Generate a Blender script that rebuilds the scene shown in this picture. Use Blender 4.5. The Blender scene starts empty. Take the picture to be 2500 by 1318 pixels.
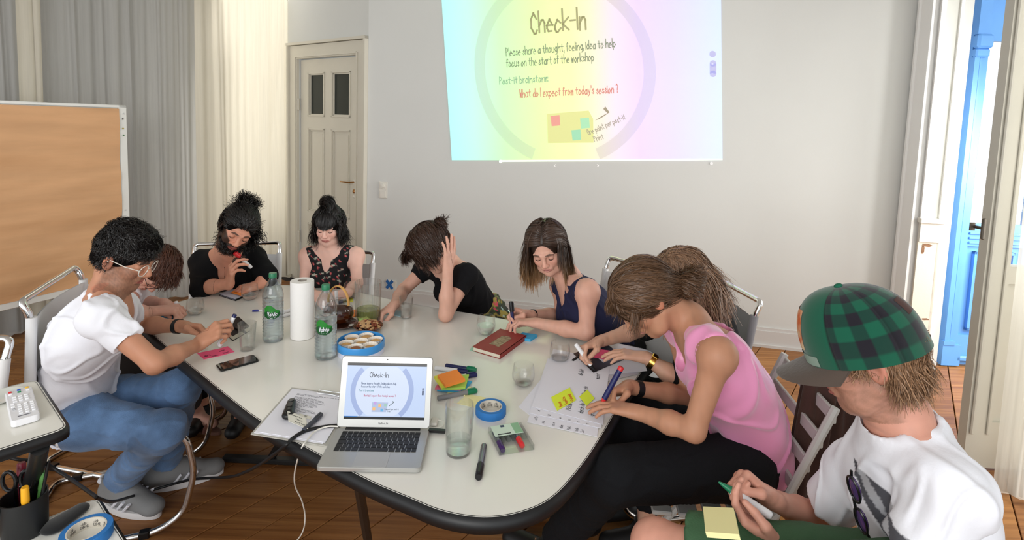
import bpy, math, random
import numpy as np
from mathutils import Vector, Matrix
random.seed(7); RNG = np.random.default_rng(11)
S = bpy.context.scene
COL = S.collection
# ---------------------------------------------------------------- camera, sky, lights
FOC = 1300.0; CAMH = 1.72; PPX, PPY = 1250.0, 414.0
cd = bpy.data.cameras.new('camera'); cam = bpy.data.objects.new('camera', cd); COL.objects.link(cam)
CR = (Matrix.Rotation(math.radians(85.0), 3, 'X') @ Matrix.Rotation(math.radians(1.9), 3, 'Z'))
cam.matrix_world = Matrix.Translation((0, 0, CAMH)) @ CR.to_4x4()
cd.sensor_width = 36; cd.lens = FOC*36/2500; cd.shift_y = (PPY-659)/2500; cd.clip_start = .02
S.camera = cam
S.view_settings.view_transform = 'Standard'; S.view_settings.look = 'None'
S.view_settings.gamma = 1; S.view_settings.use_curve_mapping = False
S.view_settings.exposure = 0.47
S.cycles.max_bounces = 14; S.cycles.transparent_max_bounces = 24; S.cycles.transmission_bounces = 14
S.cycles.sample_clamp_indirect = 6; S.cycles.caustics_refractive = False; S.cycles.caustics_reflective = False
S.cycles.use_denoising = True
w = bpy.data.worlds.new('world'); S.world = w; w.use_nodes = True
w.node_tree.nodes['Background'].inputs[0].default_value = (.93, .97, 1, 1)
w.node_tree.nodes['Background'].inputs[1].default_value = 1.15
def area(name, loc, target, size, power, color=(1, 1, 1)):
    l = bpy.data.lights.new(name, 'AREA'); l.shape = 'RECTANGLE'; l.size, l.size_y = size
    l.energy = power; l.color = color
    o = bpy.data.objects.new(name, l); COL.objects.link(o); o.location = loc
    o.rotation_euler = (Vector(target)-Vector(loc)).to_track_quat('-Z', 'Y').to_euler()
    return o
area('window_daylight', (3.3, .9, 2.0), (0.2, 3.4, 1.0), (1.6, 2.4), 85, (1, .985, .96))
area('balcony_daylight', (4.0, 3.0, 1.6), (2.3, 3.2, 0), (.8, 1.4), 48, (1, .98, .94))
area('rear_fill', (-1.5, -2.4, 2.3), (-.6, 3.6, .9), (2.6, 1.8), 60, (1, .97, .93))  # added fill behind the camera to lift the room; no window stands there

area('curtain_backlight', (-2.75, 5.50, 1.9), (-1.3, 4.5, 1.5), (.8, 2.8), 11, (1, .98, .93))  # lamp added between wall and cream curtain so the cloth glows; no window built
def P(px, py, Y=None, z=None, X=None):
    r = CR @ Vector(((px-PPX)/FOC, -(py-PPY)/FOC, -1.0)); o = Vector((0, 0, CAMH))
    if z is not None: t = (z-o.z)/r.z
    elif Y is not None: t = Y/r.y
    else: t = X/r.x
    return o+r*t
def Pplane(px, py, pt, n):
    r = CR @ Vector(((px-PPX)/FOC, -(py-PPY)/FOC, -1.0)); o = Vector((0, 0, CAMH))
    n = Vector(n); t = (Vector(pt)-o).dot(n)/r.dot(n)
    return o+r*t
TZ = .74                                     # table top height
def T(px, py, dz=0.0): return P(px, py, z=TZ+dz)

# ---------------------------------------------------------------- materials
def lin(c):
    if max(c) > 1.001 or isinstance(c[0], int): c = [v/255 for v in c]
    return tuple(v/12.92 if v <= .04045 else ((v+.055)/1.055)**2.4 for v in c)
_mc = {}
def mat(name, col=(200, 200, 200), rough=.5, metal=0, spec=.5, bump=0, bscale=80, var=0, vscale=6, sheen=0, emit=None, es=1,
        trans=0, ior=1.45, alpha=1, coat=0, vcol=False, stretch=None, sss=0, col2=None):
    if name in _mc: return _mc[name]
    m = bpy.data.materials.new(name); m.use_nodes = True; nt = m.node_tree; b = nt.nodes['Principled BSDF']
    c = (*lin(col), 1)
    b.inputs['Base Color'].default_value = c; b.inputs['Roughness'].default_value = rough
    b.inputs['Metallic'].default_value = metal; b.inputs['Specular IOR Level'].default_value = spec
    b.inputs['Transmission Weight'].default_value = trans; b.inputs['IOR'].default_value = ior
    b.inputs['Alpha'].default_value = alpha; b.inputs['Coat Weight'].default_value = coat
    if sheen: b.inputs['Sheen Weight'].default_value = sheen
    if sss:
        b.inputs['Subsurface Weight'].default_value = sss; b.inputs['Subsurface Radius'].default_value = (1, .35, .2)
        b.inputs['Subsurface Scale'].default_value = .012
    if emit is not None:
        b.inputs['Emission Color'].default_value = (*lin(emit), 1); b.inputs['Emission Strength'].default_value = es
    tc = None
    def coord():
        nonlocal tc
        if tc is None:
            t = nt.nodes.new('ShaderNodeTexCoord'); mp = nt.nodes.new('ShaderNodeMapping')
            nt.links.new(t.outputs['Object'], mp.inputs[0])
            if stretch: mp.inputs['Scale'].default_value = stretch
            tc = mp.outputs[0]
        return tc
    cur = None
    if var or col2:
        n = nt.nodes.new('ShaderNodeTexNoise'); n.inputs['Scale'].default_value = vscale; n.inputs['Detail'].default_value = 5
        nt.links.new(coord(), n.inputs['Vector'])
        mx = nt.nodes.new('ShaderNodeMix'); mx.data_type = 'RGBA'
        c2 = lin(col2) if col2 else tuple(v*(1-var) for v in c[:3])
        mx.inputs[6].default_value = c; mx.inputs[7].default_value = (*c2, 1)
        rm = nt.nodes.new('ShaderNodeMapRange'); rm.inputs[1].default_value = .35; rm.inputs[2].default_value = .65
        nt.links.new(n.outputs[0], rm.inputs[0]); nt.links.new(rm.outputs[0], mx.inputs[0]); cur = mx.outputs[2]
        nt.links.new(cur, b.inputs['Base Color'])
    if vcol:
        a = nt.nodes.new('ShaderNodeVertexColor'); a.layer_name = 'Col'
        mx = nt.nodes.new('ShaderNodeMix'); mx.data_type = 'RGBA'; mx.blend_type = 'MULTIPLY'; mx.inputs[0].default_value = 1
        nt.links.new(a.outputs[0], mx.inputs[7])
        if cur: nt.links.new(cur, mx.inputs[6])
        else: mx.inputs[6].default_value = c
        nt.links.new(mx.outputs[2], b.inputs['Base Color'])
    if bump:
        n = nt.nodes.new('ShaderNodeTexNoise'); n.inputs['Scale'].default_value = bscale; n.inputs['Detail'].default_value = 4
        nt.links.new(coord(), n.inputs['Vector'])
        bp = nt.nodes.new('ShaderNodeBump'); bp.inputs['Strength'].default_value = bump; bp.inputs['Distance'].default_value = .004
        nt.links.new(n.outputs[0], bp.inputs['Height']); nt.links.new(bp.outputs[0], b.inputs['Normal'])
    _mc[name] = m
    return m
def thinglass(name, tint=(1, 1, 1), k=1.0, rough=.01, refr=0.0):
    """clear glass: see-through, mirror-like towards grazing angles"""
    m = bpy.data.materials.new(name); m.use_nodes = True; nt = m.node_tree; nt.nodes.clear()
    o = nt.nodes.new('ShaderNodeOutputMaterial'); t = nt.nodes.new('ShaderNodeBsdfTransparent'); g = nt.nodes.new('ShaderNodeBsdfGlossy')
    t.inputs[0].default_value = (*tint, 1); g.inputs['Roughness'].default_value = rough
    lw = nt.nodes.new('ShaderNodeLayerWeight'); lw.inputs[0].default_value = .5
    pw = nt.nodes.new('ShaderNodeMath'); pw.operation = 'POWER'; pw.inputs[1].default_value = 3.2; nt.links.new(lw.outputs['Facing'], pw.inputs[0])
    mu = nt.nodes.new('ShaderNodeMath'); mu.operation = 'MULTIPLY_ADD'; mu.inputs[1].default_value = .55*k; mu.inputs[2].default_value = .03*k; nt.links.new(pw.outputs[0], mu.inputs[0])
    last = t.outputs[0]
    if refr:
        r = nt.nodes.new('ShaderNodeBsdfGlass'); r.inputs['IOR'].default_value = 1.33; r.inputs['Roughness'].default_value = 0; mm = nt.nodes.new('ShaderNodeMixShader'); mm.inputs[0].default_value = refr
        nt.links.new(last, mm.inputs[1]); nt.links.new(r.outputs[0], mm.inputs[2]); last = mm.outputs[0]
    mx = nt.nodes.new('ShaderNodeMixShader'); nt.links.new(mu.outputs[0], mx.inputs[0]); nt.links.new(last, mx.inputs[1]); nt.links.new(g.outputs[0], mx.inputs[2]); nt.links.new(mx.outputs[0], o.inputs[0])
    return m
def sheer(name, col, tr=.35, alpha=.25):
    m = bpy.data.materials.new(name); m.use_nodes = True; nt = m.node_tree; nt.nodes.clear()
    o = nt.nodes.new('ShaderNodeOutputMaterial'); d = nt.nodes.new('ShaderNodeBsdfDiffuse'); t = nt.nodes.new('ShaderNodeBsdfTranslucent')
    a = nt.nodes.new('ShaderNodeBsdfTransparent'); m1 = nt.nodes.new('ShaderNodeMixShader'); m2 = nt.nodes.new('ShaderNodeMixShader')
    c = (*lin(col), 1)
    nz = nt.nodes.new('ShaderNodeTexNoise'); nz.inputs['Scale'].default_value = 2.2; nz.inputs['Detail'].default_value = 3
    tcn = nt.nodes.new('ShaderNodeTexCoord'); mp = nt.nodes.new('ShaderNodeMapping'); mp.inputs['Scale'].default_value = (40, 40, 1)
    nt.links.new(tcn.outputs['Object'], mp.inputs[0]); nt.links.new(mp.outputs[0], nz.inputs['Vector'])
    mx = nt.nodes.new('ShaderNodeMix'); mx.data_type = 'RGBA'; mx.inputs[6].default_value = c; mx.inputs[7].default_value = (*[v*.82 for v in c[:3]], 1)
    nt.links.new(nz.outputs[0], mx.inputs[0])
    nt.links.new(mx.outputs[2], d.inputs[0]); nt.links.new(mx.outputs[2], t.inputs[0])
    m1.inputs[0].default_value = tr; m2.inputs[0].default_value = alpha
    nt.links.new(d.outputs[0], m1.inputs[1]); nt.links.new(t.outputs[0], m1.inputs[2])
    nt.links.new(m1.outputs[0], m2.inputs[1]); nt.links.new(a.outputs[0], m2.inputs[2]); nt.links.new(m2.outputs[0], o.inputs[0])
    return m

# ---------------------------------------------------------------- mesh builder
def V3(*a): return np.array(a, dtype=float)
def nrm(v):
    v = np.asarray(v, float); return v/(np.linalg.norm(v)+1e-12)
class MB:
    def __init__(s): s.v = []; s.f = []; s.m = []; s.n = 0
    def add(s, v, f, mi=0, T=None):
        v = np.asarray(v, float).reshape(-1, 3)
        if T is not None:
            A = np.array(T); v = v @ A[:3, :3].T + A[:3, 3]
        s.v.append(v); k = s.n
        s.f += [[i+k for i in q] for q in f]; s.m += [mi]*len(f); s.n += len(v)
        return s
    def box(s, lo, hi, mi=0, T=None, bev=0):
        x0, y0, z0 = lo; x1, y1, z1 = hi
        if bev:
            b = min(bev, (x1-x0)*.49, (y1-y0)*.49, (z1-z0)*.49)
            vs = []; 
            for z, i in ((z0, b), (z0+b, 0), (z1-b, 0), (z1, b)):
                o = b if i == 0 else b
                for (cx, sx) in ((x0, 1), (x1, -1)):
                    pass
                j = i
                ring = [(x0+b+j*0, y0+j), (x1-b, y0+j), (x1-j, y0+b), (x1-j, y1-b), (x1-b, y1-j), (x0+b, y1-j), (x0+j, y1-b), (x0+j, y0+b)]
                if i:
                    ring = [(x0+b*1.3, y0+b), (x1-b*1.3, y0+b), (x1-b, y0+b*1.3), (x1-b, y1-b*1.3), (x1-b*1.3, y1-b), (x0+b*1.3, y1-b), (x0+b, y1-b*1.3), (x0+b, y0+b*1.3)]
                vs += [(x, y, z) for x, y in ring]
            f = [list(range(7, -1, -1)), list(range(24, 32))]
            for r in range(3):
                for k in range(8):
                    a = r*8+k; c = r*8+(k+1) % 8
                    f.append([a, c, c+8, a+8])
            return s.add(vs, f, mi, T)
        v = [(x0, y0, z0), (x1, y0, z0), (x1, y1, z0), (x0, y1, z0), (x0, y0, z1), (x1, y0, z1), (x1, y1, z1), (x0, y1, z1)]
        f = [(0, 3, 2, 1), (4, 5, 6, 7), (0, 1, 5, 4), (1, 2, 6, 5), (2, 3, 7, 6), (3, 0, 4, 7)]
        return s.add(v, f, mi, T)
    def lathe(s, prof, n=24, mi=0, T=None, closed=False):
        v = []; f = []
        for r, z in prof:
            for k in range(n):
                a = 2*math.pi*k/n; v.append((r*math.cos(a), r*math.sin(a), z))
        m = len(prof)
        for i in range(m-1 if not closed else m):
            for k in range(n):
                a = i*n+k; b = i*n+(k+1) % n; c = ((i+1) % m)*n
                f.append((a, b, c+(k+1) % n, c+k))
        if not closed:
            if prof[0][0] > 1e-6: f.append(tuple(range(n-1, -1, -1)))
            if prof[-1][0] > 1e-6: f.append(tuple((m-1)*n+k for k in range(n)))
        return s.add(v, f, mi, T)
    def tube(s, pts, r, n=8, mi=0, T=None, cap=True, flat=None, up=None):
        pts = [np.array(p, float) for p in pts]; rs = r if hasattr(r, '__len__') else [r]*len(pts)
        v = []; f = []
        t0 = nrm(pts[1]-pts[0]); u = np.array(up, float) if up is not None else (V3(0, 0, 1) if abs(t0[2]) < .9 else V3(1, 0, 0))
        for i, p in enumerate(pts):
            t = nrm((pts[min(i+1, len(pts)-1)]-pts[max(i-1, 0)]))
            a = np.cross(t, u); a = nrm(a) if np.linalg.norm(a) > 1e-4 else nrm(np.cross(t, V3(.3, .9, .2)))
            b = np.cross(a, t); u = b if up is None else u
            fl = 1 if flat is None else flat
            for k in range(n):
                q = 2*math.pi*k/n; v.append(p+rs[i]*(a*math.cos(q)+b*math.sin(q)*fl))
        for i in range(len(pts)-1):
            for k in range(n):
                f.append((i*n+k, i*n+(k+1) % n, (i+1)*n+(k+1) % n, (i+1)*n+k))
        if cap: f.append(tuple(range(n-1, -1, -1))); f.append(tuple((len(pts)-1)*n+k for k in range(n)))
        return s.add(v, f, mi, T)
    def prism(s, poly, z0, z1, mi=0, T=None):
        n = len(poly); v = [(x, y, z0) for x, y in poly]+[(x, y, z1) for x, y in poly]
        f = [tuple(range(n-1, -1, -1)), tuple(range(n, 2*n))]+[(k, (k+1) % n, n+(k+1) % n, n+k) for k in range(n)]
        return s.add(v, f, mi, T)
    def grid(s, G, mi=0, T=None, closeu=False):
        G = np.asarray(G, float); a, b = G.shape[:2]; f = []
        for i in range(a-1 if not closeu else a):
            for j in range(b-1):
                f.append((i*b+j, ((i+1) % a)*b+j, ((i+1) % a)*b+j+1, i*b+j+1))
        return s.add(G.reshape(-1, 3), f, mi, T)
    def ball(s, c, r, n=10, mi=0, T=None, R=None):
        c = np.array(c, float); r = np.array(r if hasattr(r, '__len__') else (r, r, r), float)
        m = n//2+1; v = []; f = []
        for i in range(m+1):
            ph = math.pi*i/m
            for k in range(n):
                q = 2*math.pi*k/n; v.append((math.sin(ph)*math.cos(q), math.sin(ph)*math.sin(q), math.cos(ph)))
        v = np.array(v)*r
        if R is not None: v = v @ np.array(R).T
        for i in range(m):
            for k in range(n):
                f.append((i*n+k, (i+1)*n+k, (i+1)*n+(k+1) % n, i*n+(k+1) % n))
        return s.add(v+c, f, mi, T)
    def build(s, name, mats, parent=None, smooth=False, world=True, **kw):
        v = np.concatenate(s.v)
        if parent is not None and world:
            Mi = np.array(PM[parent.name].inverted()); v = v @ Mi[:3, :3].T + Mi[:3, 3]
        me = bpy.data.meshes.new(name); me.from_pydata(v.tolist(), [], s.f)
        if not isinstance(mats, (list, tuple)): mats = [mats]
        for m in mats: me.materials.append(m)
        if len(mats) > 1: me.polygons.foreach_set('material_index', s.m)
        if smooth:
            me.polygons.foreach_set('use_smooth', [True]*len(s.f))
            if smooth != 'all':
                try: me.set_sharp_from_angle(angle=math.radians(40))
                except Exception: pass
        return link(name, me, parent, **kw)
PM = {}
def link(name, me, parent=None, label=None, cat=None, group=None, kind=None):
    o = bpy.data.objects.new(name, me); COL.objects.link(o)
    if parent is not None: o.parent = parent
    PM[o.name] = PM[parent.name] if parent is not None else Matrix.Identity(4)
    tag(o, label, cat, group, kind)
    return o
def tag(o, label=None, cat=None, group=None, kind=None):
    if label: o['label'] = label
    if cat: o['category'] = cat
    if group: o['group'] = group
    if kind: o['kind'] = kind
    return o
def thing(name, label, cat, loc=(0, 0, 0), rz=0, group=None, M=None):
    o = bpy.data.objects.new(name, None); COL.objects.link(o); o.empty_display_size = .05
    if M is None: M = Matrix.Translation(loc) @ Matrix.Rotation(rz, 4, 'Z')
    o.matrix_world = M; PM[o.name] = M.copy()
    tag(o, label, cat, group); return o
def frame(o, x=None, y=None, z=None):
    """4x4 with origin o; give y (main) and z hint."""
    o = np.array(o, float); y = nrm(y); x = nrm(np.cross(y, z)); z = np.cross(x, y)
    M = np.eye(4); M[:3, 0] = x; M[:3, 1] = y; M[:3, 2] = z; M[:3, 3] = o
    return M
def axis(p, q, hint=(0, 0, 1)):
    """4x4 whose Z runs p->q."""
    p = np.array(p, float); q = np.array(q, float); z = nrm(q-p); h = np.array(hint, float)
    if abs(z @ h) > .97: h = V3(1, 0, 0)
    x = nrm(np.cross(h, z)); y = np.cross(z, x)
    M = np.eye(4); M[:3, 0] = x; M[:3, 1] = y; M[:3, 2] = z; M[:3, 3] = p
    return M
def flatM(p0, p1, z=None):
    """frame on table: origin p0, X towards p1, Z up."""
    p0 = Vector(p0); p1 = Vector(p1)
    if z is not None: p0.z = z; p1.z = z
    a = math.atan2(p1.y-p0.y, p1.x-p0.x)
    return Matrix.Translation(p0) @ Matrix.Rotation(a, 4, 'Z')
def fillet(pts, r, n=5, closed=False):
    pts = [np.array(p, float) for p in pts]; out = []
    N = len(pts)
    for i, p in enumerate(pts):
        if not closed and i in (0, N-1): out.append(p); continue
        a = pts[(i-1) % N]; b = pts[(i+1) % N]
        rr = min(r, np.linalg.norm(a-p)*.49, np.linalg.norm(b-p)*.49)
        A = p+nrm(a-p)*rr; B = p+nrm(b-p)*rr
        for k in range(n+1):
            t = k/n; out.append((1-t)**2*A+2*t*(1-t)*p+t*t*B)
    return out
def spline(pts, n=6, closed=False):
    pts = [np.array(p, float) for p in pts]; N = len(pts); out = []
    rng = range(N if closed else N-1)
    for i in rng:
        g = (lambda k: pts[k % N]) if closed else (lambda k: pts[min(max(k, 0), N-1)])
        p0, p1, p2, p3 = g(i-1), g(i), g(i+1), g(i+2)
        for k in range(n):
            t = k/n
            out.append(.5*((2*p1)+(-p0+p2)*t+(2*p0-5*p1+4*p2-p3)*t*t+(-p0+3*p1-3*p2+p3)*t**3))
    if not closed: out.append(pts[-1])
    return out
def copytree(root, M, label=None, group=None):
    c = root.copy(); COL.objects.link(c); c.matrix_world = M; PM[c.name] = M.copy()
    if label: c['label'] = label
    if group: c['group'] = group
    for ch in list(root.children):
        d = ch.copy(); COL.objects.link(d); d.parent = c
        for g in list(ch.children):
            e = g.copy(); COL.objects.link(e); e.parent = d
    return c

# ---------------------------------------------------------------- hand lettering (baseline 2, x-height 6, caps 9)
GL = {'A': '02 29 42|15 35', 'B': '02 09 28 37 26 06|26 44 33 22 02', 'C': '47 38 29 18 07 04 13 22 32 43', 'D': '02 09 28 46 44 33 02',
 'E': '42 02 09 49|06 36', 'G': '47 29 07 04 22 43 45 25', 'I': '02 09', 'J': '19 49|39 33 22 03', 'K': '02 09|49 05 42', 'M': '02 09 25 49 42', 'N': '02 09 42 49',
 'O': '29 07 04 22 44 47 29', 'P': '02 09 38 47 36 05', 'R': '02 09 38 47 36 05 42', 'S': '48 29 18 07 16 35 44 33 22 03', 'T': '09 49|29 22', 'V': '09 22 49',
 'W': '09 12 26 32 49', 'Z': '09 49 02 42', 'a': '45 26 15 04 03 12 22 43|46 42', 'b': '09 02 22 33 44 35 26 05', 'c': '45 26 15 04 03 12 22 43', 'd': '44 26 15 04 03 12 22 43|49 42',
 'e': '04 44 35 26 15 04 03 12 32', 'f': '38 29 18 12|06 36', 'g': '45 26 15 04 13 22 43|46 41 30 10', 'h': '09 02|04 26 36 45 42', 'i': '06 02|08 07', 'j': '26 21 10|28 27',
 'k': '09 02|46 04 42', 'l': '09 02', 'm': '06 02|04 16 25 22|24 36 45 42', 'n': '06 02|04 26 36 45 42', 'o': '26 15 04 03 12 22 33 44 35 26', 'p': '06 00|05 26 35 44 33 22 03',
 'q': '45 26 04 22 43|46 40', 'r': '06 02|04 26 36', 's': '35 26 15 24 33 22 03', 't': '28 23 32|06 46', 'u': '06 03 12 22 43|46 42', 'v': '06 22 46', 'w': '06 12 25 32 46',
 'x': '06 42|46 02', 'y': '06 23|46 21 00', 'z': '06 46 02 42', ',': '03 01', '.': '02 03', "'": '09 07', '?': '08 19 28 37 25 24|22 23', '-': '05 35', '+': '05 45|27 23',
 ':': '02 03|05 06', '<': '36 04 32', '>': '06 34 02', 'ß': '02 08 29 38 26 44 33 22', '/': '02 49', '1': '07 29 22', '2': '08 29 47 02 42', '3': '09 49 26 44 22 02', '0': '29 07 04 22 44 47 29', '5': '49 09 06 36 44 22 02', '7': '09 49 12', '8': '26 08 29 48 26 04 22 44 26'}
def lettering(mb, text, f, size=1., wgt=.08, xs=.6, mi=0, thick=.0, jit=.0, shear=0):
    """f(u,v)->(point, normal); size = cap height."""
    k = size/7.0; x = 0.0; rr = random.Random(len(text)*7+3)
    for ch in text:
        if ch == ' ': x += 3.0*k*xs; continue
        g = GL.get(ch)
        if g is None: g = '02 06'
        wd = 0; dy = rr.uniform(-jit, jit)*k
        for st in g.split('|'):
            pts = [(int(a[0]), int(a[1])) for a in st.split()]
            wd = max(wd, max(p[0] for p in pts))
            pl = [(x+p[0]*k*xs+shear*(p[1]-2)*k, (p[1]-2)*k+dy) for p in pts]
            w2 = size*wgt*.5
            for i in range(len(pl)-1):
                a = np.array(pl[i]); b = np.array(pl[i+1]); d = b-a; L = np.linalg.norm(d)
                if L < 1e-9: continue
                d /= L; n = np.array((-d[1], d[0])); a = a-d*w2*.7; b = b+d*w2*.7
                q = [a-n*w2*.75, b-n*w2*.75, b+d*w2*.4, b+n*w2*.75, a+n*w2*.75, a-d*w2*.4]
                mb.add([f(*p) for p in q], [(0, 1, 2, 3, 4, 5)], mi)
        x += (wd+1.7)*k*xs
    return x
def textw(text, size, xs=.6):
    x = 0; k = size/7
    for ch in text:
        if ch == ' ': x += 3*k*xs; continue
        x += (max(int(a[0]) for st in GL.get(ch, '02').split('|') for a in st.split())+1.7)*k*xs
    return x
def planef(M):
    A = np.array(M)
    return lambda u, v: A[:3, 3]+A[:3, 0]*u+A[:3, 1]*v
# ---------------------------------------------------------------- implicit bodies (surface nets)
class Field:
    def __init__(s): s.p = []
    def cap(s, a, b, ra, rb=None, k=.02, sq=None, flat=(0, 0), op='u'):
        rb = ra if rb is None else rb
        s.p.append(('c', V3(*a), V3(*b), ra, rb, k, sq, flat, op)); return s
    def ell(s, c, r, R=None, k=.02, op='u', cut=None):
        s.p.append(('e', V3(*c), np.array(r, float)*np.ones(3), np.eye(3) if R is None else np.array(R, float), k, cut, None, None, op)); return s
    def bounds(s):
        lo = V3(9, 9, 9); hi = -lo
        for q in s.p:
            if q[-1] != 'u': continue
            l, h = s.bb(q); lo = np.minimum(lo, l); hi = np.maximum(hi, h)
        return lo, hi
    def bb(s, q):
        if q[0] == 'c':
            r = max(q[3], q[4]); return np.minimum(q[1], q[2])-r, np.maximum(q[1], q[2])+r
        e = np.sqrt(((q[3]*q[2][None, :])**2).sum(1)); return q[1]-e, q[1]+e
    def grid(s, lo, hi, vox):
        n = np.maximum(np.ceil((hi-lo)/vox).astype(int)+1, 2)
        ax = [(lo[i]+np.arange(n[i])*vox).astype(np.float32) for i in range(3)]
        V = np.full(n, .06, np.float32)
        for q in s.p:
            k = q[5] if q[0] == 'c' else q[4]
            l, h = s.bb(q); m = k+3*vox
            i0 = np.clip(np.floor((l-m-lo)/vox).astype(int), 0, n); i1 = np.clip(np.ceil((h+m-lo)/vox).astype(int)+1, 0, n)
            if (i1 <= i0).any(): continue
            sl = tuple(slice(a, b) for a, b in zip(i0, i1))
            X = ax[0][sl[0]][:, None, None]; Y = ax[1][sl[1]][None, :, None]; Z = ax[2][sl[2]][None, None, :]
            if q[0] == 'c':
                a, b, ra, rb, sq, flat = q[1], q[2], q[3], q[4], q[6], q[7]
                d = b-a; L2 = max(float(d@d), 1e-9)
                px, py, pz = X-a[0], Y-a[1], Z-a[2]
                t = (px*d[0]+py*d[1]+pz*d[2])/L2; tc = np.clip(t, 0, 1)
                qx, qy, qz = px-tc*d[0], py-tc*d[1], pz-tc*d[2]
                D2 = qx*qx+qy*qy+qz*qz
                if sq is not None:
                    nn, f = sq; dn = qx*nn[0]+qy*nn[1]+qz*nn[2]; D2 = D2+(f*f-1)*dn*dn
                D = np.sqrt(D2)-(ra+tc*(rb-ra))
                L = math.sqrt(L2)
                if flat[0]: D = np.maximum(D, -t*L)
                if flat[1]: D = np.maximum(D, (t-1)*L)
            else:
                c, r, R, cut = q[1], q[2], q[3], q[5]
                px, py, pz = X-c[0], Y-c[1], Z-c[2]
                u = [(px*R[0, j]+py*R[1, j]+pz*R[2, j])/r[j] for j in range(3)]
                D = (np.sqrt(u[0]**2+u[1]**2+u[2]**2)-1)*float(min(r))
                if cut is not None:
                    for (o, nv) in cut: D = np.maximum(D, (X-o[0])*nv[0]+(Y-o[1])*nv[1]+(Z-o[2])*nv[2])
            A = V[sl]
            if q[-1] == 'u':
                if k > 0:
                    hh = np.clip(k-np.abs(A-D), 0, None)/k; V[sl] = np.minimum(A, D)-hh*hh*k*.25
                else: V[sl] = np.minimum(A, D)
            else:
                D = -D
                if k > 0:
                    hh = np.clip(k-np.abs(A-D), 0, None)/k; V[sl] = np.maximum(A, D)+hh*hh*k*.25
                else: V[sl] = np.maximum(A, D)
        return V
    def mesh(s, vox, lo=None, hi=None):
        if lo is None:
            lo, hi = s.bounds(); lo = lo-3*vox; hi = hi+3*vox
        V = s.grid(np.array(lo, float), np.array(hi, float), vox)
        return snets(V, np.array(lo, float), vox)
def snets(V, lo, vox):
    sgn = V < 0
    c = np.zeros(np.array(V.shape)-1, np.int8)
    for i in (0, 1):
        for j in (0, 1):
            for k in (0, 1):
                c += sgn[i:V.shape[0]-1+i, j:V.shape[1]-1+j, k:V.shape[2]-1+k]
    act = (c > 0) & (c < 8); idx = np.argwhere(act)
    if len(idx) == 0: return np.zeros((0, 3)), np.zeros((0, 4), int)
    num = np.full(act.shape, -1, np.int64); num[act] = np.arange(len(idx))
    off = np.array([(i, j, k) for i in (0, 1) for j in (0, 1) for k in (0, 1)])
    vals = np.stack([V[idx[:, 0]+o[0], idx[:, 1]+o[1], idx[:, 2]+o[2]] for o in off], 1)
    acc = np.zeros((len(idx), 3)); cnt = np.zeros(len(idx))
    for a in range(8):
        for b in range(a+1, 8):
            if np.abs(off[a]-off[b]).sum() != 1: continue
            va, vb = vals[:, a], vals[:, b]; x = (va < 0) != (vb < 0)
            t = np.where(x, va/(va-vb+1e-12), 0)
            acc += np.where(x[:, None], off[a]+t[:, None]*(off[b]-off[a]), 0); cnt += x
    pts = lo+(idx+acc/cnt[:, None])*vox
    F = []
    for ax in range(3):
        A = [slice(None)]*3; B = [slice(None)]*3; A[ax] = slice(0, -1); B[ax] = slice(1, None)
        o1, o2 = (ax+1) % 3, (ax+2) % 3
        for q in (A, B): q[o1] = slice(1, -1); q[o2] = slice(1, -1)
        s0 = sgn[tuple(A)]; s1 = sgn[tuple(B)]; ch = np.argwhere(s0 != s1)
        if len(ch) == 0: continue
        e = ch.copy(); e[:, o1] += 1; e[:, o2] += 1
        inside0 = s0[tuple(ch.T)]
        def cell(d1, d2):
            g = e.copy(); g[:, o1] -= d1; g[:, o2] -= d2; return num[tuple(g.T)]
        q = np.stack([cell(1, 1), cell(0, 1), cell(0, 0), cell(1, 0)], 1)
        q[~inside0] = q[~inside0][:, ::-1]
        F.append(q)
    return pts, np.concatenate(F) if F else np.zeros((0, 4), int)
def npmesh(name, v, f, mats, parent, cols=None, smooth=True, disp=None, mi=None, **kw):
    v = np.asarray(v, float)
    me = bpy.data.meshes.new(name)
    def fill(vv):
        me.vertices.foreach_set('co', vv.astype(np.float32).ravel())
    me.vertices.add(len(v)); me.loops.add(f.size); me.polygons.add(len(f))
    k = f.shape[1]
    me.loops.foreach_set('vertex_index', f.ravel().astype(np.int32))
    me.polygons.foreach_set('loop_start', np.arange(0, f.size, k, dtype=np.int32))
    fill(v); me.update(calc_edges=True)
    if disp is not None:
        N = np.zeros(len(v)*3, np.float32); me.vertices.foreach_get('normal', N); N = N.reshape(-1, 3)
        v = v+N*disp(v)[:, None]
    if cols is not None:
        a = me.color_attributes.new('Col', 'FLOAT_COLOR', 'POINT')
        c4 = np.ones((len(v), 4), np.float32); c4[:, :3] = cols; a.data.foreach_set('color', c4.ravel())
    if parent is not None:
        Mi = np.array(PM[parent.name].inverted()); v = v @ Mi[:3, :3].T + Mi[:3, 3]
    fill(v); me.update()
    if smooth: me.polygons.foreach_set('use_smooth', np.ones(len(f), bool))
    if not isinstance(mats, (list, tuple)): mats = [mats]
    for m in mats: me.materials.append(m)
    if mi is not None: me.polygons.foreach_set('material_index', mi.astype(np.int32))
    return link(name, me, parent, **kw)
def snoise(p, sc, seed=0, octs=4, stretch=None):
    r = np.random.default_rng(seed); q = p*sc
    if stretch is not None: q = q*np.array(stretch)
    out = np.zeros(len(p)); a = 1.0
    for o in range(octs):
        K = r.normal(size=(3, 3)); ph = r.uniform(0, 6.3, 3)
        w_ = np.sin(q@K[0]+ph[0]+1.5*np.sin(q@K[1]*.8+ph[1]))*np.sin(q@K[2]*.7+ph[2])
        out += a*w_; a *= .55; q = q*1.9
    return out
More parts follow.
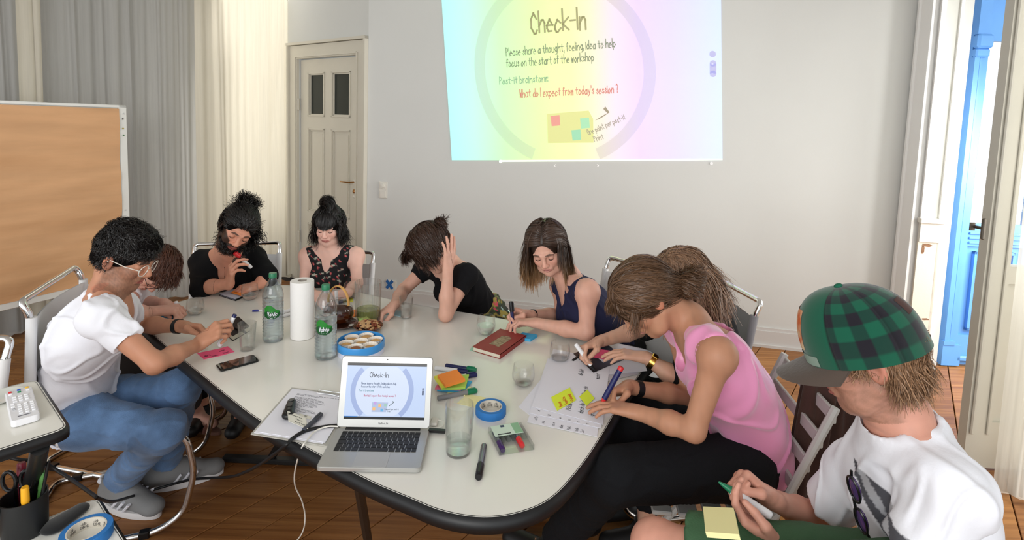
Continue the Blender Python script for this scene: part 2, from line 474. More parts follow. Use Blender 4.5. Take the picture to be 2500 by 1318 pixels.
def strands(start, flow, n, L, steps, r, seed, H, rad, cen=(0, -.012, .035), lift=.03, curl=0, cf=9, jit=.2, Lvar=.3, wide=1, extra=None, ends=.35, clump=0, avoid=None):
    """grow n hair strands from start(rng,n) in head space; flow(p,t)->direction. Returns world verts, faces, cols."""
    n = int(n*2.3); g = np.random.default_rng(seed); p = start(g, n); n = len(p); c = np.array(cen); rad = np.array(rad)
    Ls = L*(1-Lvar*g.random(n)); ds = Ls/(steps-1); jd = g.normal(size=(n, 3))*jit
    if clump:
        nc = max(8, n//clump); cj = g.normal(size=(nc, 3))*jit*1.6; ci = g.integers(0, nc, n); ci = (np.argsort(np.argsort(p[:, 0]*3+p[:, 1]))*nc//n); jd = jd*.4+cj[ci]
    gl = np.array(H)[:3, :3].T@V3(0, 0, -1); gl /= np.linalg.norm(gl)
    path = [p.copy()]; lf = lift*(.3+g.random(n)*1.2)
    for k in range(steps-1):
        d = flow(p, k/(steps-1)); stop = np.linalg.norm(d, axis=1) < 1e-6; d = d+jd
        q = (p-c)/rad; l = np.linalg.norm(q, axis=1); nn = q/rad; nn /= np.linalg.norm(nn, axis=1)[:, None]
        dot = (d*nn).sum(1); near = l < 1.12+lf
        d = d-np.where(near & ((dot < 0) | ((nn@gl) < .25)), dot*np.where(dot > 0, .93, 1), 0)[:, None]*nn
        d /= np.linalg.norm(d, axis=1)[:, None]+1e-9
        p = p+d*np.where(stop, 0, ds)[:, None]; q = (p-c)/rad; l = np.linalg.norm(q, axis=1); tgt = 1+lf
        p = np.where((l < tgt)[:, None], c+q/l[:, None]*tgt[:, None]*rad, p)
        path.append(p.copy())
    A = np.stack(path, 1)
    if curl:
        t = np.linspace(0, 1, steps)[None, :]; ph = g.random(n)[:, None]*6.3; a1 = nrm(g.normal(size=3))
        s1 = g.normal(size=(n, 1, 3)); s2 = g.normal(size=(n, 1, 3)); cfv = cf*(.7+.6*g.random(n)[:, None])
        A = A+curl*t[..., None]**.6*(s1*np.sin(cfv*t+ph)[..., None]+s2*np.cos(cfv*t+ph)[..., None])*.7
    if avoid is not None:
        bad = ((np.abs(A[..., 0]) < avoid[0]) & (A[..., 1] > avoid[1]) & (A[..., 2] < avoid[2])).any(1); A = A[~bad]
    Hn = np.array(H); A = A@Hn[:3, :3].T+Hn[:3, 3]
    return strandmesh(A, r, g, wide, ends, Hn[:3, :3]@c+Hn[:3, 3])
def strandmesh(A, r, g, wide=1, ends=.35, cen=None):
    """each hair a thin ribbon lying along the head's surface"""
    n, K = A.shape[:2]; r = r*.66
    Tn = np.gradient(A, axis=1); Tn /= np.linalg.norm(Tn, axis=2)[..., None]+1e-9
    up = A-(A.mean((0, 1)) if cen is None else np.array(cen)); up = up+g.normal(size=(n, 1, 3))*.04
    s = np.cross(Tn, up); s /= np.linalg.norm(s, axis=2)[..., None]+1e-9
    rr = r*(1-(1-ends)*np.linspace(0, 1, K)**2)[None, :, None]*(.7+.6*g.random((n, 1, 1)))
    V = np.stack([A-rr*s, A+rr*s], 2).reshape(-1, 3)
    base = (np.arange(n)[:, None]*K+np.arange(K-1)[None, :]).ravel()*2
    F = np.stack([base, base+1, base+3, base+2], 1)
    col = np.repeat((.6+.8*g.random(n))[:, None], K*2, 1).ravel()
    return V, F, col
def joinparts(parts):
    vs, fs, cs, k = [], [], [], 0
    for v, f, c in parts:
        vs.append(v); fs.append(f+k); cs.append(np.broadcast_to(c, (len(v),)) if np.ndim(c) < 2 else c); k += len(v)
    return np.concatenate(vs), np.concatenate(fs), np.concatenate(cs)

# ---------------------------------------------------------------- hands, heads, bodies
GRIP = dict(c=[(48, 52, 30), (55, 62, 35), (62, 70, 35), (66, 72, 35)], th=.75)
FLAT = dict(c=[(14, 18, 10), (12, 16, 10), (14, 18, 12), (18, 20, 14)], th=.1)
LOOSE = dict(c=[(28, 34, 20), (34, 40, 24), (40, 44, 24), (46, 46, 24)], th=.4)
SPREAD = dict(c=[(6, 8, 5), (4, 6, 4), (6, 10, 6), (10, 12, 8)], th=-.2, sp=1.9)
def hand(F, W, d, pn, ts, pose, sc=1.0, nails=None):
    """W wrist, d direction wrist->knuckles, pn palm normal, ts +1/-1 thumb side."""
    d = nrm(d); z = -nrm(np.array(pn)-d*(np.array(pn)@d)); x = np.cross(d, z)
    def q(a, b, c): return np.array(W)+sc*(x*a+d*b+z*c)
    sp = pose.get('sp', 1.0)
    kx = [ts*v for v in (.029, .010, -.010, -.028)]; ky = (.086, .091, .086, .077)
    F.cap(q(0, -.01, 0), q(0, .03, 0), .025*sc, .026*sc, k=.02, sq=(z, 1.45))
    fl = [(.041, .025, .020), (.045, .028, .021), (.041, .026, .020), (.032, .019, .018)]; tips = []
    for i in range(4):
        F.cap(q(kx[i]*.55, .012, -.002), q(kx[i], ky[i], 0), .0135*sc, .0115*sc, k=.012)
        p = q(kx[i], ky[i], 0); ang = 0; sa = kx[i]*sp*3.2
        for j in range(3):
            ang += math.radians(pose['c'][i][j]); r0 = (.0092, .0083, .0075)[j]*(.88 if i == 3 else 1); r1 = (.0085, .0076, .0060)[j]*(.88 if i == 3 else 1)
            dd = nrm(d*math.cos(ang)+x*math.sin(sa)*max(math.cos(ang), .15)-z*math.sin(ang)); pe = p+dd*fl[i][j]*sc
            F.cap(p, pe, r0*sc, r1*sc, k=.004); p = pe
        tips.append(p)
    th = pose['th']
    p0 = q(ts*.018, .018, -.006); p1 = q(ts*.043, .050, -.018-.01*th)
    p2 = q(ts*(.052-.026*th), .082, -.024-.022*th); p3 = q(ts*(.056-.046*th), .108, -.026-.028*th)
    F.cap(p0, p1, .016*sc, .0125*sc, k=.014); F.cap(p1, p2, .0115*sc, .0098*sc, k=.006); F.cap(p2, p3, .0098*sc, .0074*sc, k=.004)
    c = q(0, .07, -.02); return (c-.125*sc, c+.125*sc), tips+[p3]
def headmat(c, f, u, s=1.0):
    f = nrm(f); u = np.array(u, float); u = nrm(u-f*(u@f)); x = np.cross(f, u)
    M = np.eye(4); M[:3, 0] = x*s; M[:3, 1] = f*s; M[:3, 2] = u*s; M[:3, 3] = np.array(c); return M
def head_field(F, H, fem=0, smile=0):
    s = np.linalg.norm(H[:3, 0]); R = H[:3, :3]/s
    q = lambda *a: H[:3, :3]@V3(*a)+H[:3, 3]
    E = lambda c, r, k=.02, op='u': F.ell(q(*c), np.array(r)*s, R, k=k*s, op=op)
    C = lambda a, b, ra, rb=None, k=.01, op='u': F.cap(q(*a), q(*b), ra*s, (ra if rb is None else rb)*s, k=k*s, op=op)
    E((0, -.014, .035), (.073, .094, .083)); E((0, .030, -.032), (.056-.003*fem, .058, .080), k=.03)
    C((-.030, .045, -.085), (.030, .045, -.085), .024-.004*fem, k=.035); C((0, .066, -.098), (0, .066, -.1), .020-.003*fem, k=.03)
    for x in (-1, 1):
        E((x*.040, .058, -.026), (.021, .022, .024), k=.022)
        C((x*.052, -.002, -.055), (x*.040, .035, -.085), .018, .016, k=.03)
        E((x*.079, -.012, -.006), (.008, .019, .031), k=.006); E((x*.087, -.007, -.004), (.006, .010, .019), k=.004, op='s')
        E((x*.032, .094, .004), (.019, .014, .012), k=.014, op='s')
        E((x*.031, .073, .003), (.0150, .0135, .0135), k=.003)
        C((x*.012, .091, .024), (x*.045, .078, .024), .008, .006, k=.014)
        E((x*.011, .098, -.030), (.0085, .009, .0075), k=.007)
    C((0, .088, .018), (0, .107, -.024), .0070, .0105, k=.012); E((0, .108, -.026), (.0095, .009, .008), k=.006)
    C((-.014, .083, -.054), (.014, .083, -.054), .012, k=.016)
    w_ = .024 if smile else .020; up = .005 if smile else 0
    for a, b in ((-1, 0), (0, 1)):
        for z, r in ((-.0575, .0048), (-.0665, .0058)):
            C((a*w_ if a else 0, .094-(.010 if a else 0), z+(up if a else 0)), (b*w_ if b else 0, .094-(.010 if b else 0), z+(up if b else 0)), r, r, k=.003)
    E((0, .104, -.062), (.022, .012, .0018), k=.003, op='s')
    return q
def ss(a, b, x):
    t = np.clip((x-a)/(b-a), 0, 1); return t*t*(3-2*t)
def skin_cols(v, H, base, sp):
    """albedo of skin: lips, cheeks, brows, stubble are the person's own colouring."""
    Hi = np.linalg.inv(H); p = v@Hi[:3, :3].T+Hi[:3, 3]; c = np.tile(np.array(base), (len(v), 1))
    n = snoise(v, 60, 3, 3); c = c*(1+.035*n)[:, None]
    x, y, z = p[:, 0], p[:, 1], p[:, 2]; ax = np.abs(x)
    inh = (ax < .1) & (y > -.06) & (y < .124) & (z > -.13) & (z < .13)
    def mix(m, col):
        nonlocal c
        m = (m*inh)[:, None]; c = c*(1-m)+np.array(col)*m
    bl = np.exp(-(((ax-.042)/.02)**2+((z+.028)/.02)**2))*(y > .03); mix(bl*.35, np.array(base)*(1.08, .72, .68))
    mix(np.exp(-(((x)/.012)**2+((z+.028)/.012)**2))*(y > .09)*.35, np.array(base)*(1.05, .7, .65))
    mix((ax > .073)*(y < .02)*(y > -.04)*.45, np.array(base)*(1.1, .62, .55))
    if sp.get('beard'):
        nb = snoise(v, 420, 5, 2)*.10; lo = ss(.008, -.028, z-.05*(y-.05)*8*.06)*ss(-.02, .0, y)
        chin = ss(-.036, -.05, z); cheek = ss(-.020-(ax-.03)*-.9, -.034-(ax-.03)*-.9, z)*(ax > .03)
        mst = ((z < -.040) & (y > .07))*1.0
        msk = np.clip(np.maximum(np.maximum(chin, cheek), mst), 0, 1)*ss(-.03, -.01, y)
        mix(np.clip(msk*(sp['beard']+nb), 0, .95), sp.get('beardcol', (.03, .02, .015)))
    lip = ((x/.0255)**2+((z+.0615-.05*ax)/.0105)**2 < 1)*(y > .078); mix(lip*.75, sp.get('lip', (.42, .12, .10)))
    mix((((x/.020)**2+((z+.0618-.05*ax)/.0016)**2) < 1)*(y > .07)*.8, (.16, .03, .03))
    br = (((ax-.031)/.020)**2+((z-.0265+.25*np.maximum(ax-.034, 0))/.0048)**2 < 1)*(y > .055); mix(br*.85, sp.get('brow', (.04, .025, .018)))
    return c
def lids(mb, q, x0):
    for x in (-1, 1):
        pts = [q(x*.031+dx, .0868-abs(dx)*.22-dx*dx*18, -.0035-.0035*math.cos(dx*100)) for dx in np.linspace(-.0145, .0145, 7)]
        mb.tube(pts, [.0007, .0012, .0015, .0016, .0015, .0012, .0007], 5)
SKM = mat('skin', (255, 255, 255), rough=.48, spec=.35, vcol=True, sss=.12, bump=.06, bscale=300)
def eyes(q, s, root, opened=0):
    m = MB(); lids(m, q, 0); m.build('eyelashes', mat('lash', (25, 18, 15), .6), root, smooth=True)
def hairmat(name, c): return mat(name, c, rough=.42, spec=.5, vcol=True)

def person(name, label, sp):
    J = {k: np.array(v, float) for k, v in sp['J'].items()}
    fem = sp.get('fem', 0); fs = (.9 if fem else 1.0)*sp.get('bs', 1)
    base = np.array(lin(sp.get('skin', (214, 170, 145))))
    root = thing(name, label, 'person', (J['pel'][0], J['pel'][1], 0))
    side = nrm(J['shR']-J['shL']); up = nrm(J['neck']-J['pel']); fwd = nrm(np.cross(up, side)); side = np.cross(fwd, up)
    TR = np.stack([side, fwd, up], 1)
    H = headmat(J['head'], sp['f'], sp['u'], sp.get('hs', .96 if fem else 1.0)); R3 = H[:3, :3]
    F = Field()
    q = head_field(F, H, fem, sp.get('smile', 0))
    hb = q(0, -.035, -.055); hb2 = q(0, -.015, -.075)
    nk = J['neck']; F.cap(nk+up*.0, hb, .056*fs, .052*fs, k=.03); F.cap(nk+fwd*.015, hb2, .048*fs, .044*fs, k=.03)
    chest = J['pel']*.30+nk*.70; wst = J['pel']*.68+nk*.32
    if 'chest' in J: chest = J['chest']
    if 'wst' in J: wst = J['wst']
    F.ell(chest, (.15*fs, .105*fs, .15), TR, k=.05)
    F.cap(chest, wst, .118*fs, .11*fs, k=.06, sq=(fwd, 1.15)); F.cap(wst, J['pel'], .112*fs, .13*fs, k=.06, sq=(fwd, 1.1))
    F.cap(J['shL']-side*0, J['shR'], .050*fs, .050*fs, k=.05)
    for sd in 'LR':
        F.cap(nk+up*.03, J['sh'+sd], .035*fs, .043*fs, k=.05)
        F.cap(J['sh'+sd], J['el'+sd], .048*fs, .036*fs, k=.03); F.ell(J['sh'+sd], .049*fs, k=.03)
        el, wr = J['el'+sd], J['wr'+sd]
        F.cap(el, el*.6+wr*.4, .037*fs, .038*fs, k=.02); F.cap(el*.6+wr*.4, wr, .037*fs, .0255*fs, k=.02)
        hp, kn, an = J['hp'+sd], J['kn'+sd], J['an'+sd]
        F.cap(J['pel'], hp, .11*fs, .09*fs, k=.05); F.cap(hp, kn, .082*fs, .056*fs, k=.04); F.ell(kn, .060*fs, k=.03)
        F.cap(kn, kn*.6+an*.4, .055*fs, .054*fs, k=.03); F.cap(kn*.6+an*.4, an, .053*fs, .036*fs, k=.03)
        fd = J.get('to'+sd, an+fwd*.2-V3(0, 0, .05)); F.cap(an+V3(0, 0, -.03), fd, .036*fs, .028*fs, k=.03)
    boxes = [(J['head']-.165*H[:3, :3].max()-.0, J['head']+.165)]
    hc = J['head']; boxes = [(hc-.15, hc+.15)]
    hv = [sp.get('hvox', .0034)]
    for sd in 'LR':
        h = sp.get('hand'+sd)
        if h:
            ts = h.get('ts', 1 if sd == 'L' else -1)
            b, tips = hand(F, J['wr'+sd], h['d'], h['p'], ts, h['pose'], sp.get('hands', .95 if fem else 1.04))
            boxes.append(b); hv.append(sp.get('handvox', .003)); sp['tips'+sd] = tips
    parts = []
    vc = sp.get('vox', .008)
    v, f = F.mesh(vc)
    cen = v[f].mean(1); keep = np.ones(len(f), bool)
    for (l, h), x in zip(boxes, hv): keep &= ~((cen > l+vc*1.2) & (cen < h-vc*1.2)).all(1)
    # hand boxes must not duplicate the head box and vice versa
    parts.append((v, f[keep], skin_cols(v, H, base, sp)))
    for i, ((l, h), x) in enumerate(zip(boxes, hv)):
        v, f = F.mesh(x, l, h)
        if not len(f): continue
        k2 = np.ones(len(f), bool); cen = v[f].mean(1)
        for (l2, h2) in boxes[:i]: k2 &= ~((cen > l2) & (cen < h2)).all(1)
        parts.append((v, f[k2], skin_cols(v, H, base, sp)))
    v, f, c = joinparts(parts)
    npmesh('body', v, f, SKM, root, cols=c)
    eyes(q, 1, root)
    # clothes ---------------------------------------------------------
    t = sp['top']; G = Field(); g = t.get('g', .012)
    pel, ws = J['pel'], wst
    G.ell(chest, (.15*fs+g, .105*fs+g, .15+g*.6), TR, k=.05)
    G.cap(chest, ws, .118*fs+g+t.get('loose', 0), .11*fs+g+t.get('loose', 0), k=.05, sq=(fwd, 1.12))
    hem = pel+ (ws-pel)*t.get('hem', .1)
    G.cap(ws, hem, .112*fs+g+t.get('loose', 0), .128*fs+g+t.get('loose', 0), k=.05, sq=(fwd, 1.08), flat=(0, 1))
    for e in t.get('ell', []): G.ell(chest+TR@V3(*e[0]), e[1], TR, k=.04)
    if fem and not t.get('nobust'):
        for x in (-1, 1): G.ell(chest+side*x*.065+fwd*.085-up*.0, (.055, .05, .055), TR, k=.04)
    G.cap(J['shL'], J['shR'], .050*fs+g*.8, .050*fs+g*.8, k=.04)
    for sd in 'LR':
        sh, el, wr = J['sh'+sd], J['el'+sd], J['wr'+sd]; sl = t.get('sleeve', .5)
        G.cap(nk+up*.015, sh, .034*fs+g*.7, .043*fs+g*.7, k=.04)
        if sl > 0:
            G.ell(sh, .045*fs+g*.7, k=.03)
            a = min(sl, 1); e1 = sh+(el-sh)*a; rr = .048*fs*(1-a)+.038*fs*a
            G.cap(sh, e1, .050*fs+g+.002, rr+g*1.15+t.get('sw', 0), k=.025, flat=(0, 1 if sl <= 1 else 0))
            if sl > 1:
                e2 = el+(wr-el)*(sl-1); G.cap(el, e2, .038*fs+g, .036*fs+g*1.2, k=.025, flat=(0, 1))
    if t.get('collar'):
        for sd in 'LR': G.cap(nk-up*.01, J['sh'+sd], .062, .050, k=.03)
        G.cap(nk-up*.06-fwd*.005, nk+up*t['collar'], .095, .074, k=.03, flat=(0, 1))
    # neck opening
    no = t.get('neck', (.075, .03)); G.cap(nk-up*.01+fwd*no[1]*.3, nk+up*.2, no[0]*.9, no[0], k=.01, op='s')
    if t.get('v'): G.ell(nk+fwd*.085-up*(.02+t['v']*.3), (t.get('vw', .04), .05, t['v']), TR, k=.008, op='s')
    if t.get('scoop'): G.ell(nk-fwd*.06-up*.02, (.085, .05, t['scoop']), TR, k=.008, op='s')
    if sl <= 0:
        for sd, x in (('R', 1), ('L', -1)):
            sh, el = J['sh'+sd], J['el'+sd]
            o = sh+side*x*t.get('arm', .0)
            G.cap(o+up*.05+side*x*.03, o+side*x*.02, .045*fs, .050*fs, k=.01, op='s')
            G.cap(o, el, .067*fs, .05*fs, k=.01, op='s')
    v, f = G.mesh(t.get('vox', .0075)); am = t.get('wr', .004)
    def disp(p):
        n = snoise(p, 6.5, sp.get('seed', 1), 2, (1, 1, .5)); n2 = snoise(p, 10, sp.get('seed', 1)+5, 2, (.6, 1, 1))
        return am*(.7*n+1.5*np.exp(-(n/.2)**2)+1.1*np.exp(-(n2/.16)**2)-.9)
    cols = np.ones((len(v), 3))
    if 'pattern' in t: cols = t['pattern'](v)
    o = npmesh(t['name'], v, f, t['mat'], root, cols=cols if 'pattern' in t else None, disp=disp)
    if t.get('label'): o['label'] = t['label']
    b = sp.get('bottom')
    if b:
        B = Field(); g = b.get('g', .010)
        B.cap(pel+up*b.get('rise', .05), pel, .115*fs+g, .128*fs+g, k=.05, sq=(fwd, 1.08), flat=(1, 0))
        for sd in 'LR':
            hp, kn, an = J['hp'+sd], J['kn'+sd], J['an'+sd]
            B.cap(pel, hp, .12*fs+g, .095*fs+g, k=.05)
            ln = b.get('len', 1.9); a = min(ln, 1); e1 = hp+(kn-hp)*a
            B.cap(hp, e1, .088*fs+g+b.get('sw', 0), (.088*(1-a)+.062*a)*fs+g+b.get('sw', 0), k=.04, flat=(0, 1 if ln <= 1 else 0))
            if ln > 1:
                e2 = kn+(an-kn)*(ln-1); B.ell(kn, .064*fs+g, k=.03); B.cap(kn, e2, .066*fs+g, .054*fs+g+b.get('ank', 0), k=.03, flat=(0, 1))
        if b.get('skirt'):
            m = (J['knL']+J['knR'])/2; m2 = (J['hpL']+J['hpR'])/2
            B.cap(m2, m, .14, .12, k=.05, sq=(V3(0, 0, 1), 1.2), flat=(0, 1))
        v, f = B.mesh(b.get('vox', .009)); am = b.get('wr', .004)
        cols = b['pattern'](v) if 'pattern' in b else None
        o = npmesh(b['name'], v, f, b['mat'], root, cols=cols, disp=lambda p: am*(snoise(p, 11, sp.get('seed', 1)+9, 3)+1.2*np.exp(-(snoise(p, 12, 4, 2)/.18)**2)))
        if b.get('label'): o['label'] = b['label']
    if sp.get('shoes'):
        for sd in 'LR':
            an = J['an'+sd]; fd = J.get('to'+sd, an+fwd*.2-V3(0, 0, .05)); W = Field(); W.cap(an+V3(0, 0, .02), an-V3(0, 0, .04), .050, .050, k=.03, flat=(1, 0)); W.cap(an+V3(0, 0, -.045), fd, .046, .040, k=.03, sq=(V3(0, 0, 1), 1.15)); W.cap(V3(an[0], an[1], -.3), V3(an[0], an[1], .004), .4, .4, k=0, flat=(0, 1), op='s')
            v, f = W.mesh(.007); npmesh('shoe', v, f, sp['shoes'], root)
    sp['root'] = root; sp['H'] = H; sp['q'] = q; sp['TR'] = TR; sp['Jn'] = J
    L = lambda a, b: round(float(np.linalg.norm(J[a]-J[b])), 2)
    print('BONES', label[:28], 'ua', L('shL', 'elL'), L('shR', 'elR'), 'fa', L('elL', 'wrL'), L('elR', 'wrR'), 'sho', L('shL', 'shR'), 'tor', L('neck', 'pel'), 'nh', L('neck', 'head'),
          'th', L('hpL', 'knL'), L('hpR', 'knR'), 'sn', L('knL', 'anL'), L('knR', 'anR'))
    return sp
def cap_start(c=(0, -.012, .035), rad=(.079, .1, .089), test=lambda p: p[:, 2] > 0):
    c = np.array(c); rad = np.array(rad)
    def f(g, n):
        out = []
        tot = 0
        while tot < n:
            d = g.normal(size=(n*2, 3)); d /= np.linalg.norm(d, axis=1)[:, None]; p = c+d*rad; p = p[test(p)]; out.append(p); tot += len(p)
            if len(out) > 40: break
        return np.concatenate(out)[:n]
    return f
def hair_base(sp, inflate, hl, extra=[], name='hair', m=None, parts=[], vox=.005, disp=.002, back=None):
    """scalp-hugging hair volume with the face cut free + strands."""
    H = sp['H']; s = np.linalg.norm(H[:3, 0]); R = H[:3, :3]/s; q = sp['q']; F = Field()
    F.ell(q(0, -.014, .037), (np.array((.074, .096, .084))+inflate)*s, R, k=0)
    for e in extra: F.ell(q(*e[0]), np.array(e[1])*s, R, k=.02)
    F.ell(q(0, .118, hl[0]), np.array((hl[1], .075, hl[2]))*s, R, k=.01, op='s')      # face opening
    F.ell(q(0, .06, -.09), np.array((.085, .1, .07))*s, R, k=.01, op='s')
    if back is None: back = -.06
    if back > -9: F.ell(q(0, -.05, back-.1), np.array((.12, .12, .1))*s, R, k=.01, op='s')
    for x in (-1, 1): F.ell(q(x*.085, -.008, -.012), np.array((.02, .020, .030))*s, R, k=.006, op='s')
    v, f = F.mesh(vox)
    Hi = np.linalg.inv(H); pl = v@Hi[:3, :3].T+Hi[:3, 3]
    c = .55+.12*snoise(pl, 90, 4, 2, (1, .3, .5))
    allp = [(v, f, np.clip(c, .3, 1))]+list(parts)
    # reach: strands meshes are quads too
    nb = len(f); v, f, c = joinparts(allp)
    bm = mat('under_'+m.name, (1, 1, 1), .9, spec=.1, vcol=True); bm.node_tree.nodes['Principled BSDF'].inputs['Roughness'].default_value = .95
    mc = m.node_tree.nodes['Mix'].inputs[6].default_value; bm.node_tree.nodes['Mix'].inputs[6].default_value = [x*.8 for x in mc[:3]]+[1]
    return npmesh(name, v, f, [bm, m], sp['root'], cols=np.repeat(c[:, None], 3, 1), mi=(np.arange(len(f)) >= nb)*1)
def glasses(sp, m, name='glasses', r=.023, thick=.0014, shape=1.0):
    q = sp['q']; mb = MB()
    for x in (-1, 1):
        mb.tube([q(x*.033+r*math.cos(a)*1.0, .101-.25*max(0, abs(x*.033+r*math.cos(a))-.035), -.001+r*shape*math.sin(a)) for a in np.linspace(0, 2*math.pi, 17)], thick, 6, cap=False)
        mb.tube([q(x*(.033+r), .095, .004), q(x*.076, .05, .006), q(x*.082, -.005, .010), q(x*.082, -.022, -.005)], thick, 6)
    mb.tube([q(-.011, .103, .003), q(0, .106, .006), q(.011, .103, .003)], thick, 6)
    return mb.build(name, m, sp['root'], smooth=True)
# ---------------------------------------------------------------- room
def struct(name, mb, m, parent=None, smooth=False):
    return mb.build(name, m, parent, smooth=smooth, kind=None if parent else 'structure')
WALL = mat('plaster', (215, 216, 213), .9, spec=.2, bump=.12, bscale=35, var=.03, vscale=1.2)
WHITE = mat('white_paint', (224, 221, 212), .45, bump=.05, bscale=30)
DOORW = mat('door_paint', (214, 209, 195), .42, bump=.08, bscale=25, var=.04, vscale=3)
CHROME = mat('chrome', (225, 225, 225), .07, metal=1)
BLK = mat('black_rubber', (18, 19, 21), .45)
BLKP = mat('black_plastic', (14, 14, 15), .3)
STEEL = mat('dark_steel', (58, 58, 58), .35, metal=.7)
PAPER = mat('paper', (232, 232, 240), .8, spec=.2)
# corners of the room on the floor plan
C0 = Vector((-1.317, 4.893, 0)); WD = Vector((.977, -.213, 0)); C1 = C0+WD*4.355      # projection wall, left->right
WN = Vector((-.213, -.977, 0))                                                        # into the room
DD = Vector((-.819, .574, 0)); C2 = C0+DD*1.50                                        # door wall
DN = Vector((-.574, -.819, 0))
CD = Vector((-.579, -.815, 0)); C3 = C2+CD*6.6                                        # curtain wall to the left/front
CN = Vector((.815, -.579, 0))
RD = WN.copy(); C4 = C1+RD*4.6; RN = -WD                                              # right (balcony) wall
CEIL = 3.45
def wallbox(name, a, b, n, z0=0, z1=CEIL, th=.16, m=WALL, parent=None, s0=0, s1=None):
    d = (b-a).normalized(); L = (b-a).length if s1 is None else s1
    M = Matrix(((d.x, -n.x, 0, a.x), (d.y, -n.y, 0, a.y), (0, 0, 1, 0), (0, 0, 0, 1)))
    mb = MB(); mb.box((s0, 0, z0), (L, th, z1), T=M); 
    return struct(name, mb, m, parent)
def wm(a, d, n):      # wall frame: u along, v into room, z up
    return Matrix(((d.x, n.x, 0, a.x), (d.y, n.y, 0, a.y), (0, 0, 1, 0), (0, 0, 0, 1)))
wb = wallbox('wall_back', C0-WD*.02, C1+WD*.25, WN)
WM = wm(C0, WD, WN)
# door wall with opening
DM = wm(C0, DD, DN)
mb = MB(); u0, u1 = .17, 1.10; HT = 2.30
mb.box((0, -.16, 0), (u0, 0, CEIL), T=DM); mb.box((u1, -.16, 0), (1.7, 0, CEIL), T=DM); mb.box((u0, -.16, HT), (u1, 0, CEIL), T=DM)
struct('wall_door', mb, WALL)
# curtain wall behind the curtains
mb = MB(); CM = wm(C2, CD, CN); mb.box((-.3, -.5, 0), (6.7, -.34, CEIL), T=CM); struct('wall_left', mb, WALL)
# right wall with tall balcony opening
RM = wm(C1, RD, RN)
mb = MB(); OP0, OP1, OPH = .245, 2.35, 3.0
mb.box((0, -.20, 0), (OP0, 0, CEIL), T=RM); mb.box((OP1, -.20, 0), (4.6, 0, CEIL), T=RM); mb.box((OP0, -.20, OPH), (OP1, 0, CEIL), T=RM)
struct('wall_right', mb, WALL)
mb = MB(); mb.box((-5.6, -1.3, CEIL), (5.2, 7.0, CEIL+.1)); struct('ceiling', mb, mat('ceiling', (225, 224, 220), .9))
# floor planks
FA = math.atan2(.80, .60); FM = Matrix.Rotation(FA, 4, 'Z')
PL = mat('plank_wood', (150, 102, 58), .42, spec=.35, bump=.25, bscale=14, stretch=(.25, 9, 9), col2=(118, 74, 38), vscale=5)
PL2 = mat('plank_wood_light', (166, 116, 66), .42, spec=.35, bump=.25, bscale=12, stretch=(.22, 8, 8), col2=(132, 86, 45), vscale=4)
mb = MB(); mb.box((-6.5, -2.5, -.12), (6.5, 8, -.045)); fl = struct('floor', mb, mat('subfloor', (40, 28, 20), .9))
rr = random.Random(4)
W_ = .17
for i in range(-34, 46):
    y0 = i*W_; cuts = [-4.6, rr.uniform(-2.5, 2.5)+1.2, 8.2]
    for j in range(2):
        x0, x1 = cuts[j], cuts[j+1]
        c = FM @ Vector(((x0+x1)/2, y0, 0))
        # keep planks that lie in the room
        ok = False
        for k in range(9):
            p = FM @ Vector((x0+(x1-x0)*k/8, y0+W_/2, 0))
            if -4.6 < p.x < 4.2 and -.6 < p.y < 6.3 and (p-C1).dot(WN) > -.35: ok = True
        if not ok: continue
        mb = MB(); h = rr.uniform(-.0012, .0012)
        # clip the plank to the room footprint along its length
        xs = np.linspace(x0, x1, 61); ins = []
        for x in xs:
            p = FM @ Vector((x, y0+W_/2, 0)); ins.append(-5.2 < p.x < 4.6 and -.9 < p.y < 6.6 and (p-C1).dot(WN) > -.45)
        idx = [k for k in range(61) if ins[k]]
        if len(idx) < 3: continue
        x0, x1 = xs[idx[0]], xs[idx[-1]]
        g = .0018+rr.random()*.0016
        mb.box((x0+.001, y0+g, -.045), (x1-.001, y0+W_-g, h), T=FM, bev=.002)
        mb.build('plank', [PL, PL2][rr.random() < .4], fl)
# baseboards
def board(name, M, u0, u1, z=.13, th=.02):
    mb = MB(); mb.box((u0, 0, 0), (u1, th, z), T=M); mb.box((u0, 0, z), (u1, th*.55, z+.025), T=M); mb.box((u0, 0, 0), (u1, th*1.9, .022), T=M)
    struct(name, mb, mat('baseboard_paint', (206, 203, 200), .5))
board('baseboard_back', WM, .02, 4.33)
board('baseboard_right', RM, 2.5, 4.6)
# ---- panelled door in the door wall
def framed(mb, u0, u1, z0, z1, v0, v1, w, M, d=.012):
    """a raised moulding ring"""
    for (a, b, c, e) in ((u0, u1, z0, z0+w), (u0, u1, z1-w, z1), (u0, u0+w, z0, z1), (u1-w, u1, z0, z1)):
        mb.box((a, v0, c), (b, v1, e), T=M)
mb = MB()
for (a, b, z0, z1) in ((u1, u1+.13, 0, HT+.13), (u0-.13, u0, 0, HT+.13), (u0, u1, HT, HT+.13)):
    mb.box((a, 0, z0), (b, .025, z1), T=DM)
mb.box((u0-.15, .0, 0), (u0-.125, .05, HT+.16), T=DM); mb.box((u1+.125, 0, 0), (u1+.15, .05, HT+.16), T=DM); mb.box((u0-.15, 0, HT+.135), (u1+.15, .055, HT+.16), T=DM)
mb.box((u0-.03, .0, 0), (u0-.012, .038, HT+.02), T=DM); mb.box((u1+.012, 0, 0), (u1+.03, .038, HT+.02), T=DM); mb.box((u0-.012, 0, HT+.012), (u1+.012, .038, HT+.03), T=DM)
struct('trim_1', mb, DOORW)
dr = thing('door_1', None, None, M=DM); dr['kind'] = 'structure'
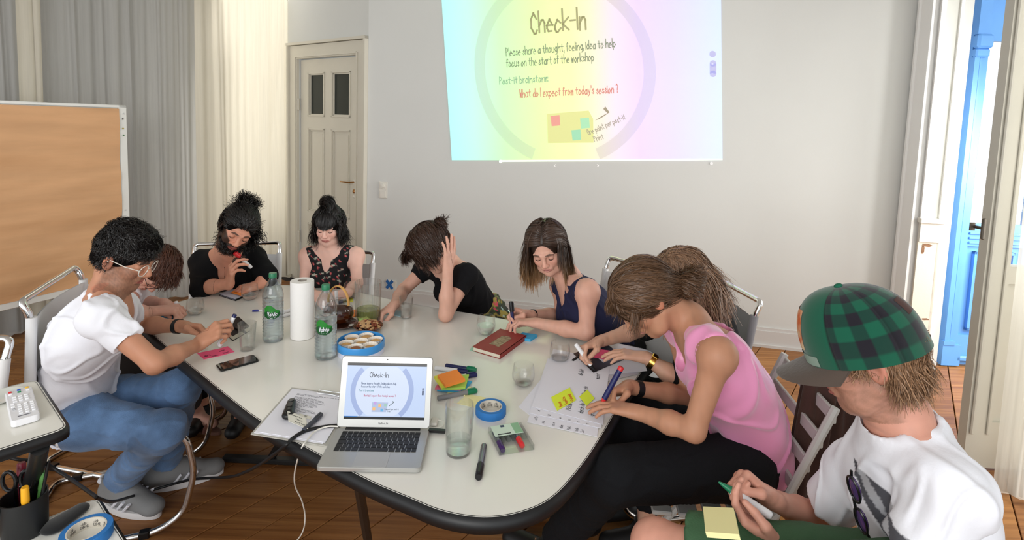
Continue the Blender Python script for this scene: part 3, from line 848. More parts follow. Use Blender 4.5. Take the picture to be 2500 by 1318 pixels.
def panelled(parent, M, u0, u1, z0, z1, zs, us, v=-.02, th=.04, m=DOORW):
    mb = MB(); rails = [z0]+zs+[z1]
    openings = []
    for i in range(0, len(zs), 2):
        for j in range(0, len(us), 2): openings.append((us[j], us[j+1], zs[i], zs[i+1]))
    # stiles and rails
    ulist = [u0]+us+[u1]
    for j in range(0, len(ulist), 2): mb.box((ulist[j], v-th, z0), (ulist[j+1], v, z1), T=M)
    zl = [z0]+zs+[z1]
    for i in range(0, len(zl), 2):
        for j in range(0, len(us), 2): mb.box((us[j], v-th, zl[i]), (us[j+1], v, zl[i+1]), T=M)
    mb.build('leaf', m, parent)
    for k, (a, b, c, d) in enumerate(openings):
        mm = MB(); framed(mm, a, b, c, d, v-th*.7, v+.008, .014, M); framed(mm, a+.014, b-.014, c+.014, d-.014, v-th*.7, v-.008, .012, M); mm.build('moulding', m, parent)
        yield a, b, c, d
gl = mat('dark_pane', (52, 56, 52), .25, spec=.25)
for a, b, c, d in panelled(dr, DM, u0+.004, u1-.004, .01, HT-.012, [.15, .62, .74, 1.60, 1.72, 2.16], [u0+.13, u0+.42, u0+.53, u1-.13]):
    mb = MB(); top = c > 1.7
    mb.box((a+.02, -.052, c+.02), (b-.02, -.040, d-.02), T=DM)
    if not top: mb.box((a+.05, -.042, c+.05), (b-.05, -.034, d-.05), T=DM)
    mb.build('pane' if top else 'panel', gl if top else DOORW, dr)
BRASS = mat('brass', (190, 140, 90), .25, metal=1)
mb = MB(); mb.tube([(u0+.065, -.02, 1.11), (u0+.065, .045, 1.11), (u0+.09, .05, 1.11), (u0+.19, .045, 1.108)], [.009, .009, .009, .007], 8, T=DM); mb.build('handle', BRASS, dr, smooth=True)
mb = MB(); mb.lathe([(.0, 0), (.024, 0), (.024, .006), (0, .008)], 16, T=DM @ Matrix.Translation((u0+.065, -.02, 1.11)) @ Matrix.Rotation(-math.pi/2, 4, 'X')); mb.build('rosette', WHITE, dr)
mb = MB(); mb.lathe([(.0, 0), (.020, 0), (.02, .008), (.01, .014), (0, .014)], 14, T=DM @ Matrix.Translation((u0+.065, -.02, 1.02)) @ Matrix.Rotation(-math.pi/2, 4, 'X')); mb.build('lock', BRASS, dr)
mb = MB(); mb.lathe([(.0, 0), (.016, 0), (.016, .008), (0, .012)], 14, T=DM @ Matrix.Translation((u0+.065, -.02, .97)) @ Matrix.Rotation(-math.pi/2, 4, 'X')); mb.build('keyhole_cover', WHITE, dr)
mb = MB(); mb.tube([(u1-.002, .008, 1.78), (u1-.002, .008, 1.9)], .012, 8, T=DM); mb.tube([(u1-.002, .008, .4), (u1-.002, .008, .52)], .012, 8, T=DM); mb.build('hinge', DOORW, dr, smooth=True)
# light switch
sw = thing('light_switch', 'white double light switch and rotary dimmer on the wall beside the panelled door', 'light switch', M=WM)
pz = Pplane(936, 463, C0+WN*.0, WN); us_ = (pz-C0).dot(WD); zc = pz.z
mb = MB(); mb.box((us_-.042, 0, zc-.078), (us_+.042, .010, zc+.078), T=WM, bev=.004); mb.build('plate', WHITE, sw)
mb = MB(); mb.box((us_-.028, .010, zc-.066), (us_+.028, .015, zc-.010), T=WM, bev=.002); mb.build('rocker', WHITE, sw)
mb = MB(); mb.box((us_-.030, .010, zc+.008), (us_+.030, .013, zc+.068), T=WM, bev=.002); mb.build('dimmer_plate', WHITE, sw)
mb = MB(); mb.lathe([(0, 0), (.02, 0), (.018, .018), (0, .02)], 18, T=WM @ Matrix.Translation((us_, .012, zc+.038)) @ Matrix.Rotation(-math.pi/2, 4, 'X')); mb.build('knob', WHITE, sw)
# wall socket covered by a blue tape cross
so = thing('wall_socket', 'white wall socket low behind the table, taped over', 'socket', M=WM)
pz = Pplane(956, 694, C0, WN); us_ = (pz-C0).dot(WD); zc = pz.z
mb = MB(); mb.box((us_-.04, 0, zc-.045), (us_+.05, .012, zc+.04), T=WM, bev=.003); mb.build('plate', WHITE, so)
tb = thing('blue_tape_cross', 'blue masking tape cross stuck over the low wall socket', 'tape', M=WM)
for sgn_ in (-1, 1):
    M2 = WM @ Matrix.Translation((us_-.015, .0125, zc)) @ Matrix.Rotation(sgn_*math.radians(52), 4, 'Y')
    mb = MB(); mb.box((-.048, 0, -.014), (.048, .001+.0008*(sgn_ > 0), .014), T=M2); mb.build('tape_strip', mat('blue_tape', (38, 102, 172), .7), tb)
# ---- projected slide
def slidecol(name):
    m = bpy.data.materials.new(name); m.use_nodes = True; nt = m.node_tree; b = nt.nodes['Principled BSDF']
    b.inputs['Base Color'].default_value = (.66, .65, .63, 1); b.inputs['Roughness'].default_value = .9; b.inputs['Specular IOR Level'].default_value = .1
    uv = nt.nodes.new('ShaderNodeUVMap'); sp_ = nt.nodes.new('ShaderNodeSeparateXYZ'); cr = nt.nodes.new('ShaderNodeValToRGB')
    nt.links.new(uv.outputs[0], sp_.inputs[0]); nt.links.new(sp_.outputs[0], cr.inputs[0]); nt.links.new(cr.outputs[0], b.inputs['Emission Color'])
    b.inputs['Emission Strength'].default_value = 1.0
    return m, cr
SLC = [(0, (.04, .44, .42)), (.10, (.10, .46, .34)), (.22, (.14, .46, .10)), (.36, (.26, .44, .02)), (.48, (.36, .38, .03)), (.55, (.34, .32, .12)), (.62, (.34, .25, .30)), (.72, (.26, .15, .48)), (.84, (.20, .17, .48)), (1, (.13, .24, .46))]
def slidemat(name, k):
    m, cr = slidecol(name); e = cr.color_ramp.elements
    e[0].position = 0; e[0].color = (*[v*k for v in SLC[0][1]], 1); e[1].position = 1; e[1].color = (*[v*k for v in SLC[-1][1]], 1)
    for p, c in SLC[1:-1]:
        x = e.new(p); x.color = (*[v*k for v in c], 1)
    return m
PT = C0+WN*.004
def onwall(px, py, off=.004): return Pplane(px, py, C0+WN*off, WN)
c4 = [onwall(*p) for p in ((1070, -130), (1759, -130), (1764, 391), (1103, 391))]     # tl tr br bl
def SU(u, v, off=.0):      # slide u 0..1, v 0 top..1 bottom
    a = c4[0].lerp(c4[1], u); b = c4[3].lerp(c4[2], u); return a.lerp(b, v)+WN*off
def inv_px(px, py):        # px -> slide uv (newton)
    t = Pplane(px, py, PT, WN); u, v = .5, .5
    for _ in range(12):
        p = SU(u, v); du = (SU(u+1e-3, v)-p)/1e-3; dv = (SU(u, v+1e-3)-p)/1e-3; r = t-p
        A = np.array([[du.dot(du), du.dot(dv)], [du.dot(dv), dv.dot(dv)]]); x = np.linalg.solve(A, [du.dot(r), dv.dot(r)]); u += x[0]; v += x[1]
    return u, v
def uvobj(name, polys, m, parent, SUf, off, **kw):
    me = bpy.data.meshes.new(name); vs = []; fs = []; uvs = []
    for p in polys:
        k = len(vs); vs += [tuple(SUf(u, v, off)) for u, v in p]; fs.append(tuple(range(k, k+len(p)))); uvs += list(p)
    if parent is not None: Mi = PM[parent.name].inverted(); vs = [tuple(Mi @ Vector(v)) for v in vs]
    me.from_pydata(vs, [], fs); l = me.uv_layers.new(name='UVMap')
    for i, (u, v) in enumerate(uvs): l.data[i].uv = (u, v)
    me.materials.append(m); return link(name, me, parent, **kw)
sl = thing('projected_slide', 'bright rainbow tinted slide projected on the wall reading Check-In', 'projection', M=WM)
uvobj('slide_field', [[(i/24, 0), (i/24, 1), ((i+1)/24, 1), ((i+1)/24, 0)] for i in range(24)], slidemat('slide_light', 1), sl, SU, .0)
# ring (centre and radii in px on the photograph, then carried to the wall)
cu, cv = inv_px(1372, 172); ru = (inv_px(1580, 180)[0]-inv_px(1164, 180)[0])/2; asp = (c4[1]-c4[0]).length/(c4[3]-c4[0]).length
def ring(r0, r1, n=96):
    out = []
    for i in range(n):
        a, b = 2*math.pi*i/n, 2*math.pi*(i+1)/n; p = []
        for (r, t) in ((r0, a), (r1, a), (r1, b), (r0, b)): p.append((cu+r*math.cos(t), cv+r*asp*1.10*math.sin(t)))
        if all(v < .999 for _, v in p) and all(0 < v for _, v in p): out.append(p)
    return out
uvobj('slide_ring', ring(ru*.93, ru*1.06), slidemat('slide_ring_light', .62), sl, SU, .0008)
def slidetext(name, s, px0, py0, px1, py1, size_px, col, em, xs=None, wgt=.11):
    p0 = onwall(px0, py0, .006); p1 = onwall(px1, py1, .006); L = (p1-p0).length; d = (p1-p0).normalized()
    sz = (onwall(px0, py0-size_px, .006)-p0).length; upv = d.cross(WN); upv = -upv if upv.z < 0 else upv
    base = textw(s, sz, 1.0); xx = L/base
    mb = MB(); lettering(mb, s, lambda u, v: p0+d*u+upv*v, sz, wgt, xx, jit=.25)
    return mb.build(name, mat('ink_'+name+s[:2], col, .9, spec=.1, emit=col, es=em), sl)
slidetext('title_lettering', 'Check-In', 1298, 82, 1436, 68, 50, (164, 162, 124), .28, wgt=.12)
slidetext('lettering', 'Please share a thought, feeling, idea to help', 1236, 137, 1505, 114, 20, (140, 150, 130), .24)
slidetext('lettering', 'focus on the start of the workshop', 1237, 164, 1452, 148, 20, (140, 150, 130), .24)
slidetext('lettering', 'Post-it brainstorm:', 1220, 206, 1340, 199, 18, (150, 178, 158), .20)
slidetext('lettering', "What do I expect from today's session ?", 1269, 238, 1511, 226, 20, (206, 140, 130), .28)
slidetext('lettering', 'One point per post-it', 1437, 330, 1530, 290, 14, (160, 155, 140), .28)
slidetext('lettering', 'Print', 1452, 346, 1476, 338, 14, (160, 155, 140), .28)
def slidepoly(name, pts, col, em):
    mb = MB(); mb.add([onwall(x, y, .0056) for x, y in pts], [tuple(range(len(pts)-1, -1, -1))]); mb.build(name, mat('light_'+name+str(col[0]), col, .9, spec=.1, emit=col, es=em), sl)
slidepoly('slide_picture', [(1336, 278), (1437, 270), (1448, 290), (1449, 348), (1338, 349)], (214, 216, 150), .30)
for (x, y, c) in ((1344, 283, (214, 150, 138)), (1416, 289, (160, 208, 170)), (1395, 318, (150, 202, 168))):
    slidepoly('picture_square', [(x+(0 if y != 283 else 0), y), (x+22, y-2), (x+24, y+24), (x+2, y+26)], c, .28) if False else None
    mb = MB(); mb.add([onwall(a, b, .0062) for a, b in ((x, y), (x+22, y-2), (x+24, y+23), (x+3, y+25))], [(3, 2, 1, 0)]); mb.build('picture_square', mat('square%d' % c[0], c, .9, spec=.1, emit=c, es=.38), sl)
slidepoly('slide_pen', [(1453, 294), (1470, 283), (1483, 276), (1473, 266), (1478, 260), (1488, 274), (1474, 284), (1462, 291)], (160, 150, 130), .25)
for i, (x, y, r) in enumerate(((1740, 132, 8), (1741, 155, 8), (1741, 180, 8))):
    slidepoly('slide_button', [(x+r*math.cos(a)*1.0, y+r*math.sin(a)) for a in np.linspace(0, 6.283, 13)[:-1]], (178, 178, 214), .3)
slidepoly('slide_button', [(1733, 155), (1749, 155), (1749, 180), (1733, 180)], (178, 178, 214), .3)
slidetext('lettering', '+', 1737, 160, 1744, 160, 9, (232, 232, 248), .3); slidetext('lettering', '-', 1737, 184, 1744, 184, 9, (232, 232, 248), .3)
slidetext('slide_arrow', '<', 1353, 407, 1358, 407, 9, (240, 238, 236), .3, wgt=.2); slidetext('slide_arrow', '>', 1458, 407, 1463, 407, 9, (240, 238, 236), .3, wgt=.2)
slidepoly('slide_bar', [(1222, 391), (1764, 387.5), (1764, 391), (1222, 395)], (232, 240, 224), .5)
slidepoly('slide_knob', [(1222+4*math.cos(a), 394+4*math.sin(a)) for a in np.linspace(0, 6.283, 11)[:-1]], (236, 250, 240), .5)
slidepoly('slide_knob', [(1737+4*math.cos(a), 399+4*math.sin(a)) for a in np.linspace(0, 6.283, 11)[:-1]], (212, 212, 212), .3)

# ---- balcony opening: casing, reveal, blue leaf, white leaf
CASE = mat('casing_white', (240, 240, 238), .5)
mb = MB(); mb.box((.06, 0, 0), (OP0, .03, OPH+.12), T=RM); mb.box((.04, 0, 0), (.065, .045, OPH+.14), T=RM); mb.box((OP0-.02, 0, 0), (OP0, .045, OPH), T=RM)
mb.box((OP1, 0, 0), (OP1+.13, .03, OPH+.12), T=RM); mb.box((OP0, 0, OPH), (OP1, .03, OPH+.12), T=RM); struct('trim_2', mb, CASE)
wn = thing('window_1', None, None, M=RM); wn['kind'] = 'structure'
# reveal window light beyond the casing: stile, pane, sill with flaking paint, lower panel
rv = Vector((0, 0, 0))
A0 = C1+RD*(OP0+.02); n2 = WD*1.0
RV = Matrix(((n2.x, WN.x, 0, (A0).x), (n2.y, WN.y, 0, (A0).y), (0, 0, 1, 0), (0, 0, 0, 1)))
def rvz(py): return P(2275, py, Y=3.66).z
PEEL = mat('flaked_wood', (150, 112, 84), .9, var=.3, vscale=30)
zs_ = rvz(547); zb_ = rvz(600)
mb = MB(); mb.box((0, -.03, zs_+.03), (.03, .0, 3.0), T=RV); mb.box((.03, -.03, 2.7), (.13, 0, 3.0), T=RV); mb.box((.115, -.03, 0), (.135, .0, 3.0), T=RV); mb.build('window_frame', CASE, wn)
mb = MB(); mb.box((.03, -.022, zs_+.03), (.12, -.016, 2.7), T=RV); mb.build('pane', mat('milk_pane', (205, 206, 198), .3, spec=.6), wn)
mb = MB(); mb.box((-.01, -.03, zs_), (.135, .03, zs_+.035), T=RV, bev=.004); mb.box((0, -.03, zb_+.02), (.13, .012, zs_), T=RV); mb.build('window_sill', WHITE, wn)
mb = MB(); mb.box((0, -.03, 0), (.13, 0, zb_+.03), T=RV); mb.build('apron_panel', mat('apron_paint', (225, 218, 202), .6, bump=.1), wn)
for (a, z, wd_, hh) in ((.01, zb_-.02, .09, .03), (.02, zb_-.08, .025, .08), (.0, zs_+.004, .05, .03), (.06, .42, .06, .02), (.02, .40, .05, .03)):
    mb = MB(); r2 = random.Random(int(z*100)); pts = [(a+wd_*(.5+.5*math.cos(t)*r2.uniform(.6, 1)), z+hh*(.5+.5*math.sin(t)*r2.uniform(.5, 1))) for t in np.linspace(0, 6.28, 12)[:-1]]
    mb.add([(x, .0145 if z > zb_+.0 else .0015, y) for x, y in pts], [tuple(range(len(pts)))], T=RV); mb.build('flaked_patch', PEEL, wn)
# blue outer leaf, opened flat towards the viewer
BLUE = mat('blue_paint', (98, 155, 220), .35, spec=.5, var=.08, vscale=4, bump=.04)
bd = thing('door_2', None, None); bd['kind'] = 'structure'
b0 = P(2293, 887, z=.012); b0 = Vector((b0.x, b0.y, 0)); bx = Vector((1, -.02, 0)).normalized(); by = Vector((bx.y, -bx.x, 0)) # towards viewer
BM = Matrix(((bx.x, by.x, 0, b0.x), (bx.y, by.y, 0, b0.y), (0, 0, 1, 0), (0, 0, 0, 1)))
zr = P(2340, 545, Y=b0.y).z; zr2 = P(2340, 600, Y=b0.y).z
BW = .62
mb = MB()
mb.box((0, -.045, .012), (.115, 0, 2.95), T=BM); mb.box((BW-.10, -.045, .012), (BW, 0, 2.95), T=BM); mb.box((.115, -.045, zr2), (BW-.1, 0, zr), T=BM); mb.box((.115, -.045, .012), (BW-.1, 0, .24), T=BM); mb.box((.115, -.045, 2.42), (BW-.1, 0, 2.95), T=BM)
mb.build('leaf', BLUE, bd)
mb = MB(); mb.box((.0, 0, .19), (.035, .028, 2.3), T=BM); mb.box((.045, 0, .22), (.058, .018, 2.3), T=BM); mb.box((-.01, 0, .012), (.125, .03, .17), T=BM); mb.box((-.01, 0, .17), (.075, .036, .20), T=BM)
mb.box((-.01, 0, 2.3), (.09, .05, 2.36), T=BM, bev=.01); mb.box((-.015, 0, 2.36), (.10, .065, 2.46), T=BM, bev=.015); mb.box((-.005, 0, 2.46), (.08, .04, 2.9), T=BM); mb.build('pilaster', BLUE, bd)
mb = MB(); framed(mb, .17, BW-.15, .28, zr2-.04, -.03, .006, .018, BM); framed(mb, .225, BW-.2, .36, zr2-.10, -.03, -.012, .01, BM); mb.build('moulding', BLUE, bd)
mb = MB(); mb.box((.115, -.035, .24), (BW-.10, -.022, zr2), T=BM); mb.build('panel', BLUE, bd)
for k in range(3):
    mb = MB(); z = zr2+.02+k*.035; mb.box((.115, 0, z), (BW-.1, .012, z+.018), T=BM, bev=.004); mb.build('rail_moulding', BLUE, bd)
mb = MB(); mb.box((.10, 0, .045), (BW, .03, .085), T=BM, bev=.008); mb.build('weather_bar', BLUE, bd)
GLASS = thinglass('pane_glass', (.98, .985, .985), 1)
mb = MB(); mb.box((.115, -.026, zr), (BW-.10, -.020, 2.42), T=BM); mb.build('pane', GLASS, bd)
# white inner leaf, near
wd_ = thing('door_3', None, None); wd_['kind'] = 'structure'
w0 = P(2349, 1147, z=.0); w0 = Vector((w0.x, w0.y, 0)); WMm = Matrix(((bx.x, by.x, 0, w0.x), (bx.y, by.y, 0, w0.y), (0, 0, 1, 0), (0, 0, 0, 1)))
LW = mat('leaf_white', (190, 187, 175), .4, var=.05, vscale=3, bump=.06)
zp = P(2400, 672, Y=w0.y).z; zq = P(2400, 1030, Y=w0.y).z
mb = MB(); mb.box((0, -.05, .015), (.125, 0, 2.95), T=WMm); mb.box((.60, -.05, .015), (.72, 0, 2.95), T=WMm); mb.box((.125, -.05, zp-.04), (.60, 0, zp+.05), T=WMm); mb.box((.125, -.05, .015), (.60, 0, zq), T=WMm); mb.box((.125, -.05, 2.75), (.60, 0, 2.95), T=WMm)
mb.build('leaf', LW, wd_)
mb = MB(); mb.box((.125, -.035, zq), (.60, -.02, zp-.04), T=WMm); mb.build('panel', LW, wd_)
mb = MB(); mb.box((.012, 0, .2), (.03, .014, 2.9), T=WMm, bev=.005); mb.box((.095, 0, .2), (.11, .010, 2.9), T=WMm, bev=.003); mb.build('bead', LW, wd_)
mb = MB(); mb.box((.125, -.03, zp+.05), (.60, -.025, 2.75), T=WMm); mb.build('pane', GLASS, wd_)
hz = P(2390, 555, Y=w0.y-.02).z; hu = (P(2390, 555, Y=w0.y-.02)-w0).dot(bx)
mb = MB(); mb.tube([(hu-.008, 0, hz), (hu, .045, hz)], .008, 8, T=WMm); mb.box((hu-.008, .04, hz-.055), (hu+.008, .056, hz+.05), T=WMm, bev=.004); mb.build('handle', mat('old_bronze', (98, 92, 84), .5, metal=.8), wd_, smooth=True)
mb = MB(); mb.box((hu-.03, 0, hz-.02), (hu-.005, .006, hz+.02), T=WMm); mb.build('handle_plate', mat('old_bronze', (98, 92, 84)), wd_)
# pale building front seen through the glass: a sunlit wall across the yard
# ---- curtains
def curtain(name, label, base, d, n, L, z0, z1, m, amp=.035, per=.12, seed=1, puddle=0, cat='curtain', bands=None, group=None):
    g = random.Random(seed); N = int(L/.012); K = 26
    ph = [g.uniform(0, 6.28) for _ in range(6)]; G = np.zeros((N+1, K, 3))
    for i in range(N+1):
        u = L*i/N
        for j in range(K):
            t = j/(K-1); z = z1+(z0-z1)*t
            if puddle and t > .96: pass
            w1 = u*2*math.pi/per
            en = .55+.45*math.sin(u*7.3+ph[4]*2)
            off = amp*(en*math.sin(w1+2.6*math.sin(u*4.1+ph[0])+.5*math.sin(t*2+ph[1]+u))+.35*math.sin(w1*2.3+ph[2]+.8*t+2*math.sin(u*9))+.9*math.sin(w1*.31+ph[3]+.7*t))*(.75+.35*t)
            du = .012*math.sin(w1*.5+ph[4]+t*2)+.02*t*math.sin(u*2.2+ph[5])
            p = base+d*(u+du)+n*(off)
            if puddle and t > .955: q = (t-.955)/.045; p = p+n*(.10*q*puddle*(1+.6*math.sin(u*14+ph[1]))); z = z0+(1-q)*.045*0+.02*abs(math.sin(u*23))*q
            G[i, j] = (p.x, p.y, z)
    mb = MB(); mb.grid(G); return mb.build(name, m, None, smooth='all', label=label, cat=cat, group=group)
GREY = sheer('grey_voile', (216, 215, 212), .45, .06); CREAM = sheer('cream_voile', (240, 233, 216), .40, .04); SHW = sheer('white_sheer', (238, 236, 226), .6, .18)
cbase = C2+CN*.10
mk = P(452, 500, X=None, Y=5.0)
curtain('grey_curtain', 'long grey sheer curtain gathered in narrow folds behind the pinboard', cbase+CD*.62+CN*.0, CD, CN, 4.6, .02, 3.4, GREY, .024, .10, 3, puddle=1)
curtain('cream_curtain', 'cream sheer curtain falling beside the panelled door', cbase+CN*.13+CD*-.06, CD, CN, .98, .02, 3.4, CREAM, .018, .17, 8, puddle=.6)
curtain('cream_curtain', 'narrow cream curtain strip dividing the grey folds above the pinboard', cbase+CD*1.98+CN*.13, CD, CN, .13, .02, 3.4, CREAM, .016, .06, 12)
cr0 = P(2428, 1200, z=.0); cr0 = Vector((cr0.x, cr0.y, 0))
curtain('white_curtain', 'white sheer curtain pooling on the floor at the right edge beside the balcony door', cr0, Vector((.9, -.43, 0)), Vector((-.43, -.9, 0)), .9, .02, 3.3, SHW, .022, .11, 5, puddle=.9)

# ---- pinboard on stand
B1 = P(320, 545, Y=3.95); bt = P(300, 258, Y=3.95); B1.z = 0
bdir = Vector((-.40, -.917, 0)); bn = Vector((.917, -.40, 0))
ptop = P(299, 257, Y=B1.y); pbt = P(344, 690, Y=B1.y)
PBM = Matrix(((bdir.x, bn.x, 0, ptop.x+.02), (bdir.y, bn.y, 0, ptop.y), (0, 0, 1, 0), (0, 0, 0, 1)))
zt = ptop.z; zb = P(200, 718, Y=P(200, 718, Y=3.5).y).z
zb = .44
pb = thing('pinboard', 'white framed pinboard covered with crumpled brown packing paper', 'pinboard', M=PBM)
FRW = mat('frame_white', (232, 232, 228), .35)
mb = MB(); mb.box((0, -.012, zb), (1.5, .0, zt), T=PBM); mb.build('backing', FRW, pb)
for a, b, c, d in ((0, .055, zb, zt), (1.45, 1.5, zb, zt), (0, 1.5, zt-.022, zt), (0, 1.5, zb, zb+.05)):
    mb = MB(); mb.box((a, -.018, c), (b, .016, d), T=PBM, bev=.004); mb.build('frame_rail', FRW, pb)
KR = mat('kraft_paper', (222, 172, 126), .6, var=.14, vscale=3, stretch=(.5, 1, 3.2), bump=.35, bscale=9)
mb = MB(); N = 60; M_ = 60; G = np.zeros((N, M_, 3))
uu, zz = np.meshgrid(np.linspace(.058, 1.46, N), np.linspace(zb+.045, zt-.026, M_), indexing='ij')
pp = np.stack([uu.ravel()*1.2, zz.ravel()*5.5, 0*uu.ravel()], 1)
G[..., 0] = uu; G[..., 2] = zz; G[..., 1] = .026+.009*(snoise(pp, 1.5, 5, 4).reshape(N, M_))
mb.grid(G, T=PBM); mb.build('brown_paper', KR, pb, smooth='all')
for x, z, c in ((1.2, zt-.03, 'r'), (.075, zt-.032, 'r'), (.03, zt-.10, 'k'), (.03, zt-.17, 'y'), (.028, zt-.22, 'g'), (.025, .9, 'r'), (.03, .98, 'w'), (.02, .75, 'k'), (.62, zt-.035, 'r'), (.9, zb+.10, 'd'), (.022, zt-.06, 'w'), (.03, .72, 'k')):
    mb = MB(); mb.ball((x, .020, z), (.006, .004, .006), 8, T=PBM); mb.build('push_pin', mat('pin_'+c, {'r': (170, 40, 40), 'k': (60, 50, 50), 'y': (190, 170, 60), 'g': (90, 130, 90), 'w': (210, 210, 210), 'd': (80, 45, 40)}[c], .3), pb)
for u in (.10, 1.4):
    mb = MB(); mb.tube([(u, -.03, 0.03), (u, -.03, zt-.1)], .014, 8, T=PBM); mb.build('post', FRW, pb)
    mb = MB(); mb.tube([(u, -.32, .02), (u, .22, .02)], .015, 8, T=PBM); mb.build('foot', FRW, pb)
# ---------------------------------------------------------------- the big table
edge_px = [(640, 1030), (870, 1157), (1000, 1215), (1085, 1248), (1180, 1262), (1270, 1250), (1350, 1212), (1420, 1135), (1470, 1060), (1520, 975), (1568, 905), (1598, 862),
           (1500, 836), (1400, 815), (1250, 782), (1010, 742), (820, 703), (700, 696), (600, 698), (500, 720), (400, 748), (352, 775), (372, 815), (500, 921)]
ep = [T(*p) for p in edge_px]
el_ = spline([ep[i] for i in range(len(ep))], 5, closed=True)
el2 = [(p[0], p[1]) for p in el_]
tbl = thing('workshop_table', 'large white topped workshop table with rounded black rubber edge', 'table', (T(1000, 900).x, T(1000, 900).y, 0))
TOPM = mat('table_laminate', (232, 230, 222), .16, spec=.5, var=.02, vscale=3)
mb = MB(); mb.prism(el2, TZ-.03, TZ); mb.build('tabletop', TOPM, tbl)
def inset(poly, d):
    out = []; n = len(poly)
    for i in range(n):
        a = np.array(poly[i-1]); b = np.array(poly[(i+1) % n]); t = nrm(b-a); out.append(np.array(poly[i])+d*np.array((-t[1], t[0])))
    return out
area2 = sum(el2[i-1][0]*el2[i][1]-el2[i][0]*el2[i-1][1] for i in range(len(el2)))
sg = 1 if area2 > 0 else -1
mb = MB(); o1 = inset(el2, -sg*.000); o2 = inset(el2, -sg*.016); n_ = len(o1)
vv = [(p[0], p[1], TZ+.0006) for p in inset(el2, sg*.003)]+[(p[0], p[1], TZ-.004) for p in inset(el2, -sg*.010)]+[(p[0], p[1], TZ-.02) for p in o2]+[(p[0], p[1], TZ-.038) for p in inset(el2, -sg*.012)]+[(p[0], p[1], TZ-.045) for p in inset(el2, sg*.004)]
ff = [(r*n_+k, r*n_+(k+1) % n_, (r+1)*n_+(k+1) % n_, (r+1)*n_+k) for r in range(4) for k in range(n_)]
mb.add(vv, ff); mb.build('edge_band', BLK, tbl, smooth='all')
# folding steel legs with foot bars
def tlegs(a, b, c):
    a, b, c = map(Vector, (a, b, c))
    mb = MB(); mb.box((0, -.02, .0), ((b-a).length, .02, .028), T=flatM(a, b, 0), bev=.006); mb.build('foot_bar', STEEL, tbl)
    mb = MB(); mid = (a+b)/2; mb.tube([(mid.x, mid.y, .03), (c.x, c.y, TZ-.045)], .019, 10); mb.build('leg', STEEL, tbl, smooth=True)
tlegs(P(545, 1117, z=.015), P(782, 1128, z=.015), (-.75, 2.35, 0))
tlegs((.55, 1.95, 0), (.1, 1.75, 0), (.2, 1.95, 0))
lp = P(905, 1318, z=.10)
mb = MB(); mb.tube([P(872, 1170, z=.66), P(885, 1240, z=.42), (lp.x, lp.y, .03)], [.014, .016, .016], 8); mb.build('leg', STEEL, tbl, smooth=True)

# ---------------------------------------------------------------- cantilever chairs
SLING = mat('sling_white', (226, 226, 226), .55, bump=.06, bscale=160); SLING2 = mat('sling_grey', (150, 150, 154), .7, bump=.06, bscale=160)
def chair(label, loc, rz, group='chrome cantilever chairs round the table', grey=False, h=.90, w=.25, b=.262):
    t = thing('cantilever_chair', label, 'chair', loc, rz, group)
    def side(x): return [(x, -b+.012, h), (x, -b+.025, h-.04), (x, -.17, .52), (x, -.10, .455), (x, .22, .47), (x, .335, .40), (x, .36, .24), (x, .32, .07), (x, .22, .013), (x, -.28, .013)]
    path = fillet([side(-w)[0]]+[side(w)[0]], .01)
    s1 = side(w); s0 = side(-w)
    pts = s0[::-1][:-1]+[(-w, -b, h+.01)]+[(w, -b, h+.01)]+s1[1:]
    pts = [(-w*.4, -.28, .013)]+pts+[(w*.4, -.28, .013), (-w*.4, -.28, .013)]
    M = PM[t.name]
    mb = MB(); mb.tube(fillet(pts, .05, 6), .0125, 10, T=M); mb.build('frame', CHROME, t, smooth='all')
    mb = MB(); K = 14; N = 9; G = np.zeros((N, K, 3))
    for i in range(N):
        for j in range(K):
            f_ = i/(N-1); v = j/(K-1); z = .52+(h-.06-.52)*f_; x = (-1+2*v)*w; sag = .03*(1-(2*v-1)**2)
            G[i, j] = (x, -.17-(b-.207)*f_-sag, z)
    mb.grid(G, T=M); G2 = G.copy(); G2[..., 1] += .004; mb.grid(G2[:, ::-1], T=M)
    for x in (-w, w): mb.tube([(x, -.172, .52), (x, -b+.030, h-.05)], .0175, 10, T=M)
    mb.build('back_sling', SLING2 if grey else SLING, t, smooth=True)
    mb = MB(); G = np.zeros((N, K, 3))
    for i in range(N):
        for j in range(K):
            f_ = i/(N-1); v = j/(K-1); G[i, j] = ((-1+2*v)*w, -.09+.30*f_, .457+.012*f_-.022*(1-(2*v-1)**2))
    mb.grid(G, T=M); G2 = G.copy(); G2[..., 2] -= .004; mb.grid(G2[:, ::-1], T=M)
    for x in (-w, w): mb.tube([(x, -.09, .457), (x, .21, .469)], .0185, 10, T=M)
    mb.build('seat_sling', SLING, t, smooth=True)
    for x in (-w, w):
        for y in (.18, -.2):
            mb = MB(); mb.box((x-.016, y-.02, 0), (x+.016, y+.02, .03), T=M, bev=.004); mb.build('floor_glide', BLKP, t)
    return t
def along(x, y, dx, dy): return (x, y, 0), math.atan2(dy, dx)-math.pi/2

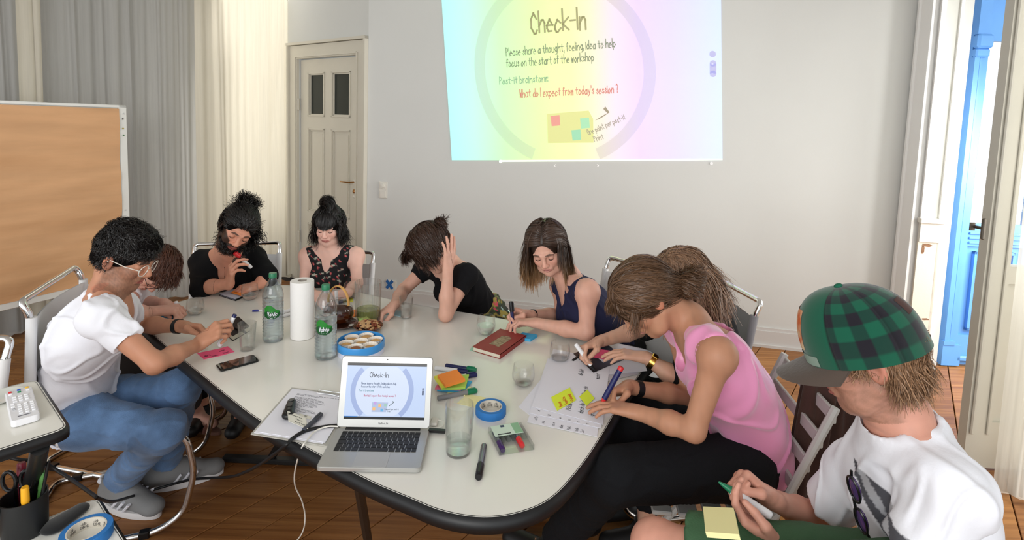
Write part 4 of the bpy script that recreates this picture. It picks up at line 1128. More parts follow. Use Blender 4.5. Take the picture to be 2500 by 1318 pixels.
# ---------------------------------------------------------------- helpers for small things
def things(name, label, cat, M, group=None): return thing(name, label, cat, M=M, group=group)
def onT(px, py, px2=None, py2=None, dz=0.0):
    return flatM(T(px, py, dz), T(px2 if px2 is not None else px+10, py2 if py2 is not None else py, dz))
GL_ = thinglass('clear_glass', (.985, .99, .987), 1.25, .01, .10); WATER = thinglass('water', (.985, .99, .99), .8, .0, .45)
THINGL = thinglass('thin_glass', (.988, .993, .99), 1.25)
def cup(kind, px, py, label, h=.085, r=.04, water=.35, M=None, mr=None):
    M = M or onT(px, py); t = things('drinking_glass', label, 'glass', M, 'drinking glasses on the table')
    th = .0022
    if kind == 'round':   o = [(0, 0), (r*.45, 0), (r*.72, h*.10), (r*.98, h*.35), (r, h*.55), (r*.93, h*.85), (r*.88, h)]
    elif kind == 'tall':  o = [(0, 0), (r*.82, 0), (r*.86, h*.04), (r*.94, h*.4), (r, h*.75), (r*.97, h)]
    else:                 o = [(0, 0), (r*.74, 0), (r*.76, h*.04), (r*.85, h*.4), (r*.94, h*.75), (r, h)]
    inn = [(max(a-th, 0), max(b, h*.05)) for a, b in o][::-1]; inn[0] = (o[-1][0]-th, h)
    prof = o+[(o[-1][0]-th*.5, h+.0008)]+inn[:-1]+[(0, h*.05)]
    mb = MB(); mb.lathe(prof, 32, T=M); mb.build('glass', THINGL if kind == 'round' else GL_, t, smooth=True)
    if water:
        hw = h*water; wp = [(0, h*.055)]
        for k in range(9):
            z = h*.055+(hw-h*.055)*k/8; rr_ = np.interp(z, [b for a, b in o], [a for a, b in o])-th*1.25; wp.append((rr_, z))
        wp.append((0, hw)); mb = MB(); mb.lathe(wp, 32, T=M); mb.build('water', WATER, t, smooth=True)
    return t
def pen(name, label, p, q, body, cap, r=.0085, capf=.3, tip=None, cat='marker', group=None, end=None, uncapped=False, letter=None, clip=True):
    """marker lying/held from p (rear end) to q (cap end)."""
    p = np.array(p, float); q = np.array(q, float); L = np.linalg.norm(q-p); M = axis(p, q); Mt = Matrix(M.tolist())
    t = thing(name, label, cat, M=Mt, group=group)
    bl = L*(1-capf)
    mb = MB(); mb.lathe([(0, 0), (r*.8, 0), (r*.95, .002), (r, .005), (r, bl)], 14, T=Mt); mb.build('barrel', body, t, smooth=True)
    if uncapped:
        mb = MB(); mb.lathe([(r, bl), (r*.8, bl+.004), (r*.55, bl+(L-bl)*.55), (r*.35, L-.006), (r*.2, L), (0, L)], 12, T=Mt); mb.build('nib', cap, t, smooth=True)
    else:
        mb = MB(); mb.lathe([(r*1.12, bl-.001), (r*1.14, bl+.002), (r*1.06, L-.003), (r*.9, L), (0, L)], 14, T=Mt); mb.build('pen_cap', cap, t, smooth=True)
        if clip:
            mb = MB(); mb.box((-r*.3, r*1.0, bl+.002), (r*.3, r*1.5, L-.006), T=Mt); mb.build('clip', cap, t)
    if end is not None: mb = MB(); mb.lathe([(0, -.003), (r*.85, -.003), (r*1.02, 0), (r*1.02, .010), (r*.9, .0102), (0, .0102)], 14, T=Mt); mb.build('end_cap', end, t, smooth=True)
    if letter is not None:
        mb = MB(); f = lambda u, v: (r*1.02*math.sin(v/r), r*1.02*math.cos(v/r)*-1, u)
        z0, s, c = letter; w0 = textw(s, r*.9, .6)
        lettering(mb, s, lambda u, v: f(z0*L+u, v-r*.4), r*.9, .14, .6); mb2 = MB(); mb2.add(np.concatenate(mb.v), mb.f, T=Mt); mb2.build('lettering', c, t)
    return t
def col(n, c, r=.35, **k): return mat(n, c, r, **k)
MW = col('marker_white', (232, 232, 234)); MBL = col('marker_blue', (40, 48, 140)); MDB = col('marker_darkblue', (24, 30, 84)); MRD = col('marker_red', (206, 44, 48)); MGN = col('marker_green', (22, 120, 84))
MGY = col('marker_grey', (128, 128, 130)); MBK = col('marker_black', (20, 20, 22)); MPU = col('marker_purple', (62, 34, 92))
INK = col('ink_black', (28, 28, 34), .8); INKG = col('ink_grey', (120, 120, 128), .8)
def note(name, label, corners, c, h=.0008, cat='sticky note', group=None, text=None, ink=None, dz=0.0, zabs=None, curl=0):
    """square of paper from 3 px corners: origin, +u corner, +v corner."""
    if zabs is None: a, b, d = [T(x, y, dz+h) for x, y in corners]
    else: a, b, d = [P(x, y, z=zabs) for x, y in corners]
    M = Matrix.Translation(a); t = thing(name, label, cat, M=M, group=group)
    u = b-a; v = d-a; N = 5; G = np.zeros((N, N, 3)); 
    for i in range(N):
        for j in range(N):
            p = a+u*(i/4)+v*(j/4); G[i, j] = (p.x, p.y, p.z+curl*(i/4)**3)
    n = u.cross(v); top = MB(); G2 = G.copy()
    if n.z < 0: G = G.transpose(1, 0, 2)
    top.grid(G); B_ = G.copy(); B_[..., 2] -= h; top.grid(B_[::-1])
    ring_ = lambda g: [g[0, j] for j in range(N)]+[g[i, N-1] for i in range(1, N)]+[g[N-1, j] for j in range(N-2, -1, -1)]+[g[i, 0] for i in range(N-2, 0, -1)]
    r1, r2 = ring_(G), ring_(B_); k = len(r1); top.add(r1+r2, [(i, k+i, k+(i+1) % k, (i+1) % k) for i in range(k)])
    top.build('sheet', c, t)
    if text:
        if n.z < 0: a = a+v; v = -v
        un, vn = u.normalized(), v.normalized()
        for (s, uu, vv, sz, xs) in text:
            mb = MB(); o = a+u*uu+v*vv+Vector((0, 0, .0007))
            lettering(mb, s, lambda x, y: o+un*x+vn*y+Vector((0, 0, curl*min(1, max(0, (uu+x/u.length)))**3)), sz, .14, xs, jit=.3); mb.build('handwriting', ink or INK, t)
    return t

# ---------------------------------------------------------------- bottles
PET = thinglass('bottle_plastic', (.93, .965, .98), 1.3, .05); GCAP = col('bottle_cap_green', (40, 120, 84), .35)
def bottle(label, px, py, h=.305, turn=0, word='Volvic', clear=True):
    M = onT(px, py); t = things('water_bottle', label, 'bottle', M, 'plastic water bottles')
    R = .043; prof = [(0, .006), (.018, .004), (.032, 0), (.040, .004), (R, .014)]
    z = .02
    while z < .185:
        prof += [(R, z), (R-.0022, z+.006), (R, z+.012)]; z += .0135 if z < .10 else .0145
    prof += [(R, .20), (R+.0005, .205), (.041, .222), (.034, .245), (.024, .265), (.0155, .278), (.0145, .284), (.0145, .30)]
    k = h/.305; prof = [(a, b*k) for a, b in prof]
    inner = [(max(a-.0012, 0), b+(.001 if b < .01 else 0)) for a, b in prof][::-1]
    mb = MB(); mb.lathe(prof+inner, 36, T=M); mb.build('bottle', PET, t, smooth='all')
    wl = .19 if clear else .17
    wp = [(0, .009)]+[(max(a-.0030, 0), max(b, .0085)) for a, b in prof if .0 < b < wl*k]+[(R-.003, wl*k), (0, wl*k)]
    mb = MB(); mb.lathe(wp, 36, T=M); mb.build('water', WATER, t, smooth='all')
    mb = MB(); mb.lathe([(0, .285*k), (.0165, .285*k), (.0165, .303*k), (.0150, .306*k), (0, .306*k)], 24, T=M); mb.build('bottle_cap', GCAP, t, smooth=True)
    # label badge wrapped on the wall
    A = math.atan2(-T(px, py).y, -T(px, py).x)+turn
    def f(u, v, o=.0008): a = A+u/R; return M @ Vector(((R+o)*math.cos(a), (R+o)*math.sin(a), v*k))
    G1 = col('badge_green', (36, 128, 44), .4); G2 = col('badge_darkgreen', (14, 78, 34), .4)
    def blob(pts, m, nm, o):
        mb = MB(); c = (sum(p[0] for p in pts)/len(pts), sum(p[1] for p in pts)/len(pts)); V = [f(*c, o)]
        rings = 4; n = len(pts)
        for r in range(1, rings+1): V += [f(c[0]+(p[0]-c[0])*r/rings, c[1]+(p[1]-c[1])*r/rings, o) for p in pts]
        F_ = [(0, 1+i, 1+(i+1) % n) for i in range(n)]
        for r in range(rings-1): F_ += [(1+r*n+i, 1+(r+1)*n+i, 1+(r+1)*n+(i+1) % n, 1+r*n+(i+1) % n) for i in range(n)]
        mb.add(V, F_); mb.build(nm, m, t)
    blob([(-.034, .160), (-.020, .174), (-.006, .172), (.008, .158), (.016, .150), (.028, .146), (.032, .136), (.026, .128), (.020, .122), (-.034, .126)], G1, 'label_leaf', .0009)
    blob([(-.036, .140), (-.020, .150), (.010, .146), (.030, .140), (.033, .128), (.024, .118), (.006, .110), (-.018, .112), (-.034, .122)], G2, 'label_badge', .0013)
    mb = MB(); wd = textw(word, .017, .62); lettering(mb, word, lambda u, v: f(u-wd/2, v+.126, .0019), .017, .17, .62); mb.build('lettering', PAPER, t)
    mb = MB(); mb.add([f(-.012, .120, .0019), (f(.012, .120, .0019)), f(.012, .1215, .0019), f(-.012, .1215, .0019)], [(0, 1, 2, 3)]); mb.add([f(-.010, .116, .0019), (f(.010, .116, .0019)), f(.010, .1175, .0019), f(-.010, .1175, .0019)], [(0, 1, 2, 3)]); mb.build('label_small_print', PAPER, t, kind='stuff')
    for j in range(2):
        mb = MB(); a0 = .050; mb.add([f(a0, .15-j*.035, .0009), f(a0+.014, .15-j*.035, .0009), f(a0+.014, .177-j*.035, .0009), f(a0, .177-j*.035, .0009)], [(0, 1, 2, 3)]); mb.build('side_print', mat('print_pale', (215, 228, 235), .5, alpha=.6), t)
    return t
bottle('plastic water bottle with green cap standing farther away, left of the paper roll', 667, 830, .30, turn=-.12)
bottle('plastic water bottle with green cap nearest the laptop, green badge facing front', 795, 872, .305, turn=-.2, clear=False)
# ---------------------------------------------------------------- kitchen roll
M = onT(738, 822); t = things('kitchen_roll', 'upright white kitchen paper roll between the two water bottles', 'paper roll', M)
mb = MB(); R_ = .050; mb.lathe([(.019, .002), (R_-.001, .002), (R_, .006), (R_, .254), (R_-.001, .257), (.019, .257)], 40, T=M, closed=True); mb.build('paper', mat('tissue', (240, 238, 235), .9, bump=.3, bscale=60), t, smooth=True)
mb = MB(); mb.lathe([(.0175, 0), (.019, 0), (.019, .258), (.0175, .258)], 24, T=M, closed=True); mb.build('core', mat('card_tube', (168, 160, 150), .9), t, smooth=True)
# ---------------------------------------------------------------- teapot
M = onT(826, 793) @ Matrix.Translation((0, 0, .0085)); t = things('teapot', 'round glass teapot of brown tea with an arched bamboo handle', 'teapot', M)
prof = [(0, .004), (.040, .004), (.062, .02), (.072, .045), (.068, .075), (.050, .098), (.040, .104)]
mb = MB(); mb.lathe(prof+[(a-.002, b+(.002 if i == len(prof)-1 else 0)) for i, (a, b) in enumerate(prof[::-1]) if a > .003]+[(0, .007)], 36, T=M); mb.build('glass_body', THINGL, t, smooth=True)
mb = MB(); mb.lathe([(0, .008), (.038, .008), (.059, .022), (.0685, .045), (.067, .066), (0, .066)], 32, T=M); mb.build('tea', mat('tea', (92, 38, 12), .05, trans=.55, ior=1.33), t, smooth=True)
mb = MB(); mb.lathe([(.0, .104), (.041, .104), (.036, .114), (.012, .118), (.012, .128), (0, .130)], 28, T=M); mb.build('lid', THINGL, t, smooth=True)
a1 = math.radians(20); HW = mat('bamboo', (222, 168, 96), .45, var=.15, vscale=20)
hp_ = [(.052*math.cos(a)*1.12, 0, .095+.085*math.sin(a)) for a in np.linspace(0, math.pi, 17)]
mb = MB(); Mh = M @ Matrix.Rotation(math.radians(-25), 4, 'Z'); mb.tube([(x, y, z) for x, y, z in hp_], .0085, 8, T=Mh, flat=.45); mb.build('handle', HW, t, smooth=True)
mb = MB(); Ms = M @ Matrix.Rotation(math.radians(205), 4, 'Z'); mb.tube([(0, .06, .05), (0, .085, .07), (0, .105, .092)], [.012, .009, .007], 10, T=M @ Matrix.Rotation(math.radians(120), 4, 'Z')); mb.build('spout', THINGL, t, smooth=True)
# saucer leaning flat beside pot
M = onT(830, 797) @ Matrix.Scale(1.25, 4); t = things('saucer', 'glossy dark brown saucer with a white spot under the glass teapot', 'saucer', M)
mb = MB(); mb.lathe([(0, .002), (.03, .002), (.052, .007), (.062, .014), (.061, .016), (.05, .010), (.03, .006), (0, .006)], 32, T=M); mb.build('dish', mat('brown_glaze', (70, 34, 22), .12), t, smooth=True)
mb = MB(); mb.lathe([(0, .0075), (.011, .0075), (.011, .0082), (0, .0082)], 16, T=M @ Matrix.Translation((.046, -.014, .0035))); mb.build('white_spot', WHITE, t)
# ---------------------------------------------------------------- ribbed jug
M = onT(898, 783); t = things('glass_jug', 'ribbed glass jug with pale lemon water at its bottom', 'jug', M)
def ribbed(prof, n, amp, mb):
    v = []; f = []; N = n*4
    for (r, z, a) in prof:
        for k in range(N): q = 2*math.pi*k/N; rr_ = r+amp*a*math.cos(q*n); v.append((rr_*math.cos(q), rr_*math.sin(q), z))
    for i in range(len(prof)-1):
        for k in range(N): f.append((i*N+k, i*N+(k+1) % N, (i+1)*N+(k+1) % N, (i+1)*N+k))
    mb.add(v, f, T=M)
mb = MB(); ribbed([(.0001, 0, 0), (.050, 0, 0), (.056, .006, .3), (.058, .03, 1), (.060, .10, 1), (.061, .17, 1), (.063, .195, .4), (.061, .196, 0), (.057, .17, 0), (.055, .03, 0), (.050, .010, 0), (.0001, .009, 0)], 26, .0022, mb); mb.build('glass', GL_, t, smooth=True)
mb = MB(); mb.lathe([(0, .0105), (.048, .0105), (.0535, .03), (.0542, .062), (0, .062)], 32, T=M); mb.build('lemon_water', mat('lemon_water', (238, 246, 150), .02, trans=.75, ior=1.33), t, smooth=True)
for k in range(5):
    a = k*1.26; mb = MB(); mb.lathe([(0, -.003), (.018, -.003), (.019, 0), (.018, .003), (0, .003)], 16, T=M @ Matrix.Translation((.028*math.cos(a), .028*math.sin(a), .026+.006*k)) @ Matrix.Rotation(.9+k*.4, 4, 'X')); mb.build('citrus_slice', col('lemon', (226, 226, 96), .4), t)
# ---------------------------------------------------------------- dish of nuts
Mn = onT(899, 806); t = things('snack_dish', 'small oval brown dish holding mixed nuts behind the cookie tin', 'dish', Mn)
mb = MB(); mb.lathe([(0, .003), (.03, .003), (.055, .012), (.068, .024), (.066, .026), (.052, .016), (.03, .008), (0, .008)], 28, T=Mn); mb.build('dish', mat('dish_brown', (110, 72, 58), .25), t, smooth=True)
nutm = [mat('hazelnut', (130, 62, 34), .45), mat('walnut_pale', (206, 164, 116), .6, bump=.6, bscale=120), mat('raisin', (44, 24, 24), .5, bump=.5, bscale=200)]
nutl = ['round brown hazelnut in the snack dish', 'pale knobbly walnut piece in the snack dish', 'dark wrinkled raisin in the snack dish']; nn = ['hazelnut', 'walnut', 'raisin']; protos = [None]*3
r2 = random.Random(5)
for i in range(96):
    a = i*2.39996; q_ = math.sqrt((i % 48)/48.0); lay = i//48
    x, y = q_*.055*math.cos(a+lay)*(1-.22*lay), q_*.055*math.sin(a+lay)*(1-.22*lay)
    z = .017+.013*lay+.010*(1-q_)+r2.uniform(0, .003)
    kx = min(2, int((r2.random()*1.2+(x+.05)*4+.0) % 3)); kx = r2.choice([0, 0, 1, 2]) if x > .01 else r2.choice([1, 1, 2, 0])
    Mx = Mn @ Matrix.Translation((x, y, z)) @ Matrix.Rotation(r2.uniform(0, 6), 4, 'Z') @ Matrix.Rotation(r2.uniform(-.6, .6), 4, 'X')
    if protos[kx] is None:
        F_ = Field()
        if kx == 0: F_.ell((0, 0, 0), (.0075, .0072, .0068)); F_.cap((0, 0, .005), (0, 0, .0085), .003, .0005, k=.003)
        elif kx == 1: F_.ell((-.004, 0, 0), (.006, .0075, .006), k=.003); F_.ell((.005, .002, 0), (.006, .006, .005), k=.002); F_.ell((.001, -.006, .001), (.005, .004, .004), k=.002)
        else: F_.ell((0, 0, 0), (.0075, .0052, .0045)); F_.ell((.003, .003, .002), (.003, .002, .002), k=.001)
        v, f = F_.mesh(.0022); o = npmesh(nn[kx], v, f, nutm[kx], None, label=nutl[kx], cat='nut' if kx < 2 else 'raisin', group=nn[kx]+'s in the snack dish'); protos[kx] = o
    else:
        o = protos[kx].copy(); COL.objects.link(o)
    o.matrix_world = Mx
# ---------------------------------------------------------------- cookie tin
Mc = onT(881, 858); t = things('cookie_tin', 'round blue cookie tin with seven paper lined compartments', 'tin', Mc)
Rt = .096; Ht = .052
mb = MB(); mb.lathe([(0, 0), (Rt, 0), (Rt, .020), (Rt-.001, .021)], 48, T=Mc); mb.build('tin_base', mat('tin_white', (214, 218, 236), .3), t, smooth=True)
mb = MB(); mb.lathe([(Rt, .020), (Rt+.0015, .022), (Rt+.0015, Ht-.003), (Rt, Ht), (Rt-.003, Ht), (Rt-.004, .006), (0, .006)], 48, T=Mc); mb.build('tin_rim', mat('tin_blue', (64, 150, 220), .3), t, smooth=True)
cream = mat('cup_paper', (238, 232, 222), .7); ckm = [mat('cookie_gold', (214, 168, 108), .8, bump=.5, bscale=140, var=.15, vscale=40), mat('cookie_brown', (150, 98, 66), .8, bump=.5, bscale=140)]
slots = [(0, 0)]+[(.060*math.cos(math.radians(60*k+20)), .060*math.sin(math.radians(60*k+20))) for k in range(6)]
for k, (x, y) in enumerate(slots):
    M2 = Mc @ Matrix.Translation((x, y, .007)); mb = MB(); v = []; f = []; N = 36
    for j, (r, z) in enumerate(((.0001, 0), (.024, 0), (.0285, .036), (.030, .0405), (.0275, .036), (.0235, .002))):
        for i in range(N): q_ = 2*math.pi*i/N; rr_ = r+(.0012*(i % 2) if j in (2, 3, 4) else 0); v.append((rr_*math.cos(q_), rr_*math.sin(q_), z))
    for j in range(5):
        for i in range(N): f.append((j*N+i, j*N+(i+1) % N, (j+1)*N+(i+1) % N, (j+1)*N+i))
    mb.add(v, f, T=M2); mb.build('paper_cup', cream, t)
    lab = ['smooth pale cookie in the tin\'s centre compartment', 'ring shaped butter cookie in the outer ring of the tin', 'crinkled golden cookie in the outer ring of the tin', 'ring shaped butter cookie in the outer ring of the tin', 'ring shaped butter cookie in the outer ring of the tin', 'dark brown cookie at the tin side nearest the laptop', 'crinkled golden cookie in the outer ring of the tin'][k]
    grp = {1: 'ring butter cookies', 3: 'ring butter cookies', 4: 'ring butter cookies', 2: 'crinkled cookies', 6: 'crinkled cookies'}.get(k)
    M3 = M2 @ Matrix.Translation((0, 0, .022)) @ Matrix.Rotation(.15*(k % 3-1), 4, 'X')
    mb = MB()
    if 'ring' in lab[:5]: mb.lathe([(.006, .000), (.014, -.004), (.022, 0), (.0225, .006), (.018, .011), (.012, .0112), (.0065, .007)], 24, T=M3, closed=True)
    elif 'crinkled' in lab: 
        v = []; f = []
        pr = [(.0001, .010), (.008, .0115), (.018, .010), (.0225, .006), (.021, 0), (.0001, 0)]
        for j, (r, z) in enumerate(pr):
            for i in range(24): q_ = 2*math.pi*i/24; rr_ = r*(1+.08*(i % 2)*(j in (2, 3))); v.append((rr_*math.cos(q_), rr_*math.sin(q_), z))
        for j in range(5):
            for i in range(24): f.append((j*24+i, (j+1)*24+i, (j+1)*24+(i+1) % 24, j*24+(i+1) % 24))
        mb.add(v, f, T=M3)
    else: mb.lathe([(0, 0), (.021, 0), (.0225, .004), (.020, .010), (.012, .0115), (0, .012)], 24, T=M3)
    mb.build('cookie', ckm[1 if 'dark' in lab else 0], None, smooth=True, label=lab, cat='cookie', group=grp)
# ---------------------------------------------------------------- glasses of water
cup('round', 477, 767, 'empty looking round glass at the far left beside the red pen cap', .075, .040, .30)
cup('round', 610, 731, 'round glass by the orange note of the bearded man', .082, .043, .35)
cup('cone', 604, 853, 'straight sided tumbler beside the black notebook', .115, .036, 0)
cup('cone', 991, 775, 'straight glass half full of water beside the light blue note', .105, .035, .55)
cup('round', 1186, 815, 'double walled round glass of water near the red book', .085, .044, .5)
cup('round', 1366, 880, 'round glass beside the black drawing portfolio', .080, .043, .22)
cup('round', 1277, 939, 'round glass standing alone between red book and papers', .080, .043, .15)
cup('tall', 1119, 1103, 'tall straight glass with little water right of the laptop', .150, .043, .28)
cup('round', 855, 728, 'small glass behind the teapot in front of the woman with the hair bun', .085, .036, .3)
# ---------------------------------------------------------------- smartphone
def slab(mb, L, W_, h, r, M, n=5, z=0):
    pts = []
    for cx, cy, a0 in ((L/2-r, W_/2-r, 0), (-L/2+r, W_/2-r, 90), (-L/2+r, -W_/2+r, 180), (L/2-r, -W_/2+r, 270)):
        for k in range(n+1): a = math.radians(a0+90*k/n); pts.append((cx+r*math.cos(a), cy+r*math.sin(a)))
    N = len(pts); e = min(h*.3, .002); sc = lambda q, z_: [(x*(1-q/(L/2)), y*(1-q/(W_/2)), z_) for x, y in pts]
    v = sc(e, z)+sc(0, z+e)+sc(0, z+h-e)+sc(e, z+h)
    f = [tuple(range(N-1, -1, -1)), tuple(range(3*N, 4*N))]+[(r_*N+k, r_*N+(k+1) % N, (r_+1)*N+(k+1) % N, (r_+1)*N+k) for r_ in range(3) for k in range(N)]
    mb.add(v, f, T=M)
a, b = T(548, 897), T(612, 880); M = flatM((a+b)/2, b, TZ)
t = things('smartphone', 'black smartphone lying face up near the table edge', 'phone', M)
mb = MB(); slab(mb, .140, .069, .008, .010, M); mb.build('housing', mat('phone_black', (16, 18, 18), .2), t)
mb = MB(); slab(mb, .134, .064, .0006, .008, M, z=.008); mb.build('screen', mat('phone_glass', (26, 30, 28), .05, coat=1), t)
mb = MB(); mb.lathe([(0, 0), (.0055, 0), (.0055, .0004), (0, .0004)], 16, T=M @ Matrix.Translation((.0625-.004, 0, .0087))); mb.build('home_button', mat('phone_grey', (50, 52, 52), .3), t)
# ---------------------------------------------------------------- sticky notes and pads
PINK = col('note_pink', (252, 96, 140), .75); ORG = col('note_orange', (255, 150, 62), .75); YEL = col('note_yellow', (236, 240, 90), .75); PYL = col('note_paleyellow', (244, 238, 176), .8); CYB = col('note_blue', (72, 176, 226), .75); LBL = col('note_lightblue', (176, 208, 218), .8); NGR = col('note_green', (178, 222, 96), .75); NPK = col('note_rose', (240, 120, 150), .75)
note('sticky_note', 'pink sticky note with handwriting, the left one of the joined pair', [(481, 862), (528, 852), (498, 877)], PINK, text=[('die 16', .15, .3, .012, .6), ('Tricks', .45, .1, .010, .55)])
note('sticky_note', 'pink sticky note with handwriting, the right one of the joined pair', [(528, 853), (553, 845), (545, 868)], PINK, dz=.0) if False else note('sticky_note', 'pink sticky note with handwriting, the right one of the joined pair', [(526, 853), (556, 845), (542, 867)], PINK, dz=.0006, text=[('meine', .1, .55, .010, .6), ('Ideen', .2, .15, .010, .6)])
note('sticky_note_pad', 'bright blue sticky note pad under the hand of the bespectacled person', [(386, 768), (422, 773), (394, 752)], CYB, h=.012, cat='note pad')
note('sticky_note', 'orange sticky note on the open notebook of the bearded man', [(562, 714), (590, 722), (578, 708)], ORG, dz=.016, text=[('Zeit', .2, .3, .012, .8)])
note('sticky_note', 'yellow sticky note with three written lines in front of the woman with the bun', [(834, 738), (862, 737), (834, 728)], YEL, text=[('ein guter Plan', .1, .65, .010, .4), ('gemeinsam', .2, .35, .010, .5), ('starten', .2, .08, .010, .5)])
note('sticky_note', 'orange sticky note between the teapot and the ribbed jug', [(848, 776), (872, 770), (847, 760)], ORG, h=.004)
note('sticky_note', 'pale blue note under the hand of the woman leaning on her elbow', [(936, 766), (978, 772), (944, 754)], LBL, h=.002)
note('sticky_note_pad', 'bright blue sticky note pad tucked behind the red book', [(1258, 822), (1295, 828), (1276, 811)], CYB, h=.012, cat='note pad')
note('sticky_note', 'neon yellow sticky note with red handwriting lying on the printed sheets', [(1407, 976), (1391, 948), (1360, 1002)], col('note_neon', (226, 244, 60), .75), dz=.008, text=[('Neue', .10, .70, .016, .62), ('Aspekte', .08, .42, .016, .52), ('+ Potenzial', .04, .12, .015, .42)], ink=col('ink_orange', (226, 84, 40), .8), curl=.004)
note('sticky_note', 'neon yellow sticky note held down by the hand of the woman in pink', [(1432, 990), (1414, 968), (1452, 972)], col('note_neon', (226, 244, 60), .75), dz=.009)
note('sticky_note', 'bright pink sticky note on the black portfolio', [(1439, 871), (1464, 852), (1478, 877)], PINK, dz=.011)
note('paper_slip', 'pale yellow paper slip under the grey marker near the tape roll', [(1115, 985), (1163, 995), (1140, 961)], PYL, cat='paper')
note('paper_slip', 'small pale yellow slip beside the roll of blue tape', [(1130, 970), (1158, 975), (1150, 966)], PYL, dz=.001, cat='paper') if False else None
z = 0.0; pads = [('bottom pale yellow pad of the mixed sticky pad stack', PYL, [(1092, 955), (1135, 960), (1110, 935)], .005), ('blue sticky pad low in the mixed pad stack', CYB, [(1067, 947), (1130, 951), (1092, 922)], .006), ('rose pink pad second in the mixed pad stack', NPK, [(1062, 943), (1125, 946), (1078, 918)], .006), ('light green pad in the middle of the mixed pad stack', NGR, [(1078, 944), (1136, 941), (1090, 912)], .008), ('yellow pad under the orange one in the mixed pad stack', YEL, [(1077, 938), (1125, 925), (1060, 914)], .010), ('orange sticky pad on top of the mixed pad stack', ORG, [(1088, 936), (1136, 921), (1068, 911)], .010)]
for lb, m, c3, h_ in pads:
    note('sticky_note_pad', lb, [(x, y+4) for x, y in c3], m, h=h_, dz=z, cat='note pad', group='sticky pads stacked beside the laptop'); z += h_
# ---------------------------------------------------------------- loose markers
def lay(px0, py0, px1, py1, r=.0085, dz=0.0, dz2=None): return T(px0, py0, r+dz), T(px1, py1, r+(dz if dz2 is None else dz2))
mk_ = lambda *a, **k: pen('marker', *a, **k)
mk_('blue barrelled marker with green cap behind the pad stack', *lay(1088, 892, 1163, 904), MDB, MGN, capf=.30)
mk_('white barrelled marker with dark blue cap beside the pad stack', *lay(1062, 898, 1142, 908, dz=.0), MW, MDB, capf=.3, letter=(.15, 'edding'[0:0]+'IIIII', INK))
mk_('white marker with dark blue cap half hidden behind the pads', *lay(1092, 924, 1164, 914), MW, MDB, capf=.36)
mk_('grey barrelled marker with green cap in front of the pad stack', *lay(1068, 972, 1164, 953), MGY, MGN, capf=.24, letter=(.2, 'Permanent', INK))
mk_('grey metal marker with black cap lying alone near the table edge', *lay(1182, 1087, 1168, 1166), mat('marker_metal', (120, 124, 130), .25, metal=.6), MBK, capf=.36, r=.0095, letter=(.1, 'A', PAPER))
pen('ballpoint_pen', 'slim blue ballpoint pen left of the far water bottle', *lay(660, 757, 616, 759, .004), MW, MBL, r=.0042, capf=.35, cat='pen')
mk_('blue and white marker right of the far water bottle', *lay(712, 756, 664, 769), MW, MBL, capf=.4)
mk_('second blue and white marker beside the paper roll', *lay(722, 762, 668, 778, dz=.0), MW, MBL, capf=.3)
M = onT(445, 766); t = things('marker_cap', 'red marker cap lying next to the leftmost round glass', 'pen cap', M); mb = MB(); mb.tube([(-.011, 0, .0085), (.008, .006, .0085), (.012, .007, .0085)], [.0085, .008, .006], 12, T=M); mb.build('shell', MRD, t, smooth=True)
M = onT(830, 741); t = things('marker_cap', 'dark blue marker cap beside the yellow handwritten note', 'pen cap', M); mb = MB(); mb.tube([(-.010, 0, .009), (.012, .004, .009), (.016, .005, .009)], [.009, .0085, .006], 12, T=M); mb.build('shell', MDB, t, smooth=True)
# ---------------------------------------------------------------- books
def book(name, label, c3, h, cover, page, cat='book', spine='u', group=None, dz=0.0):
    a, b, d = [T(x, y, dz) for x, y in c3]; u = b-a; v = d-a
    M = Matrix(((u.x, v.x, 0, a.x), (u.y, v.y, 0, a.y), (0, 0, 1, a.z), (0, 0, 0, 1)))
    t = thing(name, label, cat, M=Matrix.Translation(a), group=group); s = .012
    f = [.003/u.length, .003/v.length]
    mb = MB(); mb.box((0, 0, 0), (1, 1, .002), T=M); mb.box((0, 0, h-.002), (1, 1, h), T=M)
    if spine == 'u': mb.box((1-f[0], 0, 0), (1, 1, h), T=M)
    elif spine == 'v': mb.box((0, 1-f[1], 0), (1, 1, h), T=M)
    else: mb.box((0, 0, 0), (f[0], 1, h), T=M)
    mb.build('cover', cover, t)
    mb = MB(); mb.box((f[0]*1.2, f[1]*1.2, .002), (1-f[0]*1.2, 1-f[1]*1.2, h-.002), T=M); mb.build('pages', page, t)
    return t, M
PAGE = mat('pages', (226, 220, 200), .85)
t, M = book('red_book', 'closed red book with a worn picture pasted on its cover', [(1153, 857), (1221, 877), (1221, 812)], .020, mat('red_cloth', (152, 56, 52), .6, var=.12, vscale=14, bump=.1), PAGE)
mb = MB(); r2 = random.Random(2); mb.add([(x, y, .0206) for x, y in ((.33, .26), (.36, .72), (.60, .76), (.72, .70), (.69, .24), (.5, .28))], [(5, 4, 3, 2, 1, 0)], T=M); mb.build('picture_patch', mat('worn_print', (176, 160, 128), .6, col2=(120, 96, 70), vscale=60), t)
t, M = book('black_notebook', 'thick black notebook with a pen on it beside the straight tumbler', [(541, 806), (568, 833), (582, 784)], .024, mat('black_cloth', (26, 25, 25), .5), PAGE, spine='-u')
pen('fineliner', 'slim black pen lying on top of the black notebook', T(556, 790, .029), T(600, 812, .029), MBK, MBK, r=.0048, cat='pen', capf=.35)
t, M = book('open_notebook', 'grey open notebook under the orange note of the bearded man', [(535, 722), (575, 735), (575, 706)], .008, mat('black_cloth', (26, 25, 25)), mat('grey_page', (198, 198, 214), .85), cat='notebook')
mb = MB(); mb.box((.02, .02, .008), (.97, .97, .0115), T=M); mb.build('right_page', mat('grey_page', (198, 198, 214)), t)
